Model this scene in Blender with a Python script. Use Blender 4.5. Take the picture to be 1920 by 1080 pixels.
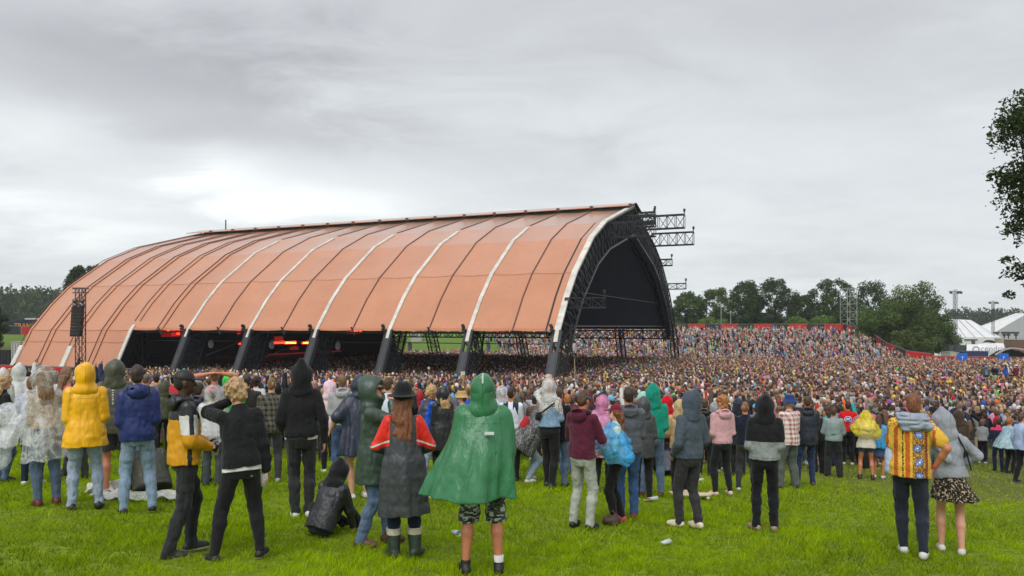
import bpy, bmesh, math, random
import numpy as np
from mathutils import Vector, Matrix
R = math.radians
PI = math.pi

# ---------------------------------------------------------------- camera, world, sun, exposure
for o in list(bpy.data.objects):
    bpy.data.objects.remove(o)
SC = bpy.context.scene
COL = SC.collection
SC.view_settings.view_transform = 'Standard'
SC.view_settings.look = 'None'
SC.view_settings.exposure = 0.55
SC.view_settings.gamma = 1.0
SC.view_settings.use_curve_mapping = False

FPX = 1400.0          # focal length of the photograph in its own pixels
HOR = 612.0           # row of the horizon
cam_data = bpy.data.cameras.new('camera')
cam_data.sensor_width = 36.0
cam_data.lens = 36.0 * FPX / 1920.0
cam_data.shift_y = (HOR - 540.0) / 1920.0
cam_data.clip_start = 0.1
cam_data.clip_end = 5000.0
cam = bpy.data.objects.new('camera', cam_data)
COL.objects.link(cam)
cam.location = (0, 0, 0)
cam.rotation_euler = (R(90), 0, 0)
SC.camera = cam

SUN_EL, SUN_AZ = R(52), R(200)     # azimuth clockwise from +Y: behind the camera, a little to its left
world = bpy.data.worlds.new('World')
SC.world = world
world.use_nodes = True
wn, wl = world.node_tree.nodes, world.node_tree.links
wn.clear()
w_out = wn.new('ShaderNodeOutputWorld')
w_bg = wn.new('ShaderNodeBackground')
w_sky = wn.new('ShaderNodeTexSky')
w_sky.sky_type = 'NISHITA'
w_sky.sun_disc = False
w_sky.sun_elevation = SUN_EL
w_sky.sun_rotation = SUN_AZ
w_sky.air_density = 1.5
w_sky.dust_density = 4.0
w_tc = wn.new('ShaderNodeTexCoord')


def wmath(op, a, b=None, c=None):
    n = wn.new('ShaderNodeMath')
    n.operation = op
    for i, v in enumerate((a, b, c)):
        if v is None:
            continue
        if isinstance(v, (int, float)):
            n.inputs[i].default_value = v
        else:
            wl.new(v, n.inputs[i])
    return n.outputs[0]


w_sep = wn.new('ShaderNodeSeparateXYZ')
wl.new(w_tc.outputs['Generated'], w_sep.inputs[0])
DX, DY, DZ = w_sep.outputs
# a flat overcast layer overhead, seen in perspective: direction projected on a plane
zz = wmath('ADD', wmath('MAXIMUM', DZ, 0.0), 0.16)
cx_ = wmath('DIVIDE', DX, zz)
cy_ = wmath('DIVIDE', DY, zz)
w_cmb = wn.new('ShaderNodeCombineXYZ')
wl.new(cx_, w_cmb.inputs[0])
wl.new(cy_, w_cmb.inputs[1])


def wnoise(scale, detail, rough, offs, dist=0.0, sx=1.0, sy=1.0, rot=0.0):
    mp = wn.new('ShaderNodeMapping')
    mp.inputs['Location'].default_value = offs
    mp.inputs['Rotation'].default_value = (0, 0, rot)
    mp.inputs['Scale'].default_value = (sx, sy, 1)
    wl.new(w_cmb.outputs[0], mp.inputs[0])
    n = wn.new('ShaderNodeTexNoise')
    n.inputs['Scale'].default_value = scale
    n.inputs['Detail'].default_value = detail
    n.inputs['Roughness'].default_value = rough
    n.inputs['Distortion'].default_value = dist
    wl.new(mp.outputs[0], n.inputs[0])
    return n.outputs[0]


def wblob(az_px, y_px, rx, ry):
    """a soft patch of thinner or thicker cloud in a fixed direction of the sky (radii in tangent units)"""
    ax = (az_px - 960.0) / FPX
    az = (HOR - y_px) / FPX
    tx = wmath('DIVIDE', DX, wmath('MAXIMUM', DY, 0.05))
    tz = wmath('DIVIDE', DZ, wmath('MAXIMUM', DY, 0.05))
    u = wmath('DIVIDE', wmath('SUBTRACT', tx, ax), rx)
    v = wmath('DIVIDE', wmath('SUBTRACT', tz, az), ry)
    u = wmath('ADD', u, wmath('MULTIPLY', wmath('SUBTRACT', n2, 0.5), 3.2))
    v = wmath('ADD', v, wmath('MULTIPLY', wmath('SUBTRACT', n1, 0.5), 3.0))
    r2 = wmath('ADD', wmath('MULTIPLY', u, u), wmath('MULTIPLY', v, v))
    g = wmath('EXPONENT', wmath('MULTIPLY', r2, -1.0))
    return wmath('MULTIPLY', g, wmath('GREATER_THAN', DY, 0.05))


n1 = wnoise(0.9, 6, 0.55, (3.1, 1.7, 0), 0.5, rot=R(-32), sx=0.8)
n2 = wnoise(2.6, 7, 0.6, (7.7, 4.2, 0), 0.7, rot=R(-28), sx=0.7)
SKY_PATCHES = [(470, 335, .13, .040, .20), (650, 378, .14, .03, .20), (420, 300, .06, .02, .12), (90, 250, .12, .03, .12), (40, 300, .15, .07, .16), (250, 400, .22, .05, .06), (1150, 230, .30, .10, .06),
               (240, 100, .26, .06, -.19), (520, 180, .26, .055, -.22), (640, 260, .20, .03, -.12), (60, 40, .20, .05, -.12), (330, 255, .10, .02, -.10),
               (1000, 60, .20, .12, -.07), (1500, 100, .28, .10, -.05), (170, 440, .30, .06, .06), (1600, 450, .5, .12, .06)]
val = wmath('ADD', wmath('MULTIPLY', wmath('SUBTRACT', n1, 0.5), 0.42), wmath('MULTIPLY', wmath('SUBTRACT', n2, 0.5), 0.36))
for (a_, b_, rx_, ry_, s_) in SKY_PATCHES:
    val = wmath('ADD', val, wmath('MULTIPLY', wblob(a_, b_, rx_, ry_), s_))
# lower sky is thinner and brighter
hz = wmath('MULTIPLY', wmath('EXPONENT', wmath('MULTIPLY', wmath('ABSOLUTE', DZ), -4.2)), 0.22)
val = wmath('ADD', wmath('ADD', val, hz), 0.46)
ramp = wn.new('ShaderNodeValToRGB')
wl.new(val, ramp.inputs[0])
el = ramp.color_ramp.elements
el[0].position = 0.10; el[0].color = (0.30, 0.305, 0.325, 1)
el[1].position = 1.0; el[1].color = (0.90, 0.925, 0.935, 1)
e = el.new(0.35); e.color = (0.44, 0.452, 0.478, 1)
e = el.new(0.55); e.color = (0.535, 0.563, 0.585, 1)
e = el.new(0.75); e.color = (0.635, 0.668, 0.680, 1)
SKY_GAIN = 0.93
w_sc = wn.new('ShaderNodeMixRGB'); w_sc.blend_type = 'MULTIPLY'
w_sc.inputs[0].default_value = 1.0
wl.new(w_sky.outputs[0], w_sc.inputs[1]); w_sc.inputs[2].default_value = (0.10, 0.10, 0.10, 1)
w_mix = wn.new('ShaderNodeMixRGB'); w_mix.inputs[0].default_value = 0.96   # thick overcast over the clear sky
wl.new(w_sc.outputs[0], w_mix.inputs[1])
wl.new(ramp.outputs[0], w_mix.inputs[2])
wl.new(w_mix.outputs[0], w_bg.inputs[0])
w_bg.inputs[1].default_value = SKY_GAIN
wl.new(w_bg.outputs[0], w_out.inputs[0])

sun_d = bpy.data.lights.new('sun', 'SUN')
sun_d.energy = 1.5
sun_d.angle = R(45)
sun_d.color = (1.0, 0.965, 0.92)
sun = bpy.data.objects.new('sun', sun_d)
COL.objects.link(sun)
sdir = Vector((math.sin(SUN_AZ) * math.cos(SUN_EL), math.cos(SUN_AZ) * math.cos(SUN_EL), math.sin(SUN_EL)))
sun.rotation_euler = sdir.to_track_quat('Z', 'Y').to_euler()
SC.cycles.max_bounces = 5
SC.cycles.diffuse_bounces = 3
SC.cycles.glossy_bounces = 2
SC.cycles.transmission_bounces = 4
SC.cycles.transparent_max_bounces = 12
SC.cycles.volume_bounces = 0
SC.cycles.sample_clamp_indirect = 4.0

# ---------------------------------------------------------------- terrain and pixel helpers
CY = np.array([-80, 0, 6, 9, 12, 15, 18, 23, 27, 33, 45, 60, 80, 105, 900.])
CZ = np.array([-1.6, -1.9, -2.2, -2.45, -2.68, -2.98, -3.25, -3.85, -4.25, -4.65, -5.1, -5.6, -5.95, -6.1, -6.1])
AX, AY = -0.923, 0.384      # direction of the big tent's ridge
PX_, PY_ = 0.384, 0.923     # across the tent
N0 = (3.6, 59.0)            # foot of its nearest arch


def smooth(t):
    t = np.clip(t, 0, 1)
    return t * t * (3 - 2 * t)


def ut(x, y):
    dx, dy = x - N0[0], y - N0[1]
    return dx * PX_ + dy * PY_, dx * AX + dy * AY


def ground(x, y):
    x = np.asarray(x, float); y = np.asarray(y, float)
    c = np.interp(y, CY, CZ)
    for d in (1.0,):
        c = (np.interp(y - d, CY, CZ) + c + np.interp(y + d, CY, CZ)) / 3
    xs = 20 * np.tanh(x / 20)
    c = c - 0.042 * xs * (1 - smooth((y - 30) / 30))
    u, t = ut(x, y)
    right = 1 - smooth((-t - 24 - 0.10 * (95 - np.clip(u, 50, 110))) / 11)
    bank = smooth((u - 54) / 48) * right
    left = smooth((t - 68) / 30) * 1.05
    k = np.maximum(bank, left)
    return c + k * 4.6


def ray(px, Y, z=None, py=None):
    """world point seen at photo pixel px (and py) at depth Y"""
    X = (px - 960.0) / FPX * Y
    if py is not None:
        return Vector((X, Y, (HOR - py) / FPX * Y))
    return Vector((X, Y, float(ground(X, Y)) if z is None else z))


def foot(px, py):
    lo, hi = 3.0, 70.0
    v = (py - HOR) / FPX
    for _ in range(50):
        m = (lo + hi) / 2
        if float(ground((px - 960) / FPX * m, m)) < -v * m:
            lo = m
        else:
            hi = m
    return ray(px, lo)


# ---------------------------------------------------------------- object helpers
def tag(o, label=None, cat=None, group=None, kind=None):
    if label: o['label'] = label
    if cat: o['category'] = cat
    if group: o['group'] = group
    if kind: o['kind'] = kind
    return o


def empty(name, loc=(0, 0, 0), rz=0.0, label=None, cat=None, group=None):
    o = bpy.data.objects.new(name, None)
    COL.objects.link(o)
    o.location = loc
    o.rotation_euler = (0, 0, rz)
    o.empty_display_size = 0.2
    return tag(o, label, cat, group)


def link(name, me, mats, parent=None, smooth_=False):
    if not isinstance(mats, (list, tuple)):
        mats = [mats]
    for m in mats:
        me.materials.append(m)
    if smooth_ and len(me.polygons):
        me.polygons.foreach_set('use_smooth', np.ones(len(me.polygons), bool))
    o = bpy.data.objects.new(name, me)
    COL.objects.link(o)
    if parent is not None:
        o.parent = parent
    return o


def np_mesh(name, V, F, mi=None):
    """V (n,3), F (m,k) int array, all faces with the same number of corners"""
    V = np.asarray(V, np.float32); F = np.asarray(F, np.int32)
    me = bpy.data.meshes.new(name)
    me.vertices.add(len(V))
    me.vertices.foreach_set('co', V.ravel())
    k = F.shape[1]
    me.loops.add(F.size)
    me.loops.foreach_set('vertex_index', F.ravel())
    me.polygons.add(len(F))
    me.polygons.foreach_set('loop_start', np.arange(0, F.size, k, dtype=np.int32))
    me.polygons.foreach_set('loop_total', np.full(len(F), k, np.int32))
    if mi is not None:
        me.polygons.foreach_set('material_index', np.asarray(mi, np.int32))
    me.update(calc_edges=True)
    return me


class MB:
    """collects quads for one mesh object"""
    def __init__(s):
        s.v = []; s.f = []; s.m = []

    def quad(s, pts, m=0):
        n = len(s.v); s.v += [tuple(p) for p in pts]; s.f.append([n + i for i in range(len(pts))]); s.m.append(m)

    def box(s, c, d, rz=0.0, m=0, mat=None):
        cx, cy, cz = c; hx, hy, hz = d[0] / 2, d[1] / 2, d[2] / 2
        ca, sa = math.cos(rz), math.sin(rz)
        n = len(s.v)
        for x, y, z in ((-hx, -hy, -hz), (hx, -hy, -hz), (hx, hy, -hz), (-hx, hy, -hz), (-hx, -hy, hz), (hx, -hy, hz), (hx, hy, hz), (-hx, hy, hz)):
            s.v.append((cx + x * ca - y * sa, cy + x * sa + y * ca, cz + z))
        for f in ((0, 3, 2, 1), (4, 5, 6, 7), (0, 1, 5, 4), (1, 2, 6, 5), (2, 3, 7, 6), (3, 0, 4, 7)):
            s.f.append([n + i for i in f]); s.m.append(m)

    def bar(s, a, b, w, h=None, m=0, n=4, w2=None):
        """a bar (n-sided) from a to b"""
        a = Vector(a); b = Vector(b); d = (b - a)
        if d.length < 1e-6: return
        d.normalize()
        up = Vector((0, 0, 1)) if abs(d.z) < 0.95 else Vector((0, 1, 0))
        x = d.cross(up).normalized(); y = x.cross(d).normalized()
        h = w if h is None else h
        k = len(s.v)
        w2 = 1.0 if w2 is None else w2
        for p, sc in ((a, 1.0), (b, w2)):
            for i in range(n):
                t = 2 * PI * (i + 0.5) / n
                q = math.sqrt(2) / 2 if n == 4 else 0.5
                s.v.append(tuple(p + x * (math.cos(t) * w * q * sc) + y * (math.sin(t) * h * q * sc)))
        for i in range(n):
            j = (i + 1) % n
            s.f.append([k + i, k + j, k + n + j, k + n + i]); s.m.append(m)
        s.f.append([k + i for i in range(n)][::-1]); s.m.append(m)
        s.f.append([k + n + i for i in range(n)]); s.m.append(m)

    def truss(s, a, b, w, h, side, up, seg=None, cw=0.08, dw=0.045, m=0):
        """square lattice girder from a to b; side and up are unit vectors, a and b lie on its centre line"""
        a = Vector(a); b = Vector(b); side = Vector(side); up = Vector(up)
        L = (b - a).length
        n = seg or max(1, round(L / max(w, h)))
        cs = [side * (i * w / 2) + up * (j * h / 2) for i, j in ((-1, -1), (1, -1), (1, 1), (-1, 1))]
        for c in cs:
            s.bar(a + c, b + c, cw, m=m)
        for k in range(n + 1):
            p = a.lerp(b, k / n)
            for i in range(4):
                s.bar(p + cs[i], p + cs[(i + 1) % 4], dw, m=m)
            if k < n:
                q = a.lerp(b, (k + 1) / n)
                for i in range(4):
                    if k % 2 == 0:
                        s.bar(p + cs[i], q + cs[(i + 1) % 4], dw, m=m)
                    else:
                        s.bar(p + cs[(i + 1) % 4], q + cs[i], dw, m=m)

    def lathe(s, c, prof, n=16, m=0, axis=None):
        """prof: (r, z) rows, about the vertical axis through c"""
        k = len(s.v)
        M = Matrix.Identity(3) if axis is None else Vector(axis).to_track_quat('Z', 'Y').to_matrix()
        c = Vector(c)
        for r, z in prof:
            for i in range(n):
                t = 2 * PI * i / n
                s.v.append(tuple(c + M @ Vector((r * math.cos(t), r * math.sin(t), z))))
        for j in range(len(prof) - 1):
            for i in range(n):
                i2 = (i + 1) % n
                s.f.append([k + j * n + i, k + j * n + i2, k + (j + 1) * n + i2, k + (j + 1) * n + i]); s.m.append(m)

    def build(s, name, mats, parent=None, smooth_=False):
        me = bpy.data.meshes.new(name)
        me.from_pydata(s.v, [], s.f)
        me.polygons.foreach_set('material_index', np.array(s.m, np.int32))
        me.update()
        return link(name, me, mats, parent, smooth_)


# ---------------------------------------------------------------- materials
def srgb(r, g, b):
    return tuple(((c / 255) / 12.92 if c / 255 <= 0.04045 else ((c / 255 + 0.055) / 1.055) ** 2.4) for c in (r, g, b))


class NT:
    def __init__(s, name):
        s.m = bpy.data.materials.new(name); s.m.use_nodes = True
        s.n = s.m.node_tree.nodes; s.l = s.m.node_tree.links
        s.n.clear()
        s.out = s.n.new('ShaderNodeOutputMaterial')
        s.p = s.n.new('ShaderNodeBsdfPrincipled')
        s.l.new(s.p.outputs[0], s.out.inputs[0])
        s.tc = s.n.new('ShaderNodeTexCoord')
        s.co = s.tc.outputs['Object']

    def setv(s, sock, v):
        if isinstance(v, bpy.types.NodeSocket):
            s.l.new(v, sock)
        elif isinstance(v, (tuple, list)) and len(v) == 3 and sock.type == 'RGBA':
            sock.default_value = (*v, 1)
        else:
            sock.default_value = v

    def P(s, **k):
        for a, v in k.items():
            s.setv(s.p.inputs[a.replace('_', ' ')], v)
        return s

    def mapping(s, scale=(1, 1, 1), rot=(0, 0, 0), loc=(0, 0, 0), src=None):
        n = s.n.new('ShaderNodeMapping')
        n.inputs['Scale'].default_value = scale
        n.inputs['Rotation'].default_value = rot
        n.inputs['Location'].default_value = loc
        s.l.new(src or s.co, n.inputs[0])
        return n.outputs[0]

    def noise(s, scale, detail=4, rough=0.55, src=None, dist=0.0):
        n = s.n.new('ShaderNodeTexNoise')
        n.inputs['Scale'].default_value = scale; n.inputs['Detail'].default_value = detail
        n.inputs['Roughness'].default_value = rough; n.inputs['Distortion'].default_value = dist
        s.l.new(src or s.co, n.inputs[0])
        return n.outputs[0]

    def voronoi(s, scale, feature='F1', out=0, src=None, rnd=1.0):
        n = s.n.new('ShaderNodeTexVoronoi'); n.feature = feature
        n.inputs['Scale'].default_value = scale
        n.inputs['Randomness'].default_value = rnd
        s.l.new(src or s.co, n.inputs[0])
        return n.outputs[out]

    def ramp(s, fac, stops, interp='LINEAR'):
        n = s.n.new('ShaderNodeValToRGB')
        n.color_ramp.interpolation = interp
        e = n.color_ramp.elements
        while len(e) < len(stops):
            e.new(0.5)
        for i, (p, c) in enumerate(stops):
            e[i].position = p
            e[i].color = (c, c, c, 1) if isinstance(c, (int, float)) else (*c, 1)
        s.l.new(fac, n.inputs[0])
        return n.outputs[0]

    def mix(s, fac, a, b, mode='MIX'):
        n = s.n.new('ShaderNodeMixRGB'); n.blend_type = mode
        s.setv(n.inputs[0], fac); s.setv(n.inputs[1], a); s.setv(n.inputs[2], b)
        return n.outputs[0]

    def math(s, op, a, b=0.0, c=None):
        n = s.n.new('ShaderNodeMath'); n.operation = op
        s.setv(n.inputs[0], a); s.setv(n.inputs[1], b)
        if c is not None: s.setv(n.inputs[2], c)
        return n.outputs[0]

    def sep(s, src=None):
        n = s.n.new('ShaderNodeSeparateXYZ'); s.l.new(src or s.co, n.inputs[0]); return n.outputs

    def attr(s, name):
        n = s.n.new('ShaderNodeAttribute'); n.attribute_name = name; return n.outputs

    def bump(s, h, strength=0.3, dist=0.02):
        n = s.n.new('ShaderNodeBump'); n.inputs['Strength'].default_value = strength; n.inputs['Distance'].default_value = dist
        s.l.new(h, n.inputs['Height']); s.l.new(n.outputs[0], s.p.inputs['Normal']); return s


MATS = {}


def simple(name, col, rough=0.6, metal=0.0, var=0.12, vscale=6.0, bump=0.0, spec=0.5, emit=None, estr=0.0):
    if name in MATS: return MATS[name]
    t = NT(name)
    nz = t.noise(vscale, 5)
    dark = tuple(c * (1 - var) for c in col); lite = tuple(min(1, c * (1 + var)) for c in col)
    t.P(Base_Color=t.ramp(nz, [(0.3, dark), (0.7, lite)]), Roughness=rough, Metallic=metal)
    t.p.inputs['Specular IOR Level'].default_value = spec
    if bump: t.bump(nz, bump, 0.02)
    if emit:
        t.P(Emission_Color=emit, Emission_Strength=estr)
    MATS[name] = t.m
    return t.m
# ---------------------------------------------------------------- organic surfaces: a distance field on a grid, meshed with surface nets
def _lat(n, f, x, rng_n):
    q = x * f; q = q - q.min() + 0.01
    i = np.floor(q).astype(int); fr = q - i; fr = fr * fr * (3 - 2 * fr)
    W = np.zeros((len(x), i.max() + 2), np.float32)
    W[np.arange(len(x)), i] = 1 - fr; W[np.arange(len(x)), i + 1] += fr
    return W


def gnoise(xs, ys, zs, f, rs):
    """smooth noise in -1..1 on a grid, f = cells per metre on each axis"""
    Wx, Wy, Wz = _lat(0, f[0], xs, 0), _lat(0, f[1], ys, 0), _lat(0, f[2], zs, 0)
    L = (rs.rand(Wx.shape[1], Wy.shape[1], Wz.shape[1]).astype(np.float32) * 2 - 1)
    A = np.tensordot(Wx, L, (1, 0)); A = np.tensordot(A, Wy, (1, 1)); A = np.tensordot(A, Wz, (1, 1))
    return A


class Field:
    def __init__(s, lo, hi, res):
        s.res = res
        lo = np.array(lo) - 2 * res; hi = np.array(hi) + 2 * res
        s.ax = [np.arange(lo[i], hi[i] + res, res, dtype=np.float32) for i in range(3)]
        s.F = np.full([len(a) for a in s.ax], 0.3, np.float32)

    def sl(s, lo, hi):
        out = []
        for i in range(3):
            a = s.ax[i]
            i0 = max(0, int(np.searchsorted(a, lo[i]))); i1 = min(len(a), int(np.searchsorted(a, hi[i])) + 1)
            if i1 - i0 < 1: return None
            out.append(slice(i0, i1))
        return tuple(out)

    def grid(s, S):
        return (s.ax[0][S[0]][:, None, None], s.ax[1][S[1]][None, :, None], s.ax[2][S[2]][None, None, :])

    def comb(s, S, d, op, k):
        A = s.F[S]
        if op == 'add':
            if k > 0:
                h = np.maximum(k - np.abs(A - d), 0) / k
                s.F[S] = np.minimum(A, d) - h * h * k * 0.25
            else:
                s.F[S] = np.minimum(A, d)
        elif op == 'sub':
            if k > 0:
                h = np.maximum(k - np.abs(A + d), 0) / k
                s.F[S] = np.maximum(A, -d) + h * h * k * 0.25
            else:
                s.F[S] = np.maximum(A, -d)

    def cap(s, a, b, ra, rb=None, k=0.03, op='add', sq=None):
        """tapered capsule; sq = (axis vector, factor) flattens it across that axis"""
        rb = ra if rb is None else rb
        a = np.array(a, float); b = np.array(b, float)
        r = max(ra, rb) + 0.06 + k
        S = s.sl(np.minimum(a, b) - r, np.maximum(a, b) + r)
        if S is None: return
        X, Y, Z = s.grid(S)
        ba = b - a; L2 = max(float(ba @ ba), 1e-9)
        px, py, pz = X - a[0], Y - a[1], Z - a[2]
        t = np.clip((px * ba[0] + py * ba[1] + pz * ba[2]) / L2, 0, 1)
        dx, dy, dz = px - ba[0] * t, py - ba[1] * t, pz - ba[2] * t
        d2 = dx * dx + dy * dy + dz * dz
        if sq is not None:
            n = np.array(sq[0], float); n /= np.linalg.norm(n)
            c = dx * n[0] + dy * n[1] + dz * n[2]
            d2 = d2 + c * c * (sq[1] ** 2 - 1)
        s.comb(S, np.sqrt(d2) - (ra + (rb - ra) * t), op, k)

    def ell(s, c, r, M=None, k=0.03, op='add', o=None):
        c = np.array(c, float)
        rr = max(r) + 0.06 + k
        if o is not None:
            c = M @ (c - o) + o
        S = s.sl(c - rr, c + rr)
        if S is None: return
        X, Y, Z = s.grid(S)
        px, py, pz = X - c[0], Y - c[1], Z - c[2]
        if M is not None:
            A = M.T
            px, py, pz = (A[0, 0] * px + A[0, 1] * py + A[0, 2] * pz, A[1, 0] * px + A[1, 1] * py + A[1, 2] * pz, A[2, 0] * px + A[2, 1] * py + A[2, 2] * pz)
        q = np.sqrt((px / r[0]) ** 2 + (py / r[1]) ** 2 + (pz / r[2]) ** 2)
        g = np.sqrt((px / r[0] ** 2) ** 2 + (py / r[1] ** 2) ** 2 + (pz / r[2] ** 2) ** 2) + 1e-6
        s.comb(S, q * (q - 1) / g, op, k)

    def loft(s, rows, M=None, o=None, k=0.03, op='add', folds=None, flat=True, soft=1):
        """rows (z, cx, cy, rx, ry) bottom to top; folds = (count, amp at bottom, amp at top, phase)"""
        rows = np.array(sorted(rows), float)
        for _ in range(soft):
            q = np.vstack([rows[:1]] + [np.stack([rows[i] * .75 + rows[i + 1] * .25, rows[i] * .25 + rows[i + 1] * .75]) for i in range(len(rows) - 1)] + [rows[-1:]])
            rows = q
        z0, z1 = rows[0, 0], rows[-1, 0]
        rm = max(rows[:, 3:].max() + np.abs(rows[:, 1:3]).max(), 0) + 0.08
        c = np.array([[x, y, z] for x in (-rm, rm) for y in (-rm, rm) for z in (z0 - .06, z1 + .06)])
        if M is not None:
            c = (c - o) @ M.T + o
        S = s.sl(c.min(0), c.max(0))
        if S is None: return
        X, Y, Z = s.grid(S)
        if M is not None:
            A = M.T
            px, py, pz = X - o[0], Y - o[1], Z - o[2]
            X, Y, Z = (A[0, 0] * px + A[0, 1] * py + A[0, 2] * pz + o[0], A[1, 0] * px + A[1, 1] * py + A[1, 2] * pz + o[1], A[2, 0] * px + A[2, 1] * py + A[2, 2] * pz + o[2])
        ip = lambda j: np.interp(Z, rows[:, 0], rows[:, j]).astype(np.float32)
        dx, dy, rx, ry = X - ip(1), Y - ip(2), ip(3), ip(4)
        q = np.sqrt((dx / rx) ** 2 + (dy / ry) ** 2)
        if folds:
            th = np.arctan2(dy / ry, dx / rx)
            f = np.clip((Z - z0) / (z1 - z0), 0, 1)
            am = folds[1] * (1 - f) + folds[2] * f
            w = np.sin(folds[0] * th + folds[3]) + 0.5 * np.sin((folds[0] * 2 + 1) * th + 2.1 * folds[3] + 3 * f) + .35 * np.sin((folds[0] - 2) * th + folds[3] * 3.3)
            q = q / (1 + am * w * 0.6)
        d = (q - 1) * np.minimum(rx, ry)
        d = np.where(q < 1e-3, -np.minimum(rx, ry), d)
        e = np.maximum(z0 - Z, Z - z1)
        d = np.maximum(d, e)
        s.comb(S, d.astype(np.float32), op, k)

    def clip(s, n, c):
        """keep the side where n.p < c"""
        X, Y, Z = s.ax[0][:, None, None], s.ax[1][None, :, None], s.ax[2][None, None, :]
        s.F = np.maximum(s.F, X * n[0] + Y * n[1] + Z * n[2] - c)

    def wrinkle(s, amp, f, rs, mask=None, crease=False):
        N = gnoise(*s.ax, f, rs)
        if crease: N = (.5 - 2.2 * np.abs(N)) * .8
        if mask is not None: N = N * mask(s.ax[0][:, None, None], s.ax[1][None, :, None], s.ax[2][None, None, :])
        s.F += amp * N

    def mesh(s, name):
        F = s.F
        I = F < 0
        nx, ny, nz = F.shape
        c = [(0, 0, 0), (1, 0, 0), (0, 1, 0), (1, 1, 0), (0, 0, 1), (1, 0, 1), (0, 1, 1), (1, 1, 1)]
        cnt = np.zeros((nx - 1, ny - 1, nz - 1), np.int8)
        for a, b, d in c:
            cnt += I[a:nx - 1 + a, b:ny - 1 + b, d:nz - 1 + d]
        act = (cnt > 0) & (cnt < 8)
        idx = np.full(act.shape, -1, np.int32)
        ii = np.argwhere(act)
        if len(ii) == 0: return None
        idx[act] = np.arange(len(ii))
        vals = [F[ii[:, 0] + a, ii[:, 1] + b, ii[:, 2] + d] for a, b, d in c]
        acc = np.zeros((len(ii), 3), np.float32); n = np.zeros(len(ii), np.float32)
        for e0, e1 in ((0, 1), (2, 3), (4, 5), (6, 7), (0, 2), (1, 3), (4, 6), (5, 7), (0, 4), (1, 5), (2, 6), (3, 7)):
            v0, v1 = vals[e0], vals[e1]
            m = (v0 < 0) != (v1 < 0)
            t = np.where(m, v0 / np.where(m, v0 - v1, 1), 0)
            p0 = np.array(c[e0], np.float32); p1 = np.array(c[e1], np.float32)
            acc += np.where(m[:, None], p0 + (p1 - p0) * t[:, None], 0); n += m
        V = (ii + acc / n[:, None]) * s.res + np.array([a[0] for a in s.ax])
        quads = []
        for ax_ in range(3):
            A = I[1:-1, 1:-1, 1:-1]
            sl0 = [slice(1, -1)] * 3; sl1 = [slice(1, -1)] * 3
            sl0[ax_] = slice(0, -1); sl1[ax_] = slice(1, None)
            a0, a1 = I[tuple(sl0)], I[tuple(sl1)]
            ch = np.argwhere(a0 != a1)
            if len(ch) == 0: continue
            inside = a0[tuple(ch.T)]
            g = ch.copy()
            o1, o2 = [i for i in range(3) if i != ax_]
            g[:, o1] += 1; g[:, o2] += 1      # grid index of the edge's first point
            def cell(d1, d2):
                q = g.copy(); q[:, o1] -= d1; q[:, o2] -= d2
                return idx[q[:, 0], q[:, 1], q[:, 2]]
            Q = np.stack([cell(1, 1), cell(0, 1), cell(0, 0), cell(1, 0)], 1)
            flip = inside if ax_ != 1 else ~inside
            Q = np.where(flip[:, None], Q, Q[:, ::-1])
            quads.append(Q)
        Q = np.vstack(quads)
        Q = Q[(Q >= 0).all(1)]
        return V, Q


def field_obj(fd, name, mats, parent, zone=None):
    r = fd.mesh(name)
    if r is None: return None
    V, Q = r
    mi = None
    if zone is not None:
        c = V[Q].mean(1)
        mi = zone(c[:, 0], c[:, 1], c[:, 2])
    return link(name, np_mesh(name, V, Q, mi), mats, parent, True)


def rotm(pitch=0, roll=0, yaw=0):
    """pitch > 0 leans forward (+y), roll > 0 leans to +x, yaw > 0 turns to the left"""
    e = Matrix.Rotation(R(yaw), 3, 'Z') @ Matrix.Rotation(-R(pitch), 3, 'X') @ Matrix.Rotation(R(roll), 3, 'Y')
    return np.array(e)


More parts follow.
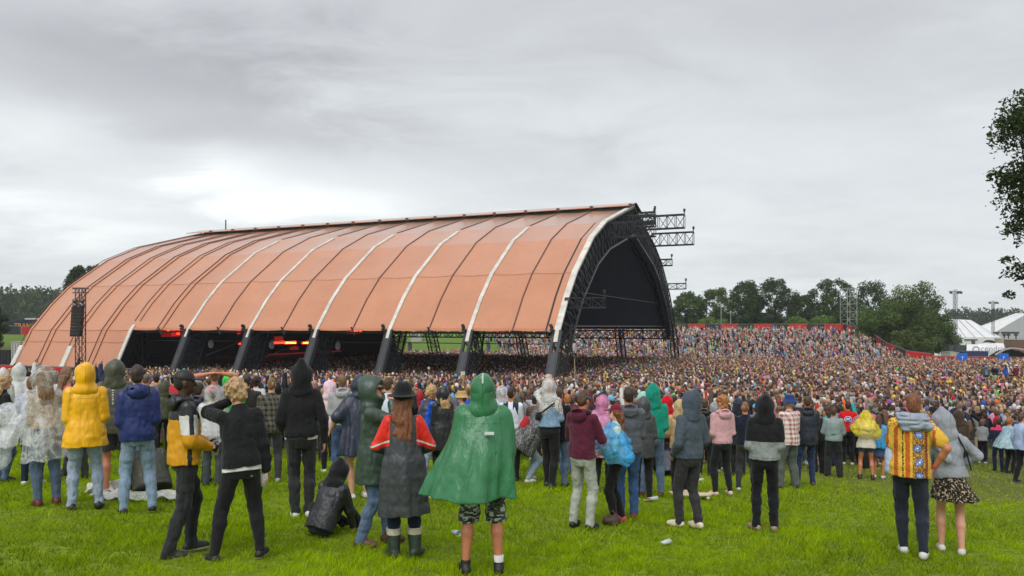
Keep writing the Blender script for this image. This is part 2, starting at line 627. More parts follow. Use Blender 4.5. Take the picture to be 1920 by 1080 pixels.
# ---------------------------------------------------------------- cloth, skin and hair materials
def cloth(col, rough=0.85, kind='knit', key=None, col2=None, col3=None):
    key = 'cloth_%s_%s_%s' % (kind, key or '', '_'.join('%d' % (c * 999) for c in col))
    if key in MATS: return MATS[key]
    t = NT(key)
    big = t.noise(7, 4)
    fine = t.noise(90, 3)
    d = lambda c, k: tuple(min(1, x * k) for x in c)
    base = t.ramp(big, [(0.3, d(col, .86)), (0.7, d(col, 1.12))])
    if kind == 'denim':
        f2 = t.noise(14, 5, src=t.mapping(scale=(3, 3, .7)))
        base = t.ramp(f2, [(0.32, d(col, .68)), (0.55, d(col, .85)), (0.75, d(col, 1.05))])
    elif kind == 'plaid':
        x, y, z = t.sep()
        wx = t.math('SINE', t.math('MULTIPLY', t.math('ADD', x, y), 2 * PI / .075))
        wz = t.math('SINE', t.math('MULTIPLY', z, 2 * PI / .085))
        a = t.ramp(t.math('MULTIPLY_ADD', wx, .5, .5), [(.52, 0.), (.6, 1.)])
        b = t.ramp(t.math('MULTIPLY_ADD', wz, .5, .5), [(.52, 0.), (.6, 1.)])
        base = t.mix(t.math('MULTIPLY', t.math('ADD', a, b), .5), col2, col)
    elif kind == 'floral':
        x, y, z = t.sep()
        wob = t.noise(48, 4, .7); w2 = t.noise(9, 2)
        jag = t.math('MULTIPLY', t.math('SUBTRACT', wob, .5), .055)
        base = t.ramp(w2, [(.3, srgb(205, 160, 46)), (.7, srgb(222, 184, 74))])
        for xc, hw, cc in ((-.145, .020, srgb(176, 84, 26)), (-.075, .007, srgb(90, 50, 20)), (-.028, .024, srgb(184, 92, 26)), (.155, .02, srgb(130, 66, 30)), (.235, .016, srgb(180, 88, 26)), (-.235, .016, srgb(180, 88, 26))):
            dx = t.math('ADD', t.math('ABSOLUTE', t.math('SUBTRACT', x, xc)), jag)
            base = t.mix(t.math('LESS_THAN', dx, hw), base, cc)
        # a column of blue flowers among brown scrolls, right of the spine
        hz_ = t.math('MULTIPLY', t.math('SUBTRACT', t.math('FRACT', t.math('MULTIPLY', t.math('ADD', z, .02), 1 / .14)), .5), .14)
        hx = t.math('SUBTRACT', t.math('SUBTRACT', x, .085), t.math('MULTIPLY', t.math('SINE', t.math('MULTIPLY', z, 31.0)), .014))
        r_ = t.math('SQRT', t.math('ADD', t.math('POWER', hx, 2.0), t.math('POWER', hz_, 2.0)))
        r_ = t.math('ADD', r_, t.math('MULTIPLY', t.math('SUBTRACT', t.noise(38, 4, .75, dist=1.5), .5), .060))
        scroll = t.ramp(t.noise(30, 3, dist=2.5), [(.44, srgb(120, 58, 26)), (.5, srgb(232, 196, 90)), (.56, srgb(70, 44, 34))], 'CONSTANT')
        fl = t.ramp(r_, [(.0, srgb(230, 236, 246)), (.010, srgb(60, 90, 165)), (.020, srgb(205, 216, 236)), (.027, srgb(64, 96, 176)), (.036, srgb(52, 40, 40))], 'CONSTANT')
        fl = t.mix(t.math('LESS_THAN', r_, .042), scroll, fl)
        ins = t.math('MULTIPLY', t.math('LESS_THAN', t.math('ABSOLUTE', t.math('SUBTRACT', x, .085)), .064), t.math('LESS_THAN', y, .05))
        base = t.mix(ins, base, fl)
        top = t.math('GREATER_THAN', t.math('ADD', z, t.math('MULTIPLY', wob, .03)), 1.385)
        base = t.mix(top, base, t.ramp(t.noise(45, 3), [(.46, srgb(186, 96, 30)), (.54, srgb(232, 196, 74))]))
    elif kind == 'leopard':
        v = t.voronoi(42)
        w = t.noise(60, 2)
        base = t.ramp(t.math('ADD', v, t.math('MULTIPLY', t.math('SUBTRACT', w, .5), .5)), [(.0, srgb(128, 98, 66)), (.15, (.012, .010, .01)), (.66, srgb(180, 162, 130))], 'CONSTANT')
    elif kind == 'camo':
        n1_ = t.noise(11, 2, dist=.8, src=t.mapping(scale=(1, 1, 2.2), rot=(0, .6, 0))); n2_ = t.noise(15, 2, dist=.8, src=t.mapping(loc=(4, 3, 1), scale=(1, 1, 2.2), rot=(0, -.5, 0)))
        base = t.mix(t.ramp(n1_, [(.5, 0.), (.52, 1.)]), srgb(68, 74, 66), srgb(34, 37, 36))
        base = t.mix(t.ramp(n2_, [(.54, 0.), (.56, 1.)]), base, srgb(176, 182, 172))
    elif kind == 'dots':
        v = t.voronoi(34, rnd=.5)
        base = t.mix(t.math('LESS_THAN', v, .33), col, col2)
    elif kind == 'tiedye':
        base = t.ramp(t.noise(9, 3, dist=1.5), [(.38, srgb(220, 226, 222)), (.47, srgb(90, 170, 140)), (.53, srgb(205, 215, 225)), (.62, srgb(110, 150, 205)), (.7, srgb(230, 232, 230))])
    elif kind == 'lace':
        v = t.voronoi(70)
        base = t.mix(t.math('LESS_THAN', v, .35), col, col2)
    elif kind == 'scrub':
        v = t.noise(70, 3, dist=2.0)
        base = t.mix(t.ramp(v, [(.5, 0.), (.54, 1.)]), col, col2)
    # sewn seams: armholes, back yoke, hood crown; pockets and side seams on trousers
    sx, sy, sz = t.sep()
    ax = t.math('ABSOLUTE', sx)
    def line(v, c, w): return t.math('LESS_THAN', t.math('ABSOLUTE', t.math('SUBTRACT', v, c)), w)
    def mul(*a):
        r_ = a[0]
        for q in a[1:]: r_ = t.math('MULTIPLY', r_, q)
        return r_
    gt = lambda a, b: t.math('GREATER_THAN', a, b)
    lt = lambda a, b: t.math('LESS_THAN', a, b)
    if kind in ('rain', 'shell', 'knit', 'plaid') or key in ('jk',):
        m_ = t.math('MAXIMUM', mul(line(t.math('ADD', ax, t.math('MULTIPLY', t.math('SUBTRACT', sz, 1.3), .12)), .172, .0045), gt(sz, 1.14), lt(sz, 1.43)), mul(line(sz, 1.325, .0042), lt(ax, .17), lt(sy, 0.)))
        m_ = t.math('MAXIMUM', m_, mul(line(sx, 0., .0045), gt(sz, 1.47)))
        if kind == 'knit': m_ = t.math('MAXIMUM', mul(line(sz, .955, .004), lt(ax, .25)), mul(line(sx, 0., .0045), gt(sz, 1.47)))
        base = t.mix(t.math('MULTIPLY', m_, .5), base, d(col, .35))
    elif kind == 'denim':
        px_ = t.math('ABSOLUTE', t.math('SUBTRACT', ax, .082))
        box = mul(lt(px_, .062), gt(sz, .795), lt(sz, .935), lt(sy, -.03))
        inn = mul(lt(px_, .054), gt(sz, .806), lt(sz, .924))
        rim = mul(box, t.math('SUBTRACT', 1.0, inn))
        band = mul(line(sz, .985, .0045), lt(ax, .2))
        m_ = t.math('MAXIMUM', t.math('MAXIMUM', rim, band), mul(line(sx, 0., .004), gt(sz, .80), lt(sz, .985)))
        base = t.mix(t.math('MULTIPLY', m_, .6), base, d(col, .4))
    t.P(Base_Color=base, Roughness=rough)
    if kind in ('rain', 'shell'):
        t.P(Roughness=t.ramp(t.noise(18, 4), [(.35, rough * .75), (.7, min(1, rough * 1.25))]))
        t.p.inputs['Specular IOR Level'].default_value = .55
        fo = t.noise(5, 2, .45, src=t.mapping(scale=(1.8, 1.8, .55)), dist=1.2)
        t.bump(t.math('ADD', t.math('MULTIPLY', fo, 1.6), t.math('ADD', t.math('MULTIPLY', t.noise(13, 4, src=t.mapping(scale=(2.2, 2.2, .7))), .7), t.math('MULTIPLY', fine, .05))), .5, .022)
    else:
        t.p.inputs['Sheen Weight'].default_value = .12
        t.p.inputs['Specular IOR Level'].default_value = .25
        fo = t.noise(8, 3, .5, src=t.mapping(scale=(1.4, 1.4, .8)), dist=1.8)
        t.bump(t.math('ADD', t.math('MULTIPLY', fo, 1.8), t.math('ADD', t.math('MULTIPLY', fine, .2), t.noise(22, 4))), .55, .016)
    MATS[key] = t.m
    return t.m


def plastic(key, col, a0=.25, a1=.7, speck=None):
    key = 'plastic_' + key
    if key in MATS: return MATS[key]
    t = NT(key)
    n = t.noise(4.0, 2.5, .5, dist=1.1)
    rid = t.math('ABSOLUTE', t.math('SUBTRACT', n, .5))
    al = t.ramp(rid, [(.0, a1), (.02, a0 + (a1 - a0) * .6), (.07, a0 + (a1 - a0) * .2), (.25, a0)])  # crease lines made more opaque, standing in for sharp highlights
    base = col
    if speck is not None:
        v = t.noise(44, 3, dist=1.6)
        m = t.ramp(v, [(.47, 0.), (.5, 1.)])
        base = t.mix(m, col, speck)
        al = t.math('MAXIMUM', al, t.math('MULTIPLY', m, .95))
    t.P(Base_Color=base, Roughness=.22, Alpha=al)
    t.bump(t.noise(9, 4, .6, dist=1.5), .8, .03)
    MATS[key] = t.m
    return t.m


def skin_mat(tone):
    key = 'skin_%s' % tone
    if key in MATS: return MATS[key]
    col = {'fair': srgb(214, 158, 130), 'tan': srgb(190, 122, 88), 'red': srgb(205, 128, 98), 'dark': srgb(70, 44, 34), 'light': srgb(224, 176, 150)}[tone]
    t = NT(key)
    n = t.noise(12, 4)
    t.P(Base_Color=t.ramp(n, [(.3, tuple(c * .85 for c in col)), (.7, tuple(min(1, c * 1.08) for c in col))]), Roughness=.5)
    t.p.inputs['Subsurface Weight'].default_value = 0.0
    t.bump(t.noise(60, 3), .15, .005)
    MATS[key] = t.m
    return t.m


HAIR = {'black': (.012, .010, .010), 'brown': (.07, .035, .018), 'dark': (.03, .018, .012), 'blond': (.42, .26, .11), 'ginger': (.34, .13, .04), 'auburn': (.17, .06, .025), 'curl': (.38, .24, .12), 'grey': (.25, .24, .22), 'ltbrown': (.17, .09, .045)}


def hair_mat(c):
    key = 'hair_' + c
    if key in MATS: return MATS[key]
    col = HAIR[c]
    t = NT(key)
    n = t.noise(40, 4, src=t.mapping(scale=(3, 3, .5)), dist=.6)
    t.P(Base_Color=t.ramp(n, [(.3, tuple(x * .4 for x in col)), (.68, tuple(min(1, x * 1.9) for x in col))]), Roughness=.5)
    t.bump(n, .9, .01)
    MATS[key] = t.m
    return t.m


def leather(col, rough=.55):
    return simple('leather_' + '_'.join('%d' % (c * 999) for c in col), col, rough, var=.25, vscale=25, bump=.3)
# ---------------------------------------------------------------- people
def ik(a, c, l1, l2, pole):
    """joint between a and c with bone lengths l1, l2 bending towards pole; also returns the reachable end"""
    a = np.array(a, float); c = np.array(c, float); pole = np.array(pole, float)
    d = c - a; L = np.linalg.norm(d)
    m = (l1 + l2) * .995
    if L > m:
        c = a + d / L * m; d = c - a; L = m
    n = d / L
    x = (l1 * l1 - l2 * l2 + L * L) / (2 * L)
    h = math.sqrt(max(l1 * l1 - x * x, 0))
    p = pole - n * (pole @ n); p /= max(np.linalg.norm(p), 1e-6)
    return a + n * x + p * h, c


ARM = {  # wrist target and elbow pole, for the right side (+x); mirrored for the left
    'down': ((.27, .03, .87), (.3, -1, 0)), 'hang': ((.30, .0, .90), (.6, -1, 0)), 'front': ((.06, .25, 1.10), (.65, -.8, -.6)), 'belly': ((.04, .21, 1.02), (.6, -.8, -.4)),
    'pocket': ((.19, .12, .93), (.55, -1, 0)), 'hoodpocket': ((.11, .19, 1.0), (.5, -1, -.2)), 'phone': ((.07, .24, 1.42), (1, 0, -1)), 'cup': ((.14, .26, 1.07), (.7, -.7, -1)),
    'mouth': ((.04, .17, 1.47), (.8, .2, -1)), 'head': ((.09, -.10, 1.66), (1, .0, .35)), 'ear': ((.11, .06, 1.58), (1, .1, -.6)), 'crossed': ((-.02, .20, 1.17), (1, -.2, -.7)),
    'out': ((.60, .22, 1.22), (.3, -.5, -1)), 'up': ((.22, .12, 1.92), (1, 0, 0)), 'hip': ((.20, .02, 1.0), (1, -.2, 0)), 'around': ((.42, .06, 1.12), (.6, -1, -.3)),
    'knee': ((.16, .52, 1.0), (1, 0, -.4)),
}


HS = .915     # head size against the rest


class Person:
    def __init__(s, sp, res):
        s.sp = sp; s.res = res
        s.rs = np.random.RandomState(abs(hash(sp.get('label', 'x'))) % 99991 if False else sp.get('seed', 1))
        s.fem = sp.get('sex', 'm') == 'f'
        sit = sp.get('sit')
        s.hz = sp.get('hipz', .90 if not sit else .12)
        s.hipo = np.array([sp.get('hipx', 0), sp.get('hipy', 0), 0.0])
        ln = sp.get('lean', (0, 0, 0))
        s.M = rotm(ln[0], ln[1], ln[2]); s.o = np.array([0, 0, .95])
        s.off = s.hipo + np.array([0, 0, s.hz - .90])
        hd = sp.get('head', (0, 0, 0))
        s.HM = s.M @ rotm(hd[0], hd[1], hd[2])
        s.ho = np.array([0, -.01, 1.50])
        sw = .165 if s.fem else .185
        s.sw = sw
        # legs
        s.legs = []
        feet = sp.get('feet', ((-.11, 0, 0), (.11, .0, 0)))
        toe = sp.get('toe', (8, -8))
        kp = sp.get('kpole', (0, 1, 0))
        for i, sd in enumerate((-1, 1)):
            hip = np.array([sd * .085, 0, .90]) + s.off
            an = np.array([feet[i][0], feet[i][1] - .02, feet[i][2] + .085])
            kn, an = ik(hip, an, .425, .415, (kp[0] * sd if len(kp) > 3 else kp[0] + sd * .12, kp[1], kp[2]))
            a = R(toe[i])
            s.legs.append((hip, kn, an, np.array([-math.sin(a), math.cos(a), 0])))
        # arms
        s.arms = []
        am = sp.get('arms', ('down', 'down'))
        for i, sd in enumerate((-1, 1)):
            q = am[i]
            tgt, pole = ARM[q] if isinstance(q, str) else q
            S_ = np.array([sd * (sw - .012), -.005, 1.385])
            mir = np.array([sd, 1, 1])
            E_, W_ = ik(S_, np.array(tgt) * mir, .29, .255, np.array(pole) * mir)
            f = lambda p: s.T(p)
            s.arms.append((f(S_), f(E_), f(W_)))

    def T(s, p):
        return s.M @ (np.array(p, float) - s.o) + s.o + s.off

    def H(s, p):
        """head frame: a point given for an upright head"""
        return s.T(s.ho) + s.HM @ ((np.array(p, float) - s.ho) * HS)

    def r(s, *r):
        return tuple(v * HS for v in r)

    def allpts(s):
        P = [s.H((0, 0, 1.80)), s.H((0, .12, 1.6)), s.H((0, -.14, 1.6)), s.T((.2, .15, 1.3)), s.T((-.2, -.15, 1.3)), s.T((.2, .15, .85)), s.T((-.2, -.17, .85))]
        for a in s.arms: P += list(a) + [a[2] + (a[2] - a[1]) * .8]
        for l in s.legs: P += [l[0], l[1], l[2], l[2] + l[3] * .18, l[2] - l[3] * .1 - [0, 0, .09]]
        return np.array(P)

    def field(s, P, m=.1, res=None):
        P = np.array(P)
        return Field(P.min(0) - m, P.max(0) + m, res or s.res)

    def body(s):
        fd = s.field(s.allpts(), .10)
        o = s.o; M = s.M
        sh = s.off
        LF = lambda rows: [(z, cx, cy, rx, ry) for z, cx, cy, rx, ry in rows]
        # torso in its own frame: shift the grid origin by the hip offset
        oo = o + sh
        rows = [(.80, 0, 0, .13, .085), (.90, 0, -.01, .165 if s.fem else .155, .115), (.98, 0, 0, .15, .105), (1.08, 0, .005, .12 if s.fem else .135, .09), (1.25, 0, .01, .145, .105), (1.36, 0, 0, .15, .095), (1.42, 0, 0, .10, .07), (1.47, 0, 0, .05, .05)]
        if s.hz < .5: rows = [(.90, 0, 0, .10, .08)] + rows[2:]
        fd.loft([(z + sh[2], cx + sh[0], cy + sh[1], rx, ry) for z, cx, cy, rx, ry in rows], M, oo, k=.03)
        fd.cap(s.T((0, -.015, 1.40)), s.H((0, 0, 1.56)), .058 if not s.fem else .05, .052 if not s.fem else .045, k=.03)
        HM = s.HM
        E = lambda c, r, k=.02, op='add': fd.ell(s.H(c), s.r(*r), HM, k=k, op=op)
        E((0, -.008, 1.655), (.076, .096, .100))
        E((0, .022, 1.59), (.056, .072, .082), .03)
        E((0, .072, 1.548), (.03, .03, .024), .03)
        if s.res < .02:
            fd.cap(s.H((0, .096, 1.640)), s.H((0, .118, 1.602)), .009, .014, k=.012)
            for q in (-1, 1):
                E((q * .079, -.004, 1.615), (.011, .024, .034), .006)
                E((q * .033, .098, 1.636), (.018, .016, .012), .012, 'sub')
                E((q * .033, .088, 1.662), (.026, .014, .008), .012)
            E((0, .098, 1.572), (.024, .013, .007), .008)
            E((0, .096, 1.562), (.020, .013, .006), .006)
        for i, (S_, E_, W_) in enumerate(s.arms):
            fd.cap(S_, E_, .05, .038, k=.03)
            fd.cap(E_, E_ + (W_ - E_) * .4, .040, .038, k=.02)
            fd.cap(E_ + (W_ - E_) * .4, W_, .038, .025, k=.02)
            s.hand(fd, i)
        for hip, kn, an, td in s.legs:
            q_ = s.sp.get('legs'); q_ = q_.get('kind') if isinstance(q_, dict) else q_
            g_ = 1.0 if q_ in ('shorts', 'skirt', None) else .78      # thinner where trousers cover them
            fd.cap(hip, hip * .35 + kn * .65, .078 * g_, .062 * g_, k=.03)
            fd.cap(hip * .35 + kn * .65, kn, .062 * g_, .053 * g_, k=.02)
            back = np.array([0, -.022, 0])
            c1 = kn * .68 + an * .32 + back
            fd.cap(kn, c1, .052 * g_, .056 * g_, k=.02)
            fd.cap(c1, an, .056 * g_, .033, k=.02)
            fd.cap(an + [0, 0, -.03], an + td * .12 + [0, 0, -.055], .034, .026, k=.02)
        return fd

    def hand(s, fd, i):
        S_, E_, W_ = s.arms[i]
        sd = (-1, 1)[i]
        d = (W_ - E_); d /= np.linalg.norm(d)
        hp = s.sp.get('hand', ('rest', 'rest'))[i]
        ref = s.M @ np.array([-sd, 0.15, 0.0]) if abs(d[2]) > .6 else s.M @ np.array([0, 0, -1.0])
        if hp == 'grip': ref = s.M @ np.array([-sd, .1, .0])
        pn = ref - d * (ref @ d); pn /= np.linalg.norm(pn)      # the palm faces pn
        sx = np.cross(d, pn)                                        # across the palm
        fwd = s.M @ np.array([0, 1.0, 0.15])
        if sx @ fwd < 0: sx = -sx                                   # thumb side points forward
        L = .082
        for w in (-.026, 0, .026):
            fd.cap(W_, W_ + d * L + sx * w, .021, .015, k=.015, sq=(pn, 1.35))
        curl = {'rest': .35, 'grip': 1.05, 'flat': .08, 'fist': 1.35}[hp]
        r = max(.0082, s.res * .62)
        for j, (w, ln) in enumerate(((.032, .068), (.011, .078), (-.011, .073), (-.032, .058))):
            p = W_ + d * L + sx * w
            c = curl * (1 + .12 * j)
            for seg, fr in enumerate((.45, .30, .25)):
                a = c * (seg + .6)
                dd = d * math.cos(a) + pn * math.sin(a) + sx * (w * .8)
                q = p + dd * ln * fr
                fd.cap(p, q, r * (1 - .08 * seg), r * (.92 - .08 * seg), k=.004)
                p = q
        p = W_ + d * .025 + sx * .022 + pn * .006
        for seg, ln in enumerate((.038, .034, .024)):
            a = .75 - .28 * seg
            dd = d * math.cos(a) + sx * math.sin(a) + pn * (.25 + .3 * seg * min(curl, 1))
            dd /= np.linalg.norm(dd)
            q = p + dd * ln
            fd.cap(p, q, r * 1.25 - .001 * seg, r * 1.1 - .001 * seg, k=.006)
            p = q
        if not hasattr(s, 'grips'): s.grips = {}
        s.grips[i] = (W_ + d * .085 + pn * .035, d, pn, sx)

    # ---- garments
    def trousers(s, kind='regular', fit=0.0, cut=None):
        P = []
        for l in s.legs: P += [l[0], l[1], l[2]]
        P = np.array(P + [s.T((.2, .14, 1.04)), s.T((-.2, -.16, 1.04))])
        fd = s.field(P, .13)
        sh = s.off
        k = {'skinny': (.006, .013, .010), 'regular': (.004, .009, .015), 'baggy': (.022, .035, .045), 'shorts': (.03, .04, .04)}[kind]
        rows = [(.80, 0, -.005, .12, .09), (.88, 0, -.015, .172 if s.fem else .165, .125), (.96, 0, -.005, .165 if s.fem else .158, .118), (1.04, 0, 0, .145, .108)]
        fd.loft([(z + sh[2], cx + sh[0], cy + sh[1], rx + fit * .5, ry + fit * .5) for z, cx, cy, rx, ry in rows], (s.M if s.hz < .5 else rotm(s.sp.get('lean', (0, 0, 0))[0] * .4)), s.o + sh, k=.02)
        for hip, kn, an, td in s.legs:
            if kind == 'shorts':
                e = hip + (kn - hip) * (cut or .92)
                fd.cap(hip, e, .092, .088 + (.012 if not s.fem else 0), k=.018)
                dn = (kn - hip) / np.linalg.norm(kn - hip)
                X, Y, Z = fd.ax[0][:, None, None], fd.ax[1][None, :, None], fd.ax[2][None, None, :]
                continue
            a2 = an + [0, 0, -.012 if kind != 'skinny' else .01]
            fd.cap(hip, hip * .4 + kn * .6, .090 + k[0], .068 + k[1], k=.018)
            fd.cap(hip * .4 + kn * .6, kn, .068 + k[1], .058 + k[1], k=.02)
            c1 = kn * .68 + an * .32 + [0, -.016, 0]
            fd.cap(kn, c1, .058 + k[1], .058 + k[1] * .8, k=.02)
            fd.cap(c1, a2, .058 + k[1] * .8, .038 + k[2], k=.02)
        if kind == 'shorts':
            z = min(l[0][2] * (1 - (cut or .92)) + l[1][2] * (cut or .92) for l in s.legs) - .02
            fd.clip((0, 0, -1), -z)
        amp = (.0095 if s.res > .0105 else .0120) if kind != 'skinny' else .007
        zk = s.legs[0][1][2]
        fd.wrinkle(amp * .75, (9, 9, 24), s.rs, lambda X, Y, Z: .12 + .6 * np.exp(-((Z - zk) / .09) ** 2) + 1.1 * np.exp(-((Z - .14) / .10) ** 2) + .4 * np.exp(-((Z - s.hz) / .08) ** 2))
        fd.wrinkle(amp * .8, (13, 13, 7), s.rs, crease=True)
        fd.wrinkle(amp * .35, (28, 28, 22), s.rs)
        return fd

    def skirt(s, hem=.55, w=.26, folds=(9, .10)):
        sh = s.off
        fd = s.field([s.T((.3, .3, 1.03)), s.T((-.3, -.3, 1.03)), (-.3, -.3, hem), (.3, .3, hem)], .08)
        dz = s.sp.get('skirt_blow', 0)
        fd.loft([(hem, sh[0] + dz, sh[1], w, w * .85), (hem + .12, sh[0] + dz * .5, sh[1], w * .86, w * .72), (.88 + sh[2], sh[0], sh[1] - .01, .185, .14), (.97 + sh[2], sh[0], sh[1], .16, .12), (1.04 + sh[2], sh[0], sh[1], .145, .11)], k=0, folds=(folds[0], folds[1], 0, 1.3))
        fd.loft([(hem - .1, sh[0] + dz, sh[1], w * .84, w * .70), (hem + .12, sh[0] + dz * .5, sh[1], w * .62, w * .5), (hem + .2, sh[0], sh[1], .05, .05)], k=0, op='sub', folds=(folds[0], folds[1], 0, 1.3))
        return fd

    def top(s, kind='jacket', hem=.86, fit=.012, sleeve=1.0, flare=0.0, folds=None, collar=True, blow=0.0):
        """sleeved garment: torso and both sleeves"""
        sh = s.off
        P = [s.T((.28 + flare + max(blow, 0), .22 + flare, 1.50)), s.T((-.28 - flare + min(blow, 0), -.22 - flare, hem)), s.T((-.28 - flare + min(blow, 0), .22 + flare, hem)), s.T((.28 + flare + max(blow, 0), -.22 - flare, hem))]
        for a in s.arms: P += list(a)
        fd = s.field(P, .10)
        f = fit; fe = s.fem
        sw = s.sw
        rows = [(hem, blow, 0, .180 + f + flare, .128 + f + flare * .9), (max(hem + .02, .97) if hem < .95 else hem + .03, blow * .5, -.005, .176 + f + flare * .55, .126 + f + flare * .5), (1.10, 0, 0, (.140 if fe else .158) + f + flare * .2, .112 + f + flare * .2), (1.26, 0, .005, (.155 if fe else .176) + f, .118 + f),
                (1.345, 0, -.005, sw - .022 + f * .6, .102 + f * .7), (1.40, 0, -.012, sw - .062, .082 + f * .4), (1.445, 0, -.014, .095, .068), (1.475, 0, -.012, .070, .060), (1.495, 0, -.008, .060, .056)]
        if not collar: rows = rows[:-1]
        fd.loft([(z + sh[2], cx + sh[0], cy + sh[1], rx, ry) for z, cx, cy, rx, ry in rows], s.M, s.o + sh, k=.03, folds=folds)
        if flare > .03 or hem < .75:
            rr = [(z + sh[2], cx + sh[0], cy + sh[1], rx - .042, ry - .042) for z, cx, cy, rx, ry in rows[:2]]
            fd.loft([(hem - .08 + sh[2], rr[0][1], rr[0][2], rr[0][3], rr[0][4])] + rr, s.M, s.o + sh, k=0, op='sub', folds=folds)
        for i, (S_, E_, W_) in enumerate(s.arms):
            r0, r1, r2 = .057 + f * .55, .047 + f * .62, .037 + f * .5
            if s.fem: r0 -= .006; r1 -= .006; r2 -= .004
            if sleeve >= .99:
                fd.cap(S_, E_, r0, r1, k=.045); fd.cap(E_, W_ - (W_ - E_) * .04, r1, r2, k=.015)
                if kind == 'hoodie':
                    fd.cap(W_ - (W_ - E_) * .16, W_ - (W_ - E_) * .02, r2 - .004, r2 - .008, k=.01)
            elif sleeve > .55:
                fd.cap(S_, E_, r0, r1, k=.045); fd.cap(E_, E_ + (W_ - E_) * (sleeve - .5) * 2, r1, r2 + .01, k=.02)
            else:
                fd.cap(S_, S_ + (E_ - S_) * sleeve * 1.6, r0 + .006, r1 + .014, k=.045)
        if kind == 'hoodie':      # ribbed waistband pulls the hem in
            pass
        amp = .0075 if s.res > .0105 else .0098
        el_z = s.arms[0][1][2]
        fd.wrinkle(amp * .8, (6, 6, 17), s.rs, lambda X, Y, Z: .15 + .9 * np.exp(-((Z - sh[2] - hem - .10) / .07) ** 2) + .7 * np.exp(-((Z - el_z) / .07) ** 2))
        if kind == 'rain':
            fd.wrinkle(amp * 1.1, (7, 7, 1.9), s.rs)
            fd.wrinkle(amp * .6, (11, 11, 5), s.rs, crease=True)
        else:
            fd.wrinkle(amp * 1.0, (8, 8, 4.2), s.rs, crease=True)
            fd.wrinkle(amp * .5, (15, 15, 8), s.rs, crease=True)
        fd.wrinkle(amp * .35, (30, 30, 22), s.rs)
        return fd

    def poncho(s, hem=.60, w=.36, d=.28, folds=(7, .16), blow=(0, 0), shoulder=.235, lopx=0.0):
        sh = s.off
        fd = s.field([(-w - .1 + min(0, blow[0]) + sh[0], -d - .1 + min(0, blow[1]) + sh[1], hem), (w + .1 + max(0, blow[0]) + sh[0], d + .1 + max(0, blow[1]) + sh[1], 1.52 + sh[2]), s.T((.3, .25, 1.5)), s.T((-.3, -.25, 1.5))], .06)
        top = 1.40
        def rows(dr):
            return [(hem, blow[0], blow[1], w - dr, d - dr), (hem + (top - hem) * .35, blow[0] * .55, blow[1] * .55, w * .87 - dr, d * .88 - dr), (1.12, blow[0] * .2, blow[1] * .2, min(w * .8, .31) - dr, d * .78 - dr), (1.30, 0, 0, shoulder + .03 - dr, .165 - dr),
                    (1.40, 0, -.01, shoulder - .03 - dr, .115 - dr), (1.45, 0, -.012, .12 - dr, .08 - dr), (1.49, 0, -.01, .075 - dr, .066 - dr)]
        F_ = (folds[0], folds[1], .0, s.rs.rand() * 6)
        sh3 = lambda rr: [(z + (sh[2] if z > .9 else 0), a + sh[0], b + sh[1], c, e) for z, a, b, c, e in rr]
        fd.loft(sh3(rows(0)), s.M, s.o + sh, k=0, folds=F_, soft=2)
        ii = rows(.045)[:4]
        fd.loft(sh3([(hem - .1, *ii[0][1:])] + ii[:3] + [(1.2, 0, 0, .1, .06)]), s.M, s.o + sh, k=0, op='sub', folds=F_, soft=1)
        for i, (S_, E_, W_) in enumerate(s.arms):   # forearms and elbows push the cloth out
            fd.cap(S_, E_, .085, .085, k=.07)
            if s.sp.get('poncho_arm', True) and E_[2] > 1.0 and abs(W_[0]) < .3:
                fd.cap(E_, E_ * .4 + W_ * .6, .085, .06, k=.07)
        fd.wrinkle(.020, (6, 6, 1.3), s.rs); fd.wrinkle(.008, (10, 10, 3), s.rs, crease=True); fd.wrinkle(.003, (16, 16, 9), s.rs)
        return fd

    def hood(s, up=True, big=1.0, point=.0):
        if up:
            fd = s.field([s.H((.17 * big, .16, 1.84 + point)), s.H((-.17 * big, -.18, 1.84)), s.T((.16, .12, 1.38)), s.T((-.16, -.17, 1.38)), s.H((0, -.2, 1.6))], .03)
            fd.ell(s.H((0, -.018, 1.650)), s.r(.128 * big, .134 * big, .116 * big), s.HM, k=.02)
            fd.ell(s.H((0, .02, 1.60)), s.r(.122 * big, .112 * big, .120 * big), s.HM, k=.04)
            fd.cap(s.H((0, .04, 1.728)), s.H((0, -.09, 1.725)), .034 * big, .032 * big, k=.05)
            fd.cap(s.H((0, -.09, 1.725)), s.H((0, -.120, 1.58)), .032 * big, .02 * big, k=.04)
            fd.cap(s.H((0, -.03, 1.56)), s.T((0, -.025, 1.43)), .108 * big, .108, k=.07)
            fd.cap(s.T((-.085, -.03, 1.425)), s.T((.085, -.03, 1.425)), .062, .062, k=.06)
            if point: fd.cap(s.H((0, -.05, 1.72)), s.H((0, -.075, 1.77 + point * .45)), .06, .03, k=.05)
            fd.ell(s.H((0, .140, 1.618)), s.r(.078, .105, .102), s.HM, k=.02, op='sub')
            if s.sp.get('face'): fd.ell(s.H((0, .205, 1.625)), s.r(.17, .165, .118), s.HM, k=.015, op='sub')
            fd.wrinkle(.010, (8, 8, 6), s.rs, crease=True); fd.wrinkle(.006, (15, 15, 11), s.rs)
            fd.wrinkle(.008, (6, 6, 18), s.rs, lambda X, Y, Z: np.exp(-((Z - s.T((0, 0, 1.49))[2]) / .07) ** 2))
        else:
            fd = s.field([s.T((.20, .12, 1.60)), s.T((-.20, -.20, 1.30))], .06)
            N_ = 10
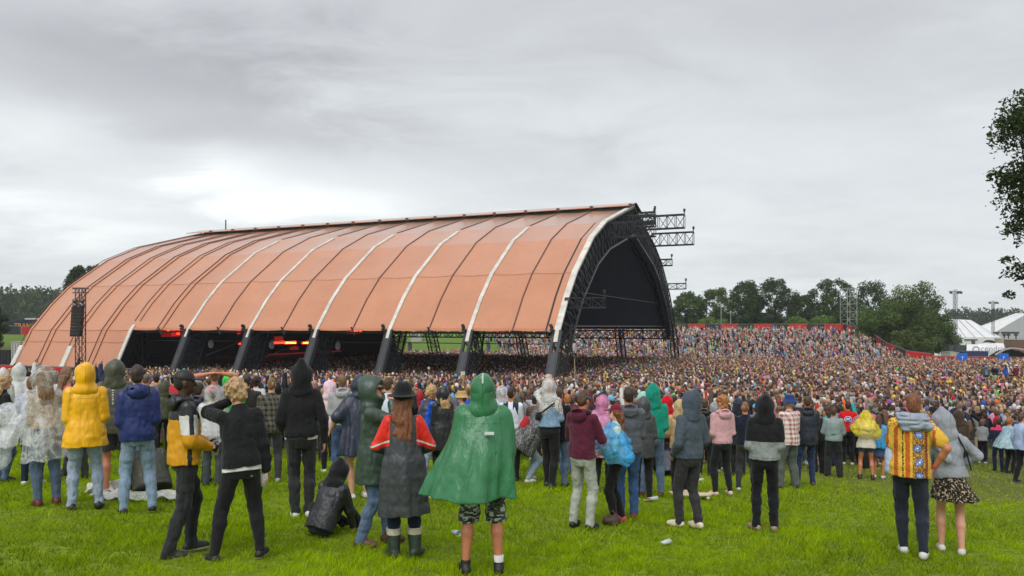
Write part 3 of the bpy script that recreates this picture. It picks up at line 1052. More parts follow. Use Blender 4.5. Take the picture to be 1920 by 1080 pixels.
            for a in range(N_):
                t0, t1 = 2 * PI * a / N_, 2 * PI * (a + 1) / N_
                p0 = s.T((.098 * math.sin(t0), -.02 - .075 * math.cos(t0), 1.468 - .012 * math.cos(t0 + PI)))
                p1 = s.T((.098 * math.sin(t1), -.02 - .075 * math.cos(t1), 1.468 - .012 * math.cos(t1 + PI)))
                fd.cap(p0, p1, .030, .030, k=.02)
            fd.ell(s.T((0, -.115, 1.43)), (.125, .05, .085), s.M, k=.04)
            fd.ell(s.T((0, -.125, 1.47)), (.085, .03, .035), s.M, k=.015, op='sub')
            fd.wrinkle(.008, (10, 10, 22), s.rs)
        return fd

    def hair(s, kind='short'):
        big = {'curly': .05, 'long': .03, 'wavy': .04}.get(kind, .015)
        pts = [s.H((.11, .12, 1.80)), s.H((-.11, -.15, 1.80)), s.H((.11, -.15, 1.5)), s.H((-.11, .1, 1.5))]
        if kind in ('long', 'wavy'): pts += [s.H((.12, -.16, 1.15)), s.H((-.12, -.1, 1.15))]
        fd = s.field(pts, .03 + big, max(.008, s.res * .9) if kind in ('curly', 'long', 'wavy') else None)
        HM = s.HM
        k = {'buzz': -.006, 'short': .004, 'curly': .026, 'long': .008, 'wavy': .014, 'bun': .0}[kind]
        fd.ell(s.H((0, -.012, 1.662)), s.r(.084 + k, .102 + k, .103 + k), HM, k=.01)
        if kind in ('short', 'buzz', 'curly', 'bun'):
            fd.ell(s.H((0, -.045, 1.60)), s.r(.070 + k, .060 + k, .07 + k), HM, k=.02)
        if kind in ('long', 'wavy'):
            L = s.sp.get('hairlen', 1.28)
            w = .088 if kind == 'long' else .10
            rows = [(L, 0, -.115, w * .75, .03), (L + .1, 0, -.108, w, .045), (1.50, 0, -.075, w + .005, .06), (1.62, 0, -.04, w, .085)]
            fd.loft([(z + s.off[2], cx + s.H(s.ho)[0] - 0, cy + s.H(s.ho)[1] + .01, rx, ry) for z, cx, cy, rx, ry in rows], None, None, k=.02, folds=(11, .14, .06, 2.2))
        if kind == 'bun': fd.ell(s.H((0, -.10, 1.74)), s.r(.04, .04, .04), HM, k=.01)
        # the face and neck stay free
        fd.ell(s.H((0, .105, 1.595)), s.r(.078, .085, .093), HM, k=.015, op='sub')
        for q in (-1, 1):
            if kind in ('short', 'buzz'): fd.ell(s.H((q * .085, .02, 1.595)), s.r(.03, .045, .045), HM, k=.01, op='sub')
        if kind in ('curly', 'wavy'):
            fd.wrinkle(.022 if kind == 'curly' else .008, (34, 34, 34 if kind == 'curly' else 14), s.rs); fd.wrinkle(.022 if kind == 'curly' else .014, (16, 16, 16), s.rs)
        elif kind == 'long': fd.wrinkle(.006, (50, 50, 5), s.rs)
        else: fd.wrinkle(.006, (34, 34, 14), s.rs); fd.wrinkle(.006, (14, 14, 10), s.rs)
        if s.sp.get('hat'):
            q = s.H((0, 0, 1.675)); n = HM @ np.array([0, 0, 1.0]); fd.clip(n, float(n @ q))
        return fd

    def hat(s, kind='cap'):
        HM = s.HM
        fd = s.field([s.H((.24, .26, 1.83)), s.H((-.24, -.26, 1.60)), s.H((.24, -.26, 1.7)), s.H((-.24, .26, 1.7))], .02)
        if kind == 'cap' or kind == 'capback':
            y = 1 if kind == 'cap' else -1
            fd.ell(s.H((0, -.010, 1.672)), s.r(.088, .106, .090), HM, k=.01)
            q = s.H((0, 0, 1.660)); n = HM @ np.array([0, -.12 * y, -1.0]); n /= np.linalg.norm(n)
            fd.clip(n, float(n @ q))
            fd.ell(s.H((0, .118 * y, 1.668)), s.r(.072, .098, .0095), HM, k=.006)
        elif kind == 'beanie':
            fd.ell(s.H((0, -.012, 1.685)), s.r(.092, .110, .108), HM, k=.01)
            q = s.H((0, 0, 1.645)); n = HM @ np.array([0, .2, -1.0]); n /= np.linalg.norm(n); fd.clip(n, float(n @ q))
        elif kind == 'hat':
            o = s.H(s.ho)
            fd.ell(s.H((0, -.01, 1.668)), s.r(.195, .215, .012), HM, k=.005)
            fd.cap(s.H((0, -.015, 1.68)), s.H((0, -.015, 1.735)), .112, .098, k=.02)
            fd.ell(s.H((0, -.01, 1.845)), s.r(.02, .08, .02), HM, k=.03, op='sub')
            fd.wrinkle(.006, (9, 9, 4), s.rs)
        elif kind == 'bucket':
            rows = [(1.625, 0, -.005, .155, .165), (1.66, 0, -.005, .112, .128), (1.69, 0, -.005, .092, .11), (1.765, 0, -.005, .078, .092)]
            fd.loft([(z, cx, cy, rx, ry) for z, cx, cy, rx, ry in [(z + (s.H(s.ho) - s.ho)[2], cx + (s.H(s.ho) - s.ho)[0], cy + (s.H(s.ho) - s.ho)[1], rx, ry) for z, cx, cy, rx, ry in rows]], HM, s.H(s.ho), k=0)
        return fd

    def shoe(s, i, kind='sneaker'):
        hip, kn, an, td = s.legs[i]
        sole = an[2] - .085
        h = an * [1, 1, 0] + np.array([0, 0, sole])
        up = np.array([0, 0, 1.0])
        tdd = td * [1, 1, 0]
        up_pt = an + (kn - an) / np.linalg.norm(kn - an) * (.05 if kind != 'welly' else .22)
        fd = s.field([h - tdd * .08, h + tdd * .22, up_pt, an], .075, max(s.res * .8, .006))
        big = 1.0 if not s.fem else .9
        b = .012 if kind in ('boot', 'welly', 'chunky') else 0
        fd.cap(h - tdd * .035 + up * .042, h + tdd * .10 * big + up * .036, .040 + b * .5, .043 + b * .5, k=.01)
        fd.cap(h + tdd * .08 * big + up * .034, h + tdd * .155 * big + up * .030, .043 + b * .4, .036 + b * .3, k=.02)
        fd.cap(h - tdd * .02 + up * .05, h + tdd * .03 + up * .075, .042, .040, k=.02)
        if kind in ('boot', 'welly', 'high'):
            fd.cap(an + [0, 0, -.01], up_pt, .064 if kind == 'welly' else .050 if kind != 'high' else .044, .084 if kind == 'welly' else .048, k=.02)
        fd.clip((0, 0, -1), -(sole - .004))
        cut = up_pt[2]
        fd.clip((0, 0, 1), cut)
        return fd, sole


def build_person(sp, loc, rz, H, res, hm=None):
    """sp: the look and pose; builds an Empty at the feet with body, clothes, hair and shoes as children"""
    p = Person(sp, res)
    root = empty('person', loc, rz, sp.get('label'), 'person', sp.get('group'))
    sc = H / 1.75 if H else 1.0
    if hm:
        off = 1.755
        if (sp.get('top') or {}).get('hood') == 'up' or (sp.get('poncho') or {}).get('hood'): off = 1.785
        if sp.get('hair', ('', ''))[0] == 'curly': off = 1.785
        if sp.get('hat'): off = {'cap': 1.775, 'capback': 1.775, 'beanie': 1.79, 'hat': 1.825, 'bucket': 1.765}[sp['hat'][0]]
        sc = hm / max(p.H((0, 0, off))[2], p.H((0, -.05, off))[2])
        sp['_sc'] = sc
    root.scale = (sc * .93, sc * .96, sc)
    field_obj(p.body(), 'body', skin_mat(sp.get('skin', 'fair')), root)
    if sp.get('face') and res < .02:
        for q in (-1, 1):
            mb = MB(); c = p.H((q * .032, .088, 1.637)); mb.lathe(c, [(.0, -.011), (.008, -.008), (.011, 0), (.008, .008), (0, .011)], 8)
            mb.build('eye', simple('eye_dark', (.02, .015, .012), .2), root, True)
    # clothes
    if 'legs' in sp:
        L = sp['legs']
        if L['kind'] == 'skirt':
            field_obj(p.skirt(L.get('hem', .55), L.get('w', .26), L.get('folds', (9, .10))), 'skirt', L['mat'], root)
        else:
            field_obj(p.trousers(L['kind'], L.get('fit', 0), L.get('cut')), 'shorts' if L['kind'] == 'shorts' else 'trousers', L['mat'], root)
    T = sp.get('top')
    if T:
        kw = {k: v for k, v in T.items() if k in ('hem', 'fit', 'sleeve', 'flare', 'folds', 'collar', 'blow')}
        mats = [T['mat']] + list(T.get('mats', []))
        z = T.get('zone')
        zf = (lambda x, y, zz: z(p, x, y, zz)) if z else None
        top = field_obj(p.top(T.get('style', 'jacket'), **kw), T.get('name', 'jacket'), mats, root, zf)
        if T.get('hood') in ('up', 'down'):
            field_obj(p.hood(T['hood'] == 'up', T.get('hbig', 1.0), T.get('hpoint', 0)), 'hood', T.get('hmat', T['mat']), root)
        if 'under' in T:      # the shirt that shows below the hem
            fd = p.field([p.T((.22, .18, T['hem'] + .02)), p.T((-.22, -.18, T['hem'] - .08))], .05)
            h = T['hem']; s_ = p.off
            fd.loft([(h - .038 + s_[2], s_[0], s_[1], .176 + T.get('fit', .01), .134), (h + .03 + s_[2], s_[0], s_[1], .170 + T.get('fit', .01), .126)], p.M, p.o + s_, k=0, soft=0)
            field_obj(fd, 'shirt_hem', T['under'], root)
    Q = sp.get('poncho')
    if Q:
        kw = {k: v for k, v in Q.items() if k in ('hem', 'w', 'd', 'folds', 'blow', 'shoulder')}
        po = field_obj(p.poncho(**kw), 'poncho', Q['mat'], root)
        if Q.get('hood'):
            field_obj(p.hood(True, Q.get('hbig', 1.08), Q.get('hpoint', .0)), 'hood', Q['mat'], root)
    if sp.get('hair'):
        kind, colr = sp['hair']
        field_obj(p.hair(kind), 'hair', hair_mat(colr), root)
    if sp.get('hat'):
        kind, m = sp['hat']
        field_obj(p.hat(kind), 'hat', m, root)
    if 'shoes' in sp:
        for i in (0, 1):
            kind = sp['shoes'][0]; m = sp['shoes'][1]; sm = sp['shoes'][2] if len(sp['shoes']) > 2 else m
            fd, sole = p.shoe(i, kind)
            if kind == 'welly' and len(sp['shoes']) > 2:
                field_obj(fd, 'boot', [m, sm], root, lambda x, y, z: (z > sole + .232).astype(int))
            else:
                field_obj(fd, 'boot' if kind in ('boot', 'welly') else 'shoe', [m, sm], root, lambda x, y, z: (z < sole + .022).astype(int))
    root['_g'] = 0
    del root['_g']
    return root, p


def wpt(root, q):
    return Matrix.LocRotScale(root.location, root.rotation_euler, root.scale) @ Vector(q)
# ---------------------------------------------------------------- ground
def build_ground():
    def axis(a, b, n0, step0, grow):
        v = [0.0]; st = step0
        while v[-1] < b:
            v.append(v[-1] + st)
            if len(v) > n0: st *= grow
        w = [0.0]; st = step0
        while w[-1] > a:
            w.append(w[-1] - st)
            if len(w) > n0: st *= grow
        return np.array(sorted(set(w + v)))
    xs = axis(-900, 900, 60, .5, 1.035)
    ys = axis(-60, 1500, 90, .4, 1.035)
    X, Y = np.meshgrid(xs, ys, indexing='ij')
    Z = ground(X, Y)
    rs = np.random.RandomState(3)
    Z = Z + .015 * np.sin(X * 1.7 + 1.3 * np.sin(Y * .9)) * np.sin(Y * 1.3 + .7 * np.sin(X * 1.1))
    nx, ny = len(xs), len(ys)
    V = np.stack([X, Y, Z], -1).reshape(-1, 3)
    i, j = np.meshgrid(np.arange(nx - 1), np.arange(ny - 1), indexing='ij')
    a = (i * ny + j).ravel()
    Q = np.stack([a, a + ny, a + ny + 1, a + 1], 1)
    t = NT('ground_turf')
    co = t.tc.outputs['Object']
    n1_ = t.noise(.35, 5, .6); n2_ = t.noise(9, 6, .7); n3 = t.noise(1.6, 4, .6)
    g = t.mix(t.ramp(n2_, [(.3, 0.), (.7, 1.)]), (.070, .120, .004), (.26, .36, .01))
    g = t.mix(t.ramp(n1_, [(.4, 0.), (.65, .5)]), g, (.16, .19, .03))
    # trampled, muddy turf where people have stood
    x, y, z = t.sep()
    worn = t.math('ADD', t.math('MULTIPLY', t.math('SUBTRACT', y, t.math('MULTIPLY', x, -.15)), .05), t.math('MULTIPLY', n3, .9))
    rt = t.math('MULTIPLY', t.math('SUBTRACT', x, 4.5), .10)
    worn = t.math('ADD', worn, t.math('MAXIMUM', rt, 0.))
    wm = t.ramp(worn, [(1.25, 0.), (1.7, .65)]) if False else t.ramp(t.math('MULTIPLY', worn, .4), [(.52, 0.), (.72, .7)])
    g = t.mix(wm, g, t.mix(n2_, (.07, .062, .03), (.12, .12, .05)))
    far = t.ramp(t.math('MULTIPLY', y, 1 / 200), [(.52, 0.), (.54, 1.)])
    g = t.mix(far, g, t.mix(n1_, (.09, .16, .025), (.14, .22, .04)))
    t.P(Base_Color=g, Roughness=.9)
    t.p.inputs['Specular IOR Level'].default_value = .15
    t.bump(n2_, .8, .03)
    tag(link('ground', np_mesh('ground', V, Q), t.m, None, True), kind='structure')


def build_grass():
    """real blades on the near turf, wider and sparser as they recede"""
    rs = np.random.RandomState(11)
    bands = [(4.6, 8.5, 2600, .0062, .060), (8.5, 12, 1500, .0082, .062), (12, 17, 800, .012, .066), (17, 25, 320, .020, .075)]
    allV = []; allF = []; allC = []; n0 = 0
    for y0, y1, dens, w, h in bands:
        A = .70 * (y1 * y1 - y0 * y0) * 1.02
        n = int(A * dens)
        y = np.sqrt(rs.rand(n) * (y1 * y1 - y0 * y0) + y0 * y0)
        x = (rs.rand(n) * 2 - 1) * y * .72
        # tufts: thin out between clumps
        cl = np.sin(x * 5.1 + 2 * np.sin(y * 3.7)) * np.sin(y * 6.3 + 1.7 * np.sin(x * 4.1)) + .6 * np.sin(x * 13.0 + y * 3) * np.sin(y * 11.0 - x * 5)
        wear = 1 / (1 + np.exp(-((x - 6.5) * .55 + (y - 15) * .35 + .8 * np.sin(x * 1.1 + y * .7))))
        keep = rs.rand(n) < (.62 + .38 * (cl > -.2)) * (1 - .55 * wear)
        x, y, cl, wear = x[keep], y[keep], cl[keep], wear[keep]
        n = len(x)
        z = ground(x, y) + .0
        ang = rs.rand(n) * 2 * PI
        hh = h * (.45 + .75 * rs.rand(n)) * (1 + .42 * cl) * (1 - .45 * wear)
        ww = w * (.7 + .6 * rs.rand(n))
        lean = hh * (.25 + .9 * rs.rand(n)); la = ang + rs.randn(n) * .6 + .5
        dx, dy = np.cos(ang) * ww / 2, np.sin(ang) * ww / 2
        lx, ly = np.cos(la) * lean, np.sin(la) * lean
        b = z - .01
        P = np.stack([np.stack([x - dx, y - dy, b], -1), np.stack([x + dx, y + dy, b], -1),
                      np.stack([x + dx * .8 + lx * .35, y + dy * .8 + ly * .35, b + hh * .6], -1), np.stack([x - dx * .8 + lx * .35, y - dy * .8 + ly * .35, b + hh * .6], -1),
                      np.stack([x + lx + dx * .15, y + ly + dy * .15, b + hh], -1), np.stack([x + lx - dx * .15, y + ly - dy * .15, b + hh], -1)], 1)
        allV.append(P.reshape(-1, 3))
        k = np.arange(n) * 6 + n0
        allF.append(np.stack([np.stack([k, k + 1, k + 2, k + 3], 1), np.stack([k + 3, k + 2, k + 4, k + 5], 1)], 1).reshape(-1, 4))
        v = rs.rand(n); patch = .5 + .5 * np.sin(x * .8 + 1.3 * np.sin(y * .55)) * np.sin(y * .7)
        c0 = np.array([.050, .110, .002]); c1 = np.array([.50, .70, .002]); c2 = np.array([.55, .52, .10])
        mixv = np.clip(.50 * v + .32 * patch + .24 * cl, 0, 1)[:, None]
        c = c0 * (1 - mixv) + c1 * mixv
        dry = (rs.rand(n) < .06 + .25 * wear)[:, None]
        c = np.where(dry, c2 * (.5 + .6 * v[:, None]), c)
        allC.append(np.repeat(np.concatenate([c, np.ones((n, 1))], 1), 2, 0))
        n0 += n * 6
    V = np.concatenate(allV); F = np.concatenate(allF); Cc = np.concatenate(allC).astype(np.float32)
    me = np_mesh('grass', V, F)
    at = me.attributes.new('tint', 'FLOAT_COLOR', 'FACE'); at.data.foreach_set('color', Cc.ravel())
    t = NT('grass_blade')
    c = t.attr('tint')[0]
    t.P(Base_Color=c, Roughness=.5)
    t.p.inputs['Specular IOR Level'].default_value = .08
    tr = t.n.new('ShaderNodeBsdfTranslucent'); t.l.new(t.mix(1.0, c, (1.0, 1.0, .3), 'MULTIPLY'), tr.inputs[0])
    mx = t.n.new('ShaderNodeMixShader'); mx.inputs[0].default_value = .4
    t.l.new(t.p.outputs[0], mx.inputs[1]); t.l.new(tr.outputs[0], mx.inputs[2]); t.l.new(mx.outputs[0], t.out.inputs[0])
    tag(link('grass', me, t.m), kind='stuff')


# ---------------------------------------------------------------- the big tent
PROF = [(-2.6, -5.7), (.0, -.35), (2.3, 2.45), (4.5, 4.6), (9.5, 8.1), (14.0, 10.1), (25.2, 13.25)]
HALF = 25.2


def tentp(u, t, z):
    return Vector((N0[0] + AX * t + PX_ * u, N0[1] + AY * t + PY_ * u, z))


def prof_at(u):
    us = [p[0] for p in PROF]; zs = [p[1] for p in PROF]
    if u > HALF: u = 2 * HALF - u
    return float(np.interp(u, us, zs))


AV = Vector((AX, AY, 0)); PV = Vector((PX_, PY_, 0)); ZV = Vector((0, 0, 1))
BAY = 7.72; NB = 8


def build_tent():
    root = empty('festival_tent', tentp(HALF, BAY * 4, -6), 0, 'huge salmon pink vaulted festival tent over the packed arena, open at its near side', 'tent')
    base = root.location.copy()
    salmon = NT('salmon_canvas')
    nb = salmon.noise(.22, 5, .6); nf = salmon.noise(2.4, 5, .65, src=salmon.mapping(scale=(1, 1, .35)))
    c = salmon.ramp(nb, [(.3, (.49, .206, .104)), (.7, (.575, .248, .130))])
    c = salmon.mix(salmon.ramp(nf, [(.45, 0.), (.8, .22)]), c, (.32, .13, .08))
    salmon.P(Base_Color=c, Roughness=.50)
    salmon.p.inputs['Specular IOR Level'].default_value = .25
    salmon.p.inputs['Coat Weight'].default_value = 1.0; salmon.p.inputs['Coat Roughness'].default_value = .18; salmon.p.inputs['Coat IOR'].default_value = 1.5; salmon.p.inputs['Sheen Weight'].default_value = .55; salmon.p.inputs['Sheen Roughness'].default_value = .25
    salmon.bump(salmon.math('ADD', salmon.noise(.5, 3), salmon.math('MULTIPLY', salmon.noise(3, 4), .12)), .35, .25)
    white = simple('rib_white', (.62, .60, .54), .6, var=.2, vscale=1.2)
    seam = simple('seam_brown', (.12, .055, .04), .7)
    seam2 = simple('seam_soft', (.20, .085, .055), .7)
    steel = simple('truss_black', (.022, .024, .028), .45, .3, var=.3)
    alu = simple('truss_grey', (.10, .105, .115), .4, .6, var=.3)
    black = simple('black_cloth_and_shade', (.006, .007, .011), .9, var=.3, vscale=1.0, spec=.1)
    slate = simple('slate_cladding', (.040, .044, .052), .6, var=.25, vscale=1.5)

    def loc(o):
        o.location = Vector((0, 0, 0)); return o

    def add(mb, name, mats, sm=False, parent=None):
        for i, v in enumerate(mb.v):
            if True: mb.v[i] = (v[0] - base.x, v[1] - base.y, v[2] - base.z)
        return mb.build(name, mats, parent or root, sm)

    # canopy: facetted across, sagging a little between the ribs
    def rows(skirt):
        P = PROF[1:] if not skirt else PROF
        out = []
        for a, b in zip(P[:-1], P[1:]):
            n = max(2, int(math.hypot(b[0] - a[0], b[1] - a[1]) / .9))
            for k in range(n):
                out.append((a[0] + (b[0] - a[0]) * k / n, a[1] + (b[1] - a[1]) * k / n, (k / n), math.hypot(b[0] - a[0], b[1] - a[1])))
        out.append((P[-1][0], P[-1][1], 0, 1))
        return out
    mb = MB()
    sub = 8
    for far in (0, 1):
        for b in range(NB * 2):
            t0, t1 = b * BAY / 2, (b + 1) * BAY / 2
            skirt = t0 > 5.9 * BAY
            rr = rows(skirt)
            for i in range(len(rr) - 1):
                for k in range(sub):
                    q = []
                    for (r_, kk) in ((i, k), (i, k + 1), (i + 1, k + 1), (i + 1, k)):
                        u, z, f, L = rr[r_]
                        g = kk / sub
                        sag = .11 * math.sin(PI * g)
                        zz_ = z - sag * .8
                        uu = u + sag * .6
                        if r_ == 0 and not skirt: zz_ += .05 * math.sin(PI * g)
                        if far: uu = 2 * HALF - uu
                        q.append(tentp(uu, t0 + (t1 - t0) * g, zz_))
                    mb.quad(q[::-1] if far else q)
    o = add(mb, 'canopy', salmon.m, True)
    bm = bmesh.new(); bm.from_mesh(o.data); bmesh.ops.remove_doubles(bm, verts=bm.verts, dist=.001); bm.to_mesh(o.data); bm.free()
    # facet breaks stay crisp
    try:
        o.data.set_sharp_from_angle(angle=R(4.5))
    except Exception:
        pass
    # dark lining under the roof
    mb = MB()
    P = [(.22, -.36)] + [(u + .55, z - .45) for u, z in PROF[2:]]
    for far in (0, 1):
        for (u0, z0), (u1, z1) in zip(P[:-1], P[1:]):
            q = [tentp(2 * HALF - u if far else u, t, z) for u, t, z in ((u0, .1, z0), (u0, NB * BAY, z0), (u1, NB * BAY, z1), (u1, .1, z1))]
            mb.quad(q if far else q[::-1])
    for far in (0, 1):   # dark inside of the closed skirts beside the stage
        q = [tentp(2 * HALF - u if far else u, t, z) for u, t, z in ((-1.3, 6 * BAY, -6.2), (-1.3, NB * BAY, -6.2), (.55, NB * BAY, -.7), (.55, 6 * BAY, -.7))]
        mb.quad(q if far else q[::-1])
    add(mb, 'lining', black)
    # end wall behind the stage
    mb = MB()
    pts = [tentp(u, NB * BAY - .05, z) for u, z in PROF] + [tentp(2 * HALF - u, NB * BAY - .05, z) for u, z in PROF[::-1][1:]]
    pts[0].z = pts[-1].z = -6.6
    mb.quad(pts)
    add(mb, 'end_wall', black)
    # gable curtain, hung inside the open end
    inner = [(u + 2.6, z - 1.9) for u, z in PROF[1:-1]] + [(HALF, PROF[-1][1] - 3.0)]
    mb = MB()
    ip = [(3.0, .05)] + [(u, z) for u, z in inner if z > .3]
    pts = [tentp(u, 1.1, z) for u, z in ip] + [tentp(2 * HALF - u, 1.1, z) for u, z in ip[::-1][1:]]
    mb.quad(pts)
    add(mb, 'gable_curtain', simple('gable_cloth', (.003, .0042, .009), .9, var=.4, vscale=.5, spec=.08))
    mb = MB()     # hem bar and the faint horizontal seams of the curtain
    mb.bar(tentp(2.5, .95, .02), tentp(2 * HALF - 2.5, .95, .02), .14)
    mb.bar(tentp(8.0, .95, 3.1), tentp(2 * HALF - 6.0, .95, 3.1), .05)
    add(mb, 'curtain_bar', alu)
    # ribs: white covers on the bay lines, brown seams between
    def strip(t, w, mat, name, z_lo, z_hi, lift=.10, dbl=False, far=False):
        mb = MB()
        P = [p for p in PROF]
        fine = []
        for a, b in zip(P[:-1], P[1:]):
            for k in range(6): fine.append((a[0] + (b[0] - a[0]) * k / 6, a[1] + (b[1] - a[1]) * k / 6))
        fine.append(P[-1])
        fine = [p for p in fine if z_lo <= p[1] <= z_hi]
        offs = (0,) if not dbl else (-.38, .38)
        for dd in offs:
            for a, b in zip(fine[:-1], fine[1:]):
                nrm = Vector((0, 0, 0)) + PV * (-(b[1] - a[1])) + ZV * (b[0] - a[0]); nrm.normalize()
                fl = 2 * HALF
                A0 = tentp(a[0], t + dd, a[1]); B0 = tentp(b[0], t + dd, b[1])
                e = (B0 - A0).normalized() * .02
                c4 = [A0 - AV * w / 2 - e, A0 + AV * w / 2 - e, B0 + AV * w / 2 + e, B0 - AV * w / 2 + e]
                up = [p + nrm * lift for p in c4]; dn = [p - nrm * .03 for p in c4]
                mb.quad(up[::-1]); mb.quad([dn[0], up[0], up[3], dn[3]][::-1]); mb.quad([dn[1], dn[2], up[2], up[1]][::-1]); mb.quad([dn[0], dn[1], up[1], up[0]][::-1]); mb.quad([dn[3], up[3], up[2], dn[2]][::-1])
        return add(mb, name, mat)
    for b in range(NB + 1):
        t = b * BAY
        if b == 0: strip(t, .50, white, 'rib_cover', -1.3, 13.3, .12)
        elif b <= 5:
            strip(t, .34 if b < 4 else .30, white, 'rib_cover', -1.3, 10.0, .09); strip(t, .13, seam, 'seam', 10.0, 13.3, .05)
        elif b == 6:
            strip(t, .42, white, 'rib_cover', -5.75, .4, .10); strip(t, .055, seam2, 'seam', .4, 13.3, .04, dbl=True)
        else:
            strip(t, .62, white, 'rib_cover', -5.75, -2.0, .14); strip(t, .055, seam2, 'seam', -2.2, 13.3, .04, dbl=True)
    for b in range(NB):
        t = (b + .5) * BAY
        strip(t, .11 if b < 5 else .055, seam if b < 5 else seam2, 'seam', -.9 if b < 6 else -5.75, 13.3, .055, dbl=b >= 5)
    def hseam(u0, t0, t1, w=.10):
        mb = MB()
        z0 = prof_at(u0); z1 = prof_at(u0 + .05); e = Vector((PX_ * .05, PY_ * .05, z1 - z0)).normalized(); nrm = PV * (-e.z) + ZV * (e.x * PX_ + e.y * PY_)
        k = int((t1 - t0) / (BAY / 16) + .5)
        for far in (0,):
            for i in range(k):
                q = []
                for tt in (t0 + (t1 - t0) * i / k, t0 + (t1 - t0) * (i + 1) / k):
                    g = (tt / (BAY / 2)) % 1.0
                    sag = .11 * math.sin(PI * g)
                    c = tentp(u0 + sag * .6, tt, z0 - sag * .8) + nrm * .03
                    q.append(c)
                mb.quad([q[0] - e * w / 2, q[0] + e * w / 2, q[1] + e * w / 2, q[1] - e * w / 2])
        return add(mb, 'seam', salmon_dk)
    salmon_dk = simple('salmon_hem', (.46, .17, .08), .6)
    for uu_ in (4.5,): hseam(uu_, 0, NB * BAY, .05)
    hseam(.12, 0, 6 * BAY, .28); hseam(.0, 6 * BAY, NB * BAY, .08); hseam(-.6, 6 * BAY, NB * BAY, .10)
    # ridge cap with its dark shadow gap
    mb = MB()
    for i in range(NB * 2):
        t0, t1 = i * BAY / 2 - (.45 if i == 0 else 0), (i + 1) * BAY / 2 + (.6 if i == NB * 2 - 1 else 0)
        for sgn in (1, -1):
            uu = lambda d: HALF - sgn * d
            q = [tentp(uu(2.6), t0, 12.97), tentp(uu(2.6), t1, 12.97), tentp(uu(0), t1, 13.62), tentp(uu(0), t0, 13.62)]
            mb.quad(q if sgn > 0 else q[::-1])
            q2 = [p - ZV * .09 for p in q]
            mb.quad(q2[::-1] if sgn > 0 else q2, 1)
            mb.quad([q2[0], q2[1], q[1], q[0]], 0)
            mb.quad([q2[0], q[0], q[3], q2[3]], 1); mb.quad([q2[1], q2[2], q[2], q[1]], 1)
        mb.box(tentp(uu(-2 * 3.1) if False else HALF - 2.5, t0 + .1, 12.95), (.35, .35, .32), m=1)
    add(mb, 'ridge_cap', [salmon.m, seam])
    mb = MB(); mb.bar(tentp(HALF, NB * BAY - 4, 13.5), tentp(HALF, NB * BAY - 4, 14.9), .18, n=6); add(mb, 'ridge_post', alu)
    # end arch: deep lattice between outer and inner chords
    mb = MB(); mg = MB()
    fine = []
    for a, b in zip(PROF[1:-1], PROF[2:]):
        n = max(2, round(math.hypot(b[0] - a[0], b[1] - a[1]) / 1.1))
        for k in range(n): fine.append((a[0] + (b[0] - a[0]) * k / n, a[1] + (b[1] - a[1]) * k / n))
    fine.append(PROF[-1])
    def innerpt(u, z, k):
        i = k / (len(fine) - 1)
        return (u + 2.55 * (1 - i) + .0 * i, z - 1.75 - 1.35 * i)
    for far in (0, 1):
        F_ = (lambda u: 2 * HALF - u) if far else (lambda u: u)
        pr = None
        for k, (u, z) in enumerate(fine):
            iu, iz = innerpt(u, z, k)
            for tt in (-.15, 1.0):
                A = tentp(F_(u), tt, z - .15); B = tentp(F_(iu), tt, iz)
                if pr:
                    (mg if tt < 0 else mb).bar(pr[tt][1], B, .16, m=0)
                    mb.bar(pr[tt][0], A, .14)
                    mb.bar(pr[tt][0], B, .06); mb.bar(pr[tt][1] if k % 2 else pr[tt][0], A if k % 2 else B, .05)
                mb.bar(A, B, .07)
                if k < len(fine) - 1:
                    u2, z2 = fine[k + 1]
                    mb.bar(A, tentp(F_((u2 + iu) / 2), tt, (z2 + iz) / 2), .045)
                    mb.bar(tentp(F_((u * .45 + iu * .55)), tt, z * .45 + iz * .55), tentp(F_((u2 * .8 + iu * .2)), tt, z2 * .8 + iz * .2), .04)
            cur = {tt: (tentp(F_(u), tt, z - .15), tentp(F_(iu), tt, iz)) for tt in (-.15, 1.0)}
            pr = cur
    add(mb, 'gable_truss', steel); add(mg, 'inner_chord', alu)
    # added black sheet for the unlit roof interior seen between the arch chords
    mb = MB()
    for far in (0, 1):
        F_ = (lambda u: 2 * HALF - u) if far else (lambda u: u)
        for k in range(len(fine) - 1):
            a, b = fine[k], fine[k + 1]; ia, ib = innerpt(*a, k), innerpt(*b, k + 1)
            mb.quad([tentp(F_(a[0]), .5, a[1] - .2), tentp(F_(b[0]), .5, b[1] - .2), tentp(F_(ib[0]), .5, ib[1]), tentp(F_(ia[0]), .5, ia[1])])
    add(mb, 'gable_infill', black)
    # cross girder in the gable and the outriggers for rigging
    def outrig(u, z, L, h, w=.9, s0=0.0):
        mb = MB()
        a = tentp(u, s0, z); b = tentp(u, -L, z)
        mb.truss(a, b, w, h, PV, ZV, seg=max(2, round(L / 1.0)), cw=.11, dw=.06)
        mb.bar(b + ZV * h / 2, b + ZV * (h / 2 + .45), .09)
        mb.box(b + ZV * (h / 2 + .5), (.22, .22, .32))
        add(mb, 'outrigger', steel)
    outrig(27.5, 12.15, 2.0, 1.3); outrig(29.6, 11.9, 4.9, 1.5); outrig(35.4, 10.6, 5.0, 1.5); outrig(40.3, 8.2, 1.5, .8); outrig(45.6, 5.4, 2.4, .75, .6); outrig(49.2, 1.9, 4.6, .8, .6); outrig(2.2, 1.9, 3.2, .8, .7); outrig(15.0, 9.3, 4.6, 1.4); outrig(21.5, 11.0, 3.2, 1.2)
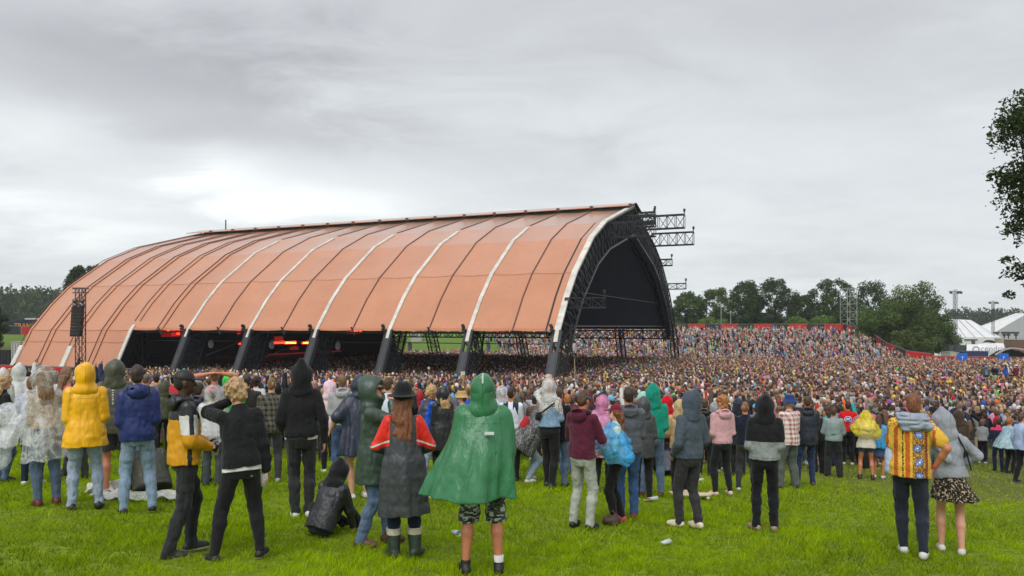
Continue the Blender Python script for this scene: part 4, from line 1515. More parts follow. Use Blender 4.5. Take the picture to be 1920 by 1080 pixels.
    # legs under the eaves on both sides
    for far in (0, 1):
        F_ = (lambda u: 2 * HALF - u) if far else (lambda u: u)
        for b in range(0, NB - 1 if far else NB - 1):
            t = b * BAY
            if t > 5.9 * BAY: continue
            mb = MB()
            a0 = (.0, -.3); a1 = (-2.8, -6.2); b0 = (2.7, -.3); b1 = (-.1, -6.4)
            n = 6
            for tt in (-.28, .28):
                mb.bar(tentp(F_(a0[0]), t + tt, a0[1]), tentp(F_(a1[0]), t + tt, a1[1]), .22 if not far else .16)
                mb.bar(tentp(F_(b0[0]), t + tt, b0[1] + .6), tentp(F_(b1[0]), t + tt, b1[1]), .14)
                for k in range(n):
                    f0, f1 = k / n, (k + 1) / n
                    L0 = (a0[0] + (a1[0] - a0[0]) * f0, a0[1] + (a1[1] - a0[1]) * f0); L1 = (a0[0] + (a1[0] - a0[0]) * f1, a0[1] + (a1[1] - a0[1]) * f1)
                    R0 = (b0[0] + (b1[0] - b0[0]) * f0, b0[1] + (b1[1] - b0[1]) * f0); R1 = (b0[0] + (b1[0] - b0[0]) * f1, b0[1] + (b1[1] - b0[1]) * f1)
                    p, q = (L0, R1) if k % 2 else (R0, L1)
                    mb.bar(tentp(F_(p[0]), t + tt, p[1]), tentp(F_(q[0]), t + tt, q[1]), .08)
                    mb.bar(tentp(F_(L1[0]), t + tt, L1[1]), tentp(F_(R1[0]), t + tt, R1[1]), .08)
                    mb.bar(tentp(F_(L0[0]), t + tt, L0[1]), tentp(F_(R1[0]), t + tt, R1[1]), .05)
            for k in range(n + 1):
                f0 = k / n
                for (p0, p1) in ((a0, a1), (b0, b1)):
                    q = (p0[0] + (p1[0] - p0[0]) * f0, p0[1] + (p1[1] - p0[1]) * f0)
                    mb.bar(tentp(F_(q[0]), t - .28, q[1]), tentp(F_(q[0]), t + .28, q[1]), .07)
            leg = add(mb, 'leg', steel)
            if not far:
                # scrim wrapped round the lower leg, a pale pad near the top and the outer beam
                mc = MB()
                f0 = .30 if b < 2 else .12
                cn = []
                for f in (f0, 1.0):
                    A = (a0[0] + (a1[0] - a0[0]) * f, a0[1] + (a1[1] - a0[1]) * f); B = (b0[0] + (b1[0] - b0[0]) * f, b0[1] + (b1[1] - b0[1]) * f)
                    cn.append((A, B))
                (A0, B0), (A1, B1) = cn
                for tt, w in ((-.40, 1), (.40, -1)):
                    q = [tentp(A1[0], t + tt, A1[1]), tentp(B1[0], t + tt, B1[1]), tentp(B0[0], t + tt, B0[1]), tentp(A0[0], t + tt, A0[1])]
                    mc.quad(q if w > 0 else q[::-1])
                mc.quad([tentp(A1[0] - .12, t + .30, A1[1]), tentp(A1[0] - .12, t - .30, A1[1]), tentp(A0[0] - .12, t - .30, A0[1]), tentp(A0[0] - .12, t + .30, A0[1])][::-1], 1)
                mc.quad([tentp(A1[0] - .12, t - .42, A1[1]), tentp(A1[0] + .25, t - .42, A1[1]), tentp(A0[0] + .25, t - .42, A0[1]), tentp(A0[0] - .12, t - .42, A0[1])], 1)
                scr = NT('scrim'); MATS.setdefault('scrim', scr.m)
                if b == 0:
                    scr.P(Base_Color=(.012, .014, .018), Roughness=.7, Alpha=scr.ramp(scr.noise(1.5, 3), [(.3, .35), (.7, .7)]))
                    MATS['scrim'] = scr.m
                add(mc, 'scrim', [MATS['scrim'], slate], parent=leg)
                mp = MB()
                c = tentp(2.3, t - .62, -1.85)
                ring = [c + PV * (.30 * math.cos(a)) + ZV * (.5 * math.sin(a) * (1 if math.sin(a) > 0 else .7)) for a in [2 * PI * k / 14 for k in range(14)]]
                ring2 = [p - AV * .12 for p in ring]
                mp.quad(ring2[::-1] if False else ring2)
                mp.quad(ring[::-1])
                for k in range(14): mp.quad([ring[k], ring[(k + 1) % 14], ring2[(k + 1) % 14], ring2[k]])
                add(mp, 'pad', simple('pad_grey', (.55, .56, .57), .7), parent=leg)
                mk = MB()   # pulley bracket at the eave
                e = tentp(-.35, t + .35, .15)
                mk.box(e - ZV * .3, (.2, .2, .4)); mk.box(e - ZV * .05 + AV * .1, (.26, .2, .14)); mk.lathe(e - ZV * .1 - PV * .2, [(.0, -.07), (.16, -.07), (.16, .07), (0, .07)], 10, axis=AV); mk.lathe(e - ZV * .4 - PV * .2, [(.0, -.06), (.12, -.06), (.12, .06), (0, .06)], 8, axis=AV)
                add(mk, 'bracket', steel, parent=leg)
    # girders under the eaves
    for far in (0, 1):
        mb = MB()
        u = 2 * HALF - 1.2 if far else 1.6
        if far:
            mb.truss(tentp(u, 0, -1.15), tentp(u, 6 * BAY, -1.15), .8, 1.1, PV, ZV, seg=44, cw=.17, dw=.085)
        else:
            mb.bar(tentp(.6, 0, -.55), tentp(.6, 6 * BAY, -.55), .16); mb.bar(tentp(1.6, 0, -1.45), tentp(1.6, 6 * BAY, -1.45), .07)
        add(mb, 'eave_girder', steel)
    mb = MB()
    for b in range(1, 6):
        t = (b + .5) * BAY
        mb.bar(tentp(-.15, t, -.05), tentp(.15, t - .15, -.75), .12)
    for b in (4, 5): mb.bar(tentp(2.2, b * BAY, -3.0), tentp(9, b * BAY - 4.5, .2), .10)
    add(mb, 'stay', alu)
    return root


def build_stage():
    root = empty('stage', tentp(HALF, 7 * BAY, -6), 0, 'dark stage with glowing red screens and lamp bars inside the salmon tent', 'stage')
    base = root.location.copy()
    def add(mb, name, mats, parent=None):
        mb.v = [(v[0] - base.x, v[1] - base.y, v[2] - base.z) for v in mb.v]
        return mb.build(name, mats, parent or root)
    blk = simple('stage_black', (.010, .009, .012), .8)
    grey = simple('stage_grey', (.05, .05, .055), .6)
    mb = MB()
    for (u0, u1, t0, t1, z0, z1) in ((6, 44, 53, 61, -6.4, -4.2),):
        a = [tentp(u0, t0, z0), tentp(u1, t0, z0), tentp(u1, t1, z0), tentp(u0, t1, z0)]
        b = [p + ZV * (z1 - z0) for p in a]
        mb.quad(b)
        for i in range(4): mb.quad([a[i], a[(i + 1) % 4], b[(i + 1) % 4], b[i]])
    add(mb, 'platform', blk)
    mb = MB()
    for u in (8, 42): mb.truss(tentp(u, 54, -4.2), tentp(u, 54, 6), .8, .8, PV, AV, cw=.1, dw=.06)
    mb.truss(tentp(8, 54, 1.0), tentp(42, 54, 1.0), .8, .8, AV, ZV, cw=.1, dw=.05)
    for u in np.arange(10, 42, 3.1): mb.box(tentp(u, 53.6, .2), (.5, .5, .7))
    add(mb, 'rigging', grey)
    red = simple('lamp_red', (.5, .02, .01), .5, emit=(1, .03, .01), estr=3.2)
    dim = simple('lamp_dim', (.2, .01, .01), .5, emit=(1, .02, .015), estr=.35)
    hot = simple('lamp_hot', (.6, .3, .02), .5, emit=(1, .42, .03), estr=5)
    def on(px, py, t=52.0):
        k = (px - 960) / FPX
        u = (k * (N0[1] + AY * t) - N0[0] - AX * t) / (PX_ - k * PY_)
        return u, (HOR - py) / FPX * (N0[1] + AY * t + PY_ * u)
    def panel(x0, x1, y0, y1, mat, name='screen', t=52.0):
        mb = MB()
        u0, za = on(x0, y0, t); u1, zb = on(x1, y1, t)
        zt = za; zb_ = on(x0, y1, t)[1]
        a = [tentp(u0, t, zb_), tentp(u1, t, zb_), tentp(u1, t, zt), tentp(u0, t, zt)]
        b = [p + AV * .25 for p in a]
        mb.quad(a[::-1]); mb.quad(b)
        for i in range(4): mb.quad([a[i], a[(i + 1) % 4], b[(i + 1) % 4], b[i]])
        return add(mb, name, mat)
    panel(510, 534, 640, 645, red, 'lamp_bar'); panel(536, 556, 640, 645, red, 'lamp_bar'); panel(568, 589, 640, 645, red, 'lamp_bar')
    panel(450, 468, 643, 646, red, 'lamp_bar'); panel(462, 467, 642, 647, hot, 'lamp')
    for x in (538, 542, 547, 552, 571, 576, 581): panel(x, x + 2.6, 641.3, 644, hot, 'lamp', 51.6)
    # broken red picture on the upper screens
    for x0, x1, y0, y1 in ((324, 331, 612, 630), (331, 337, 622, 628), (336, 341, 612, 622), (309, 312, 612, 617), (316, 318, 618, 622), (447, 451, 617, 627), (345, 352, 611, 614), (371, 377, 611, 614),
                           (651, 654, 610, 618), (654, 658, 616, 618), (662, 671, 616, 624), (664, 668, 612, 617), (676, 683, 617, 619), (676, 678, 617, 622), (676, 683, 621, 625), (690, 694, 612, 625), (657, 694, 610, 612)):
        panel(x0, x1, y0, y1, red if (x0 * 7) % 3 else dim, 'screen')
    for x0, x1, y0, y1 in ((305, 345, 611, 632), (343, 380, 611, 620), (516, 531, 631, 640), (458, 466, 627, 632), (651, 695, 611, 626), (545, 560, 650, 656), (505, 640, 664, 666)):
        panel(x0, x1, y0, y1, simple('screen_dark', (.05, .005, .006), .4, emit=(1, .02, .02), estr=.10), 'screen', 52.4)
    return root


# ---------------------------------------------------------------- background
def build_barrier(name, label, pts, h, cols, seg=4.2, capc=None):
    """a run of solid panels in alternating colours; pts are ground points"""
    root = empty(name, pts[0], 0, label, 'fence')
    base = root.location.copy()
    mats = [simple('panel_' + c, {'red': (.50, .012, .012), 'dark': (.022, .024, .03), 'black': (.015, .016, .02)}[c], .55, var=.25, vscale=.5) for c in cols]
    rail = simple('rail_grey', (.18, .18, .19), .5)
    k = 0
    for a, b in zip(pts[:-1], pts[1:]):
        a = Vector(a); b = Vector(b)
        L = (b - a).length; n = max(1, round(L / seg))
        for i in range(n):
            p, q = a.lerp(b, i / n), a.lerp(b, (i + 1) / n)
            d = (q - p).normalized(); s_ = Vector((-d.y, d.x, 0)) * .06
            mb = MB()
            lo = [p + s_ - ZV * .8, q + s_ - ZV * .8, q - s_ - ZV * .8, p - s_ - ZV * .8]
            hi = [p + s_ + ZV * h, q + s_ + ZV * h, q - s_ + ZV * h, p - s_ + ZV * h]
            lo = [v - base for v in lo]; hi = [v - base for v in hi]
            mb.quad(hi)
            for j in range(4): mb.quad([lo[j], lo[(j + 1) % 4], hi[(j + 1) % 4], hi[j]][::-1])
            mb.build('panel', mats[k % len(mats)], root)
            mb = MB(); mb.bar(p - base - ZV * .8, p - base + ZV * (h + .12), .12); mb.bar(p - base + ZV * (h + .05), q - base + ZV * (h + .05), .07)
            mb.build('post', rail, root)
            k += 1
    return root


def leafcloud(centres, radii, n, size, rs, flat=1.0, V=None):
    """leaf-sized quads scattered through clumps"""
    centres = np.array(centres); radii = np.array(radii)
    w = radii ** 2; w = w / w.sum()
    ci = rs.choice(len(centres), n, p=w)
    d = rs.randn(n, 3); d /= np.linalg.norm(d, axis=1)[:, None]
    r = radii[ci] * (rs.rand(n) ** .35) * (1 + .18 * rs.randn(n) * (rs.rand(n) < .25))
    P = centres[ci] + d * r[:, None] * np.array([1, 1, flat])
    a = rs.randn(n, 3); a /= np.linalg.norm(a, axis=1)[:, None]
    b = np.cross(a, d + .4 * rs.randn(n, 3)); b /= np.linalg.norm(b, axis=1)[:, None] + 1e-9
    s_ = size * (.6 + .8 * rs.rand(n))[:, None]
    a = a * s_ * .6; b = b * s_ * .38
    V = np.stack([P - a, P - b * .9 + a * .1, P + a, P + b * .9 + a * .1], 1).reshape(-1, 3)
    F = np.arange(n * 4).reshape(-1, 4)
    return V, F, ci, P


def leaf_mat(name, cols, trans=.25):
    if name in MATS: return MATS[name]
    t = NT(name)
    c = t.attr('tint')[0]
    t.P(Base_Color=c, Roughness=.6)
    t.p.inputs['Specular IOR Level'].default_value = .25
    tr = t.n.new('ShaderNodeBsdfTranslucent'); t.l.new(c, tr.inputs[0])
    mx = t.n.new('ShaderNodeMixShader'); mx.inputs[0].default_value = trans
    t.l.new(t.p.outputs[0], mx.inputs[1]); t.l.new(tr.outputs[0], mx.inputs[2]); t.l.new(mx.outputs[0], t.out.inputs[0])
    MATS[name] = t.m
    return t.m


def build_tree(loc, H, W, label, name='tree', seed=0, cols=((.03, .055, .012), (.07, .11, .025)), trunk_h=.25, leaf=.35, nleaf=7000, clumps=34, shape='round', group=None, cr=.16, lobes=None, bark=(.06, .045, .035)):
    rs = np.random.RandomState(seed)
    root = empty(name, loc, 0, label, 'tree', group)
    mb = MB()
    th = H * trunk_h
    tr = max(.12, H * .022)
    mb.bar((0, 0, -.3), (W * .01, 0, th), tr * 2.2, n=8, w2=.8); mb.bar((W * .01, 0, th), (W * .02, .0, H * .62), tr * 1.8, n=8, w2=.5)
    C = []; Rr = []
    for i in range(clumps):
        if lobes is not None:
            j = i % len(lobes)
            lc, lr = lobes[j]
            d = rs.randn(3); d /= np.linalg.norm(d); d *= rs.rand() ** .4
            c = np.array(lc) + d * np.array(lr)
        else:
            f = (i + .5) / clumps
            h = th * .75 + (H - th * .75) * (f * .92 + .04)
            e = math.sin(PI * min(1, max(0, .10 + .86 * f))) ** (.55 if shape == 'round' else 1.0)
            if shape == 'cone': e = (1.05 - f) ** .8
            a = i * 2.39996 + rs.rand() * .6
            r_ = W / 2 * e * (.30 + .62 * rs.rand() ** .5)
            c = np.array([math.cos(a) * r_, math.sin(a) * r_, h - H * cr * .3])
        C.append(c); Rr.append(H * cr * (.55 + .6 * rs.rand()))
        s0 = Vector((W * .015, 0, th * .8 + (c[2] - th * .8) * .35)); e_ = Vector(c)
        if c[2] > th * .6 and i % 2 == 0:
            m_ = s0.lerp(e_, .5) + Vector((0, 0, -H * .03))
            mb.bar(s0, m_, tr * .8, n=5, w2=.6); mb.bar(m_, e_, tr * .45, n=5, w2=.3)
    mb.build('trunk', simple('bark', bark, .9, var=.3, vscale=4, bump=.5), root, True)
    V, F, ci, P = leafcloud(C, Rr, nleaf, leaf, rs, .85)
    me = np_mesh('crown', V, F)
    c0, c1 = np.array(cols[0]), np.array(cols[1])
    cl = rs.rand(len(C))
    m = np.clip(.55 * cl[ci] + .5 * rs.rand(nleaf) - .02, 0, 1)[:, None]
    cc = np.concatenate([(c0 * (1 - m) + c1 * m) * np.array([1.45, 1.65, 1.4]), np.ones((nleaf, 1))], 1).astype(np.float32)
    at = me.attributes.new('tint', 'FLOAT_COLOR', 'FACE'); at.data.foreach_set('color', cc.ravel())
    link('crown', me, leaf_mat('leaf', None), root)
    return root


def lattice_mast(loc, H, w, label, head='lamps', group=None, name='light_mast'):
    root = empty(name, loc, 0, label, 'mast', group)
    st = simple('mast_steel', (.09, .09, .10), .5, .5)
    mb = MB(); mb.truss((0, 0, -.5), (0, 0, H), w, w, (1, 0, 0), (0, 1, 0), seg=int(H / w * .8), cw=w * .11, dw=w * .06)
    mb.build('mast', st, root)
    if head == 'lamps':
        mb = MB(); mb.bar((-w * 2.4, 0, H), (w * 2.4, 0, H), w * .2); mb.bar((0, -w, H + .2), (0, w, H + .2), w * .2)
        mb.build('crossbar', st, root)
        for sx in (-1.9, .9, 2.0):
            mb = MB(); mb.lathe((sx * w * 1.0, -.2, H - w * .55), [(.0, -w * .5), (w * .45, -w * .45), (w * .5, w * .2), (w * .3, w * .5), (0, w * .5)], 10, axis=(.3, -1, -.5))
            mb.build('lamp', simple('lamp_body', (.10, .10, .11), .4, .4), root, True)
    return root
# ================================================================ build the setting
build_ground()
build_tent()
build_stage()


def gp(px, Y, dz=0.0):
    p = ray(px, Y); p.z += dz; return p


def up(u, t, dz=0.0):
    p = tentp(u, t, 0); p.z = float(ground(p.x, p.y)) + dz; return p


build_barrier('festival_fence', 'red and black panel fence along the top of the crowded far bank', [up(104, 52), up(104, 20), up(104, -23), gp(1628, 131), gp(1662, 117), gp(1700, 109), gp(1748, 106.5)], 1.95, ['red', 'dark'], 3.3)
build_barrier('festival_fence', 'low red and black panel fence at the foot of the dark leafy tree', [gp(1750, 106.5), gp(1935, 106)], 1.65, ['red', 'red', 'dark', 'red', 'dark'], 4.0)
build_barrier('festival_fence', 'red and dark panel barrier in front of the closed end of the salmon tent', [up(-5.5, 72), up(-5.5, 38)], 1.75, ['red', 'dark'], 3.4)
build_barrier('festival_fence', 'red and black fence on the green slope under the dark sign tent', [gp(-60, 118), gp(140, 118)], 1.7, ['red', 'dark'], 3.9)


def text_mesh(txt, size, loc, mat, parent):
    cu = bpy.data.curves.new('lettering', 'FONT'); cu.body = txt; cu.size = size; cu.extrude = .02
    tmp = bpy.data.objects.new('lettering_curve', cu); COL.objects.link(tmp)
    me = bpy.data.meshes.new_from_object(tmp.evaluated_get(bpy.context.evaluated_depsgraph_get()))
    bpy.data.objects.remove(tmp)
    o = bpy.data.objects.new('lettering', me); COL.objects.link(o); o.parent = parent; o.location = loc; o.rotation_euler = (R(90), 0, 0)
    me.materials.clear(); me.materials.append(mat)
    return o


def sign_tent():
    loc = gp(55, 128)
    root = empty('sign_tent', loc, R(-4), 'dark tent with orange lettering across its front beyond the grass slope', 'tent')
    mb = MB(); zt = (612 - 598) / FPX * 128 - loc.z
    w = 4.6
    pts = [(-w, 0), (-w + .2, zt - 1.2), (-w + 2.2, zt - .1), (w, zt - .1), (w, 0)]
    a = [(x, 0, z) for x, z in pts]; b = [(x, 5, z) for x, z in pts]
    mb.quad(a[::-1][::-1]); mb.quad(b[::-1])
    for i in range(5): mb.quad([a[i], b[i], b[(i + 1) % 5], a[(i + 1) % 5]])
    mb.build('canvas', simple('sign_navy', (.012, .015, .028), .6), root)
    mb = MB(); mb.bar((-w + 2.0, 2.5, zt), (w, 2.5, zt), .35); mb.build('ridge', simple('ridge_pale', (.5, .5, .52), .5), root)
    text_mesh('TRANSAM TRIBE', 1.15, (-w + 1.9, -.06, zt - 1.55), simple('letter_orange', srgb(220, 140, 30), .5), root)
    return root


sign_tent()

# vans and containers at the left end of the tent
def container(name, label, px0, px1, ytop, Y, col, depth=2.4, cat='container'):
    a, b = gp(px0, Y), gp(px1, Y)
    h = (612 - ytop) / FPX * Y - a.z
    root = empty(name, (a + b) / 2, 0, label, cat)
    w = (b - a).length
    mb = MB(); mb.box((0, depth / 2, h / 2 - .2), (w, depth, h + .4)); 
    mb.build('box', simple('cont_%d' % (col[0] * 999), col, .5, var=.15), root)
    mb = MB()
    for k in range(int(w / .35) + 1): mb.box((-w / 2 + .15 + k * .35, -.03, h / 2), (.10, .07, h - .3))
    mb.box((0, depth / 2, h + .03), (w + .1, depth + .1, .08))
    mb.build('ribs', simple('contr_%d' % (col[0] * 999), tuple(c * .8 for c in col), .5), root)
    return root


container('container', 'pale grey container tucked against the left end of the salmon tent', 21, 45, 641, 90, (.45, .45, .43))
container('container', 'black box truck body beside the pale container', -12, 17, 655, 92, (.02, .02, .024))

# loudspeaker mast in front of the tent
mloc = gp(151, 71)
mtop = (612 - 541) / FPX * 71 - mloc.z
m = lattice_mast(mloc, mtop, .62, 'slim lattice mast with lamps standing in front of the closed salmon canvas', head='none', name='speaker_mast')
st = MATS['mast_steel']
mb = MB(); mb.bar((-.75, 0, mtop), (.75, 0, mtop), .14); mb.bar((-.75, 0, mtop - .4), (.75, 0, mtop - .4), .1); mb.build('crossbar', st, m)
for zz_ in (1.9, 2.6):
    for sx in (-.35, .35):
        mb = MB(); mb.lathe((sx, -.3, mtop - zz_ * .62), [(0, -.22), (.2, -.2), (.22, .1), (0, .2)], 10, axis=(.4 * sx, -1, -.3)); mb.build('lamp', simple('lamp_body', (.10, .10, .11), .4, .4), m, True)
sp_ = empty('line_array', mloc + Vector((0, -.55, 0)), 0, 'tall black column of loudspeakers hanging on the lattice mast', 'speaker')
za, zb = (612 - 575) / FPX * 70.4 - mloc.z, (612 - 631) / FPX * 70.4 - mloc.z
for k in range(9):
    z0 = zb + (za - zb) * k / 9; z1 = zb + (za - zb) * (k + .96) / 9
    mb = MB(); mb.box((.02 * k - .08, 0, (z0 + z1) / 2), (.92, .55, z1 - z0)); mb.build('cabinet', simple('speaker_black', (.010, .010, .012), .7), sp_)

# trees beyond the fence
G1 = ((.018, .034, .010), (.050, .080, .020)); G2 = ((.030, .050, .014), (.075, .11, .03)); G3 = ((.014, .026, .009), (.035, .058, .016)); G4 = ((.06, .10, .02), (.12, .17, .04))
TL = [(1288, 547, 62, 178, G2, 'shorter mid green tree right beside the gable of the tent'), (1342, 538, 84, 176, G2, 'broad soft green tree behind the fence, second from the tent'), (1398, 525, 62, 172, G1, 'tall ragged tree just left of the densest dark oak'),
      (1452, 521, 88, 168, G3, 'very dense dark oak behind the fence with a flat bottomed crown'), (1503, 552, 46, 176, G1, 'small pointed tree in the gap right of the dense dark oak'), (1560, 520, 92, 166, G1, 'tall open tree with gaps of sky, left of the scaffold tower'),
      (1632, 527, 78, 168, G3, 'dark tree right behind the scaffold tower'), (1585, 560, 60, 190, G1, 'lower tree crown filling in behind the scaffold tower'), (1420, 556, 70, 195, G1, 'low tree crown behind the gap between the ragged tree and the dense oak'), (1535, 572, 70, 185, G2, 'low pale tree under the tall open crown')]
for i, (px, ty, wp, Y, col, lab) in enumerate(TL):
    l = gp(px, Y); Ht = (612 - ty) / FPX * Y - l.z
    build_tree(l, Ht, wp / FPX * Y, lab, 'tree', 20 + i, col, .22, .34, 9000 if i < 7 else 5000, 40, group='trees beyond the red and black fence', cr=.12)
# the big drooping tree at the edge of the bank
l = gp(1705, 127)
build_tree(l, (612 - 524) / FPX * 127 - l.z, 16, 'huge rounded dark willow between the end of the fence and the light mast', 'willow_tree', 51, ((.028, .048, .010), (.080, .108, .024)), .15, .26, 70000, 120, cr=.135,
           lobes=[((-2.2, 0, 6.8), (5.0, 3.5, 3.8)), ((2.8, 0, 6.0), (4.4, 3.5, 4.0)), ((0.4, 0, 8.6), (4.6, 3, 3.4)), ((-5.2, 1, 5.0), (2.8, 2.5, 3.8)), ((5.6, 0, 3.8), (1.8, 2.5, 3.0)), ((0, -1, 3.0), (6.0, 3, 2.5))])
l = gp(1715, 119)
build_tree(l, 6.0, 9, 'paler green bush in front of the huge willow', 'bush', 52, ((.045, .06, .018), (.10, .115, .035)), .12, .24, 16000, 40, cr=.17, lobes=[((-1.5, 0, 2.8), (3.2, 1.5, 1.9)), ((2.2, 0, 2.2), (2.2, 1.5, 1.6))])
for i, (px, ty, wp, lab) in enumerate(((1328, 596, 50, 'light green bush showing above the fence near the tent'), (1352, 599, 30, 'small light green bush beside a mast above the fence'), (1488, 594, 52, 'light green bush under the gap right of the dark oak'), (1540, 592, 66, 'pale willow bush left of the scaffold tower'), (1618, 575, 40, 'green bush right of the scaffold tower'))):
    l = gp(px, 160); build_tree(l, (612 - ty) / FPX * 160 - l.z, wp / FPX * 160, lab, 'bush', 70 + i, G4, .1, .26, 3500, 22, cr=.24, group='bushes behind the fence')
l = gp(146, 132)
build_tree(l, (612 - 497) / FPX * 132 - l.z, 8.5, 'dark tree with two ragged tops rising behind the left end of the salmon tent', 'tree', 91, ((.012, .022, .008), (.032, .05, .015)), .2, .30, 9000, 46, cr=.075, shape='cone')
l = gp(175, 134)
build_tree(l, (612 - 493) / FPX * 134 - l.z, 6.0, 'narrow dark tree top peeping over the tent roof', 'tree', 92, ((.012, .022, .008), (.032, .05, .015)), .2, .30, 5000, 30, cr=.07)
l = gp(-12, 100)
build_tree(l, (612 - 566) / FPX * 100 - l.z, 2.6, 'dark tree edge beside the grass slope', 'tree', 93, G3, .2, .26, 4000, 20, cr=.12)


# oak beside the viewer: its trunk stands outside the picture, its boughs reach in
def near_tree():
    Y = 19.0
    tx = 17.5
    base = Vector((tx, Y + .5, float(ground(tx, Y + .5))))
    root = empty('oak_tree', base, 0, 'dark oak boughs reaching in from the side, high above the white tents', 'tree')
    rs = np.random.RandomState(5)
    P = [(1905, 225, 26), (1908, 330, 28), (1899, 505, 20), (1915, 425, 24), (1915, 360, 24), (1893, 232, 24), (1880, 222, 12), (1919, 196, 8), (1914, 248, 28), (1917, 274, 20), (1919, 302, 16), (1879, 322, 20), (1893, 338, 22), (1909, 345, 26), (1872, 328, 10), (1901, 376, 17), (1917, 395, 18), (1909, 412, 16), (1899, 432, 12), (1913, 452, 14), (1921, 428, 20), (1880, 511, 15), (1868, 520, 7), (1896, 518, 15), (1910, 503, 18), (1916, 532, 20), (1880, 487, 9), (1903, 485, 12), (1915, 552, 14), (1922, 480, 18)]
    C = [((x - 960) / FPX * Y - base.x, rs.uniform(-.5, .5) - .5, (612 - y) / FPX * Y - base.z) for x, y, r in P]
    Rr = [r * .78 / FPX * Y for x, y, r in P]
    for i in range(90):
        x = rs.uniform(1972, 2330); y = rs.uniform(90, 560)
        C.append(((x - 960) / FPX * Y - base.x, rs.uniform(-2.5, 2.0), (612 - y) / FPX * Y - base.z)); Rr.append(rs.uniform(.45, .8))
    V, F, ci, Pp = leafcloud(C, Rr, 60000, .090, rs, .9)
    me = np_mesh('crown', V, F)
    m = np.clip(.5 * rs.rand(len(C))[ci] + .5 * rs.rand(len(ci)), 0, 1)[:, None]
    cc = np.concatenate([np.array([.012, .024, .006]) * (1 - m) + np.array([.055, .085, .020]) * m, np.ones((len(ci), 1))], 1).astype(np.float32)
    at = me.attributes.new('tint', 'FLOAT_COLOR', 'FACE'); at.data.foreach_set('color', cc.ravel())
    link('crown', me, leaf_mat('leaf', None), root)
    mb = MB()
    mb.bar((0, 0, -.3), (0, 0, 3.5), .62, n=10, w2=.85); mb.bar((0, 0, 3.5), (-.2, 0, 9), .5, n=10, w2=.4)
    for i, c in enumerate(C):
        if i < 30 and i % 3: continue
        s0 = Vector((-.1, 0, 3 + (c[2] - 3) * .45)); e = Vector(c); mid = s0.lerp(e, .55) + Vector((0, 0, -.15))
        mb.bar(s0, mid, .12, n=5, w2=.55); mb.bar(mid, e, .06, n=5, w2=.25)
    mb.build('trunk', MATS['bark'], root, True)


near_tree()


def forest(name, label, x0, x1, Y, ztop, n, seed, cols, depth=60, leaf=1.5, rmin=3.0, prof=None):
    rs = np.random.RandomState(seed)
    C = []; Rr = []
    for i in range(n):
        x = rs.uniform(x0, x1); y = Y + rs.uniform(0, depth)
        zt = (prof(x) if prof else ztop) + (y - Y) / depth * 1.5
        g = float(ground(x, y))
        r = rs.uniform(rmin, rmin * 1.7)
        C.append((x, y, zt - r * .8 + rs.randn() * 1.1)); Rr.append(r)
        C.append((x + rs.randn() * 2, y - 2, (zt + g) / 2 - 1)); Rr.append(r * 1.25)
        C.append((x + rs.randn() * 2, y - 3, g + 1)); Rr.append(r * 1.25)
    V, F, ci, P = leafcloud(C, Rr, n * 420, leaf, rs)
    me = np_mesh(name, V, F)
    m = np.clip(.6 * rs.rand(len(C))[ci] + .4 * rs.rand(len(ci)), 0, 1)[:, None]
    cc = np.concatenate([np.array(cols[0]) * (1 - m) + np.array(cols[1]) * m, np.ones((len(ci), 1))], 1).astype(np.float32)
    at = me.attributes.new('tint', 'FLOAT_COLOR', 'FACE'); at.data.foreach_set('color', cc.ravel())
    o = link(name, me, leaf_mat('leaf', None)); tag(o, label, 'forest', kind='stuff')


forest('forest', 'hazy green wooded hill beyond the fields', -330, -150, 320, 15, 110, 1, ((.03, .06, .02), (.07, .12, .035)), 70, 1.6, 3.5, lambda x: 15.5 - 3.0 * smooth((x + 215) / 40) + 1.2 * math.sin(x * .13) + .6 * math.sin(x * .37))
forest('forest', 'distant hazy tree line behind the white tents', 225, 480, 430, 8, 120, 2, ((.025, .045, .015), (.055, .085, .025)), 70, 1.8, 3.6, lambda x: 5.0 + 4.5 * smooth((x - 255) / 60) + 1.4 * math.sin(x * .09) + .7 * math.sin(x * .31))
forest('forest', 'blue green far tree line seen between the trunks behind the fence', 60, 240, 480, 3, 80, 3, ((.025, .045, .015), (.055, .085, .025)), 60, 1.8, 3.6, lambda x: 3.0 + math.sin(x * .1))

# scaffold tower
l = gp(1591, 158); Ht = (612 - 541) / FPX * 158 - l.z
root = empty('scaffold_tower', l, R(12), 'tall open scaffold tower of pale tubes between the trees', 'tower')
mb = MB(); w = 1.15
for sx in (-w, w):
    for sy in (-w, w): mb.bar((sx, sy, 0), (sx, sy, Ht), .10)
mb.build('uprights', simple('scaff', (.42, .43, .43), .4, .5), root)
mb = MB()
n = 6
for k in range(1, n + 1):
    z = Ht * k / n; z0 = Ht * (k - 1) / n
    for a, b in (((-w, -w), (w, -w)), ((w, -w), (w, w)), ((w, w), (-w, w)), ((-w, w), (-w, -w))):
        mb.bar((*a, z), (*b, z), .08)
        p, q = (a, b) if k % 2 else (b, a)
        mb.bar((*p, z0), (*q, z), .06)
mb.build('braces', MATS['scaff'], root)
mb = MB(); mb.box((0, 0, Ht + .1), (.6, .4, .5)); mb.box((-.5, 0, Ht + .05), (.3, .3, .4)); mb.build('floodlight', simple('lamp_body', (.10, .10, .11)), root)

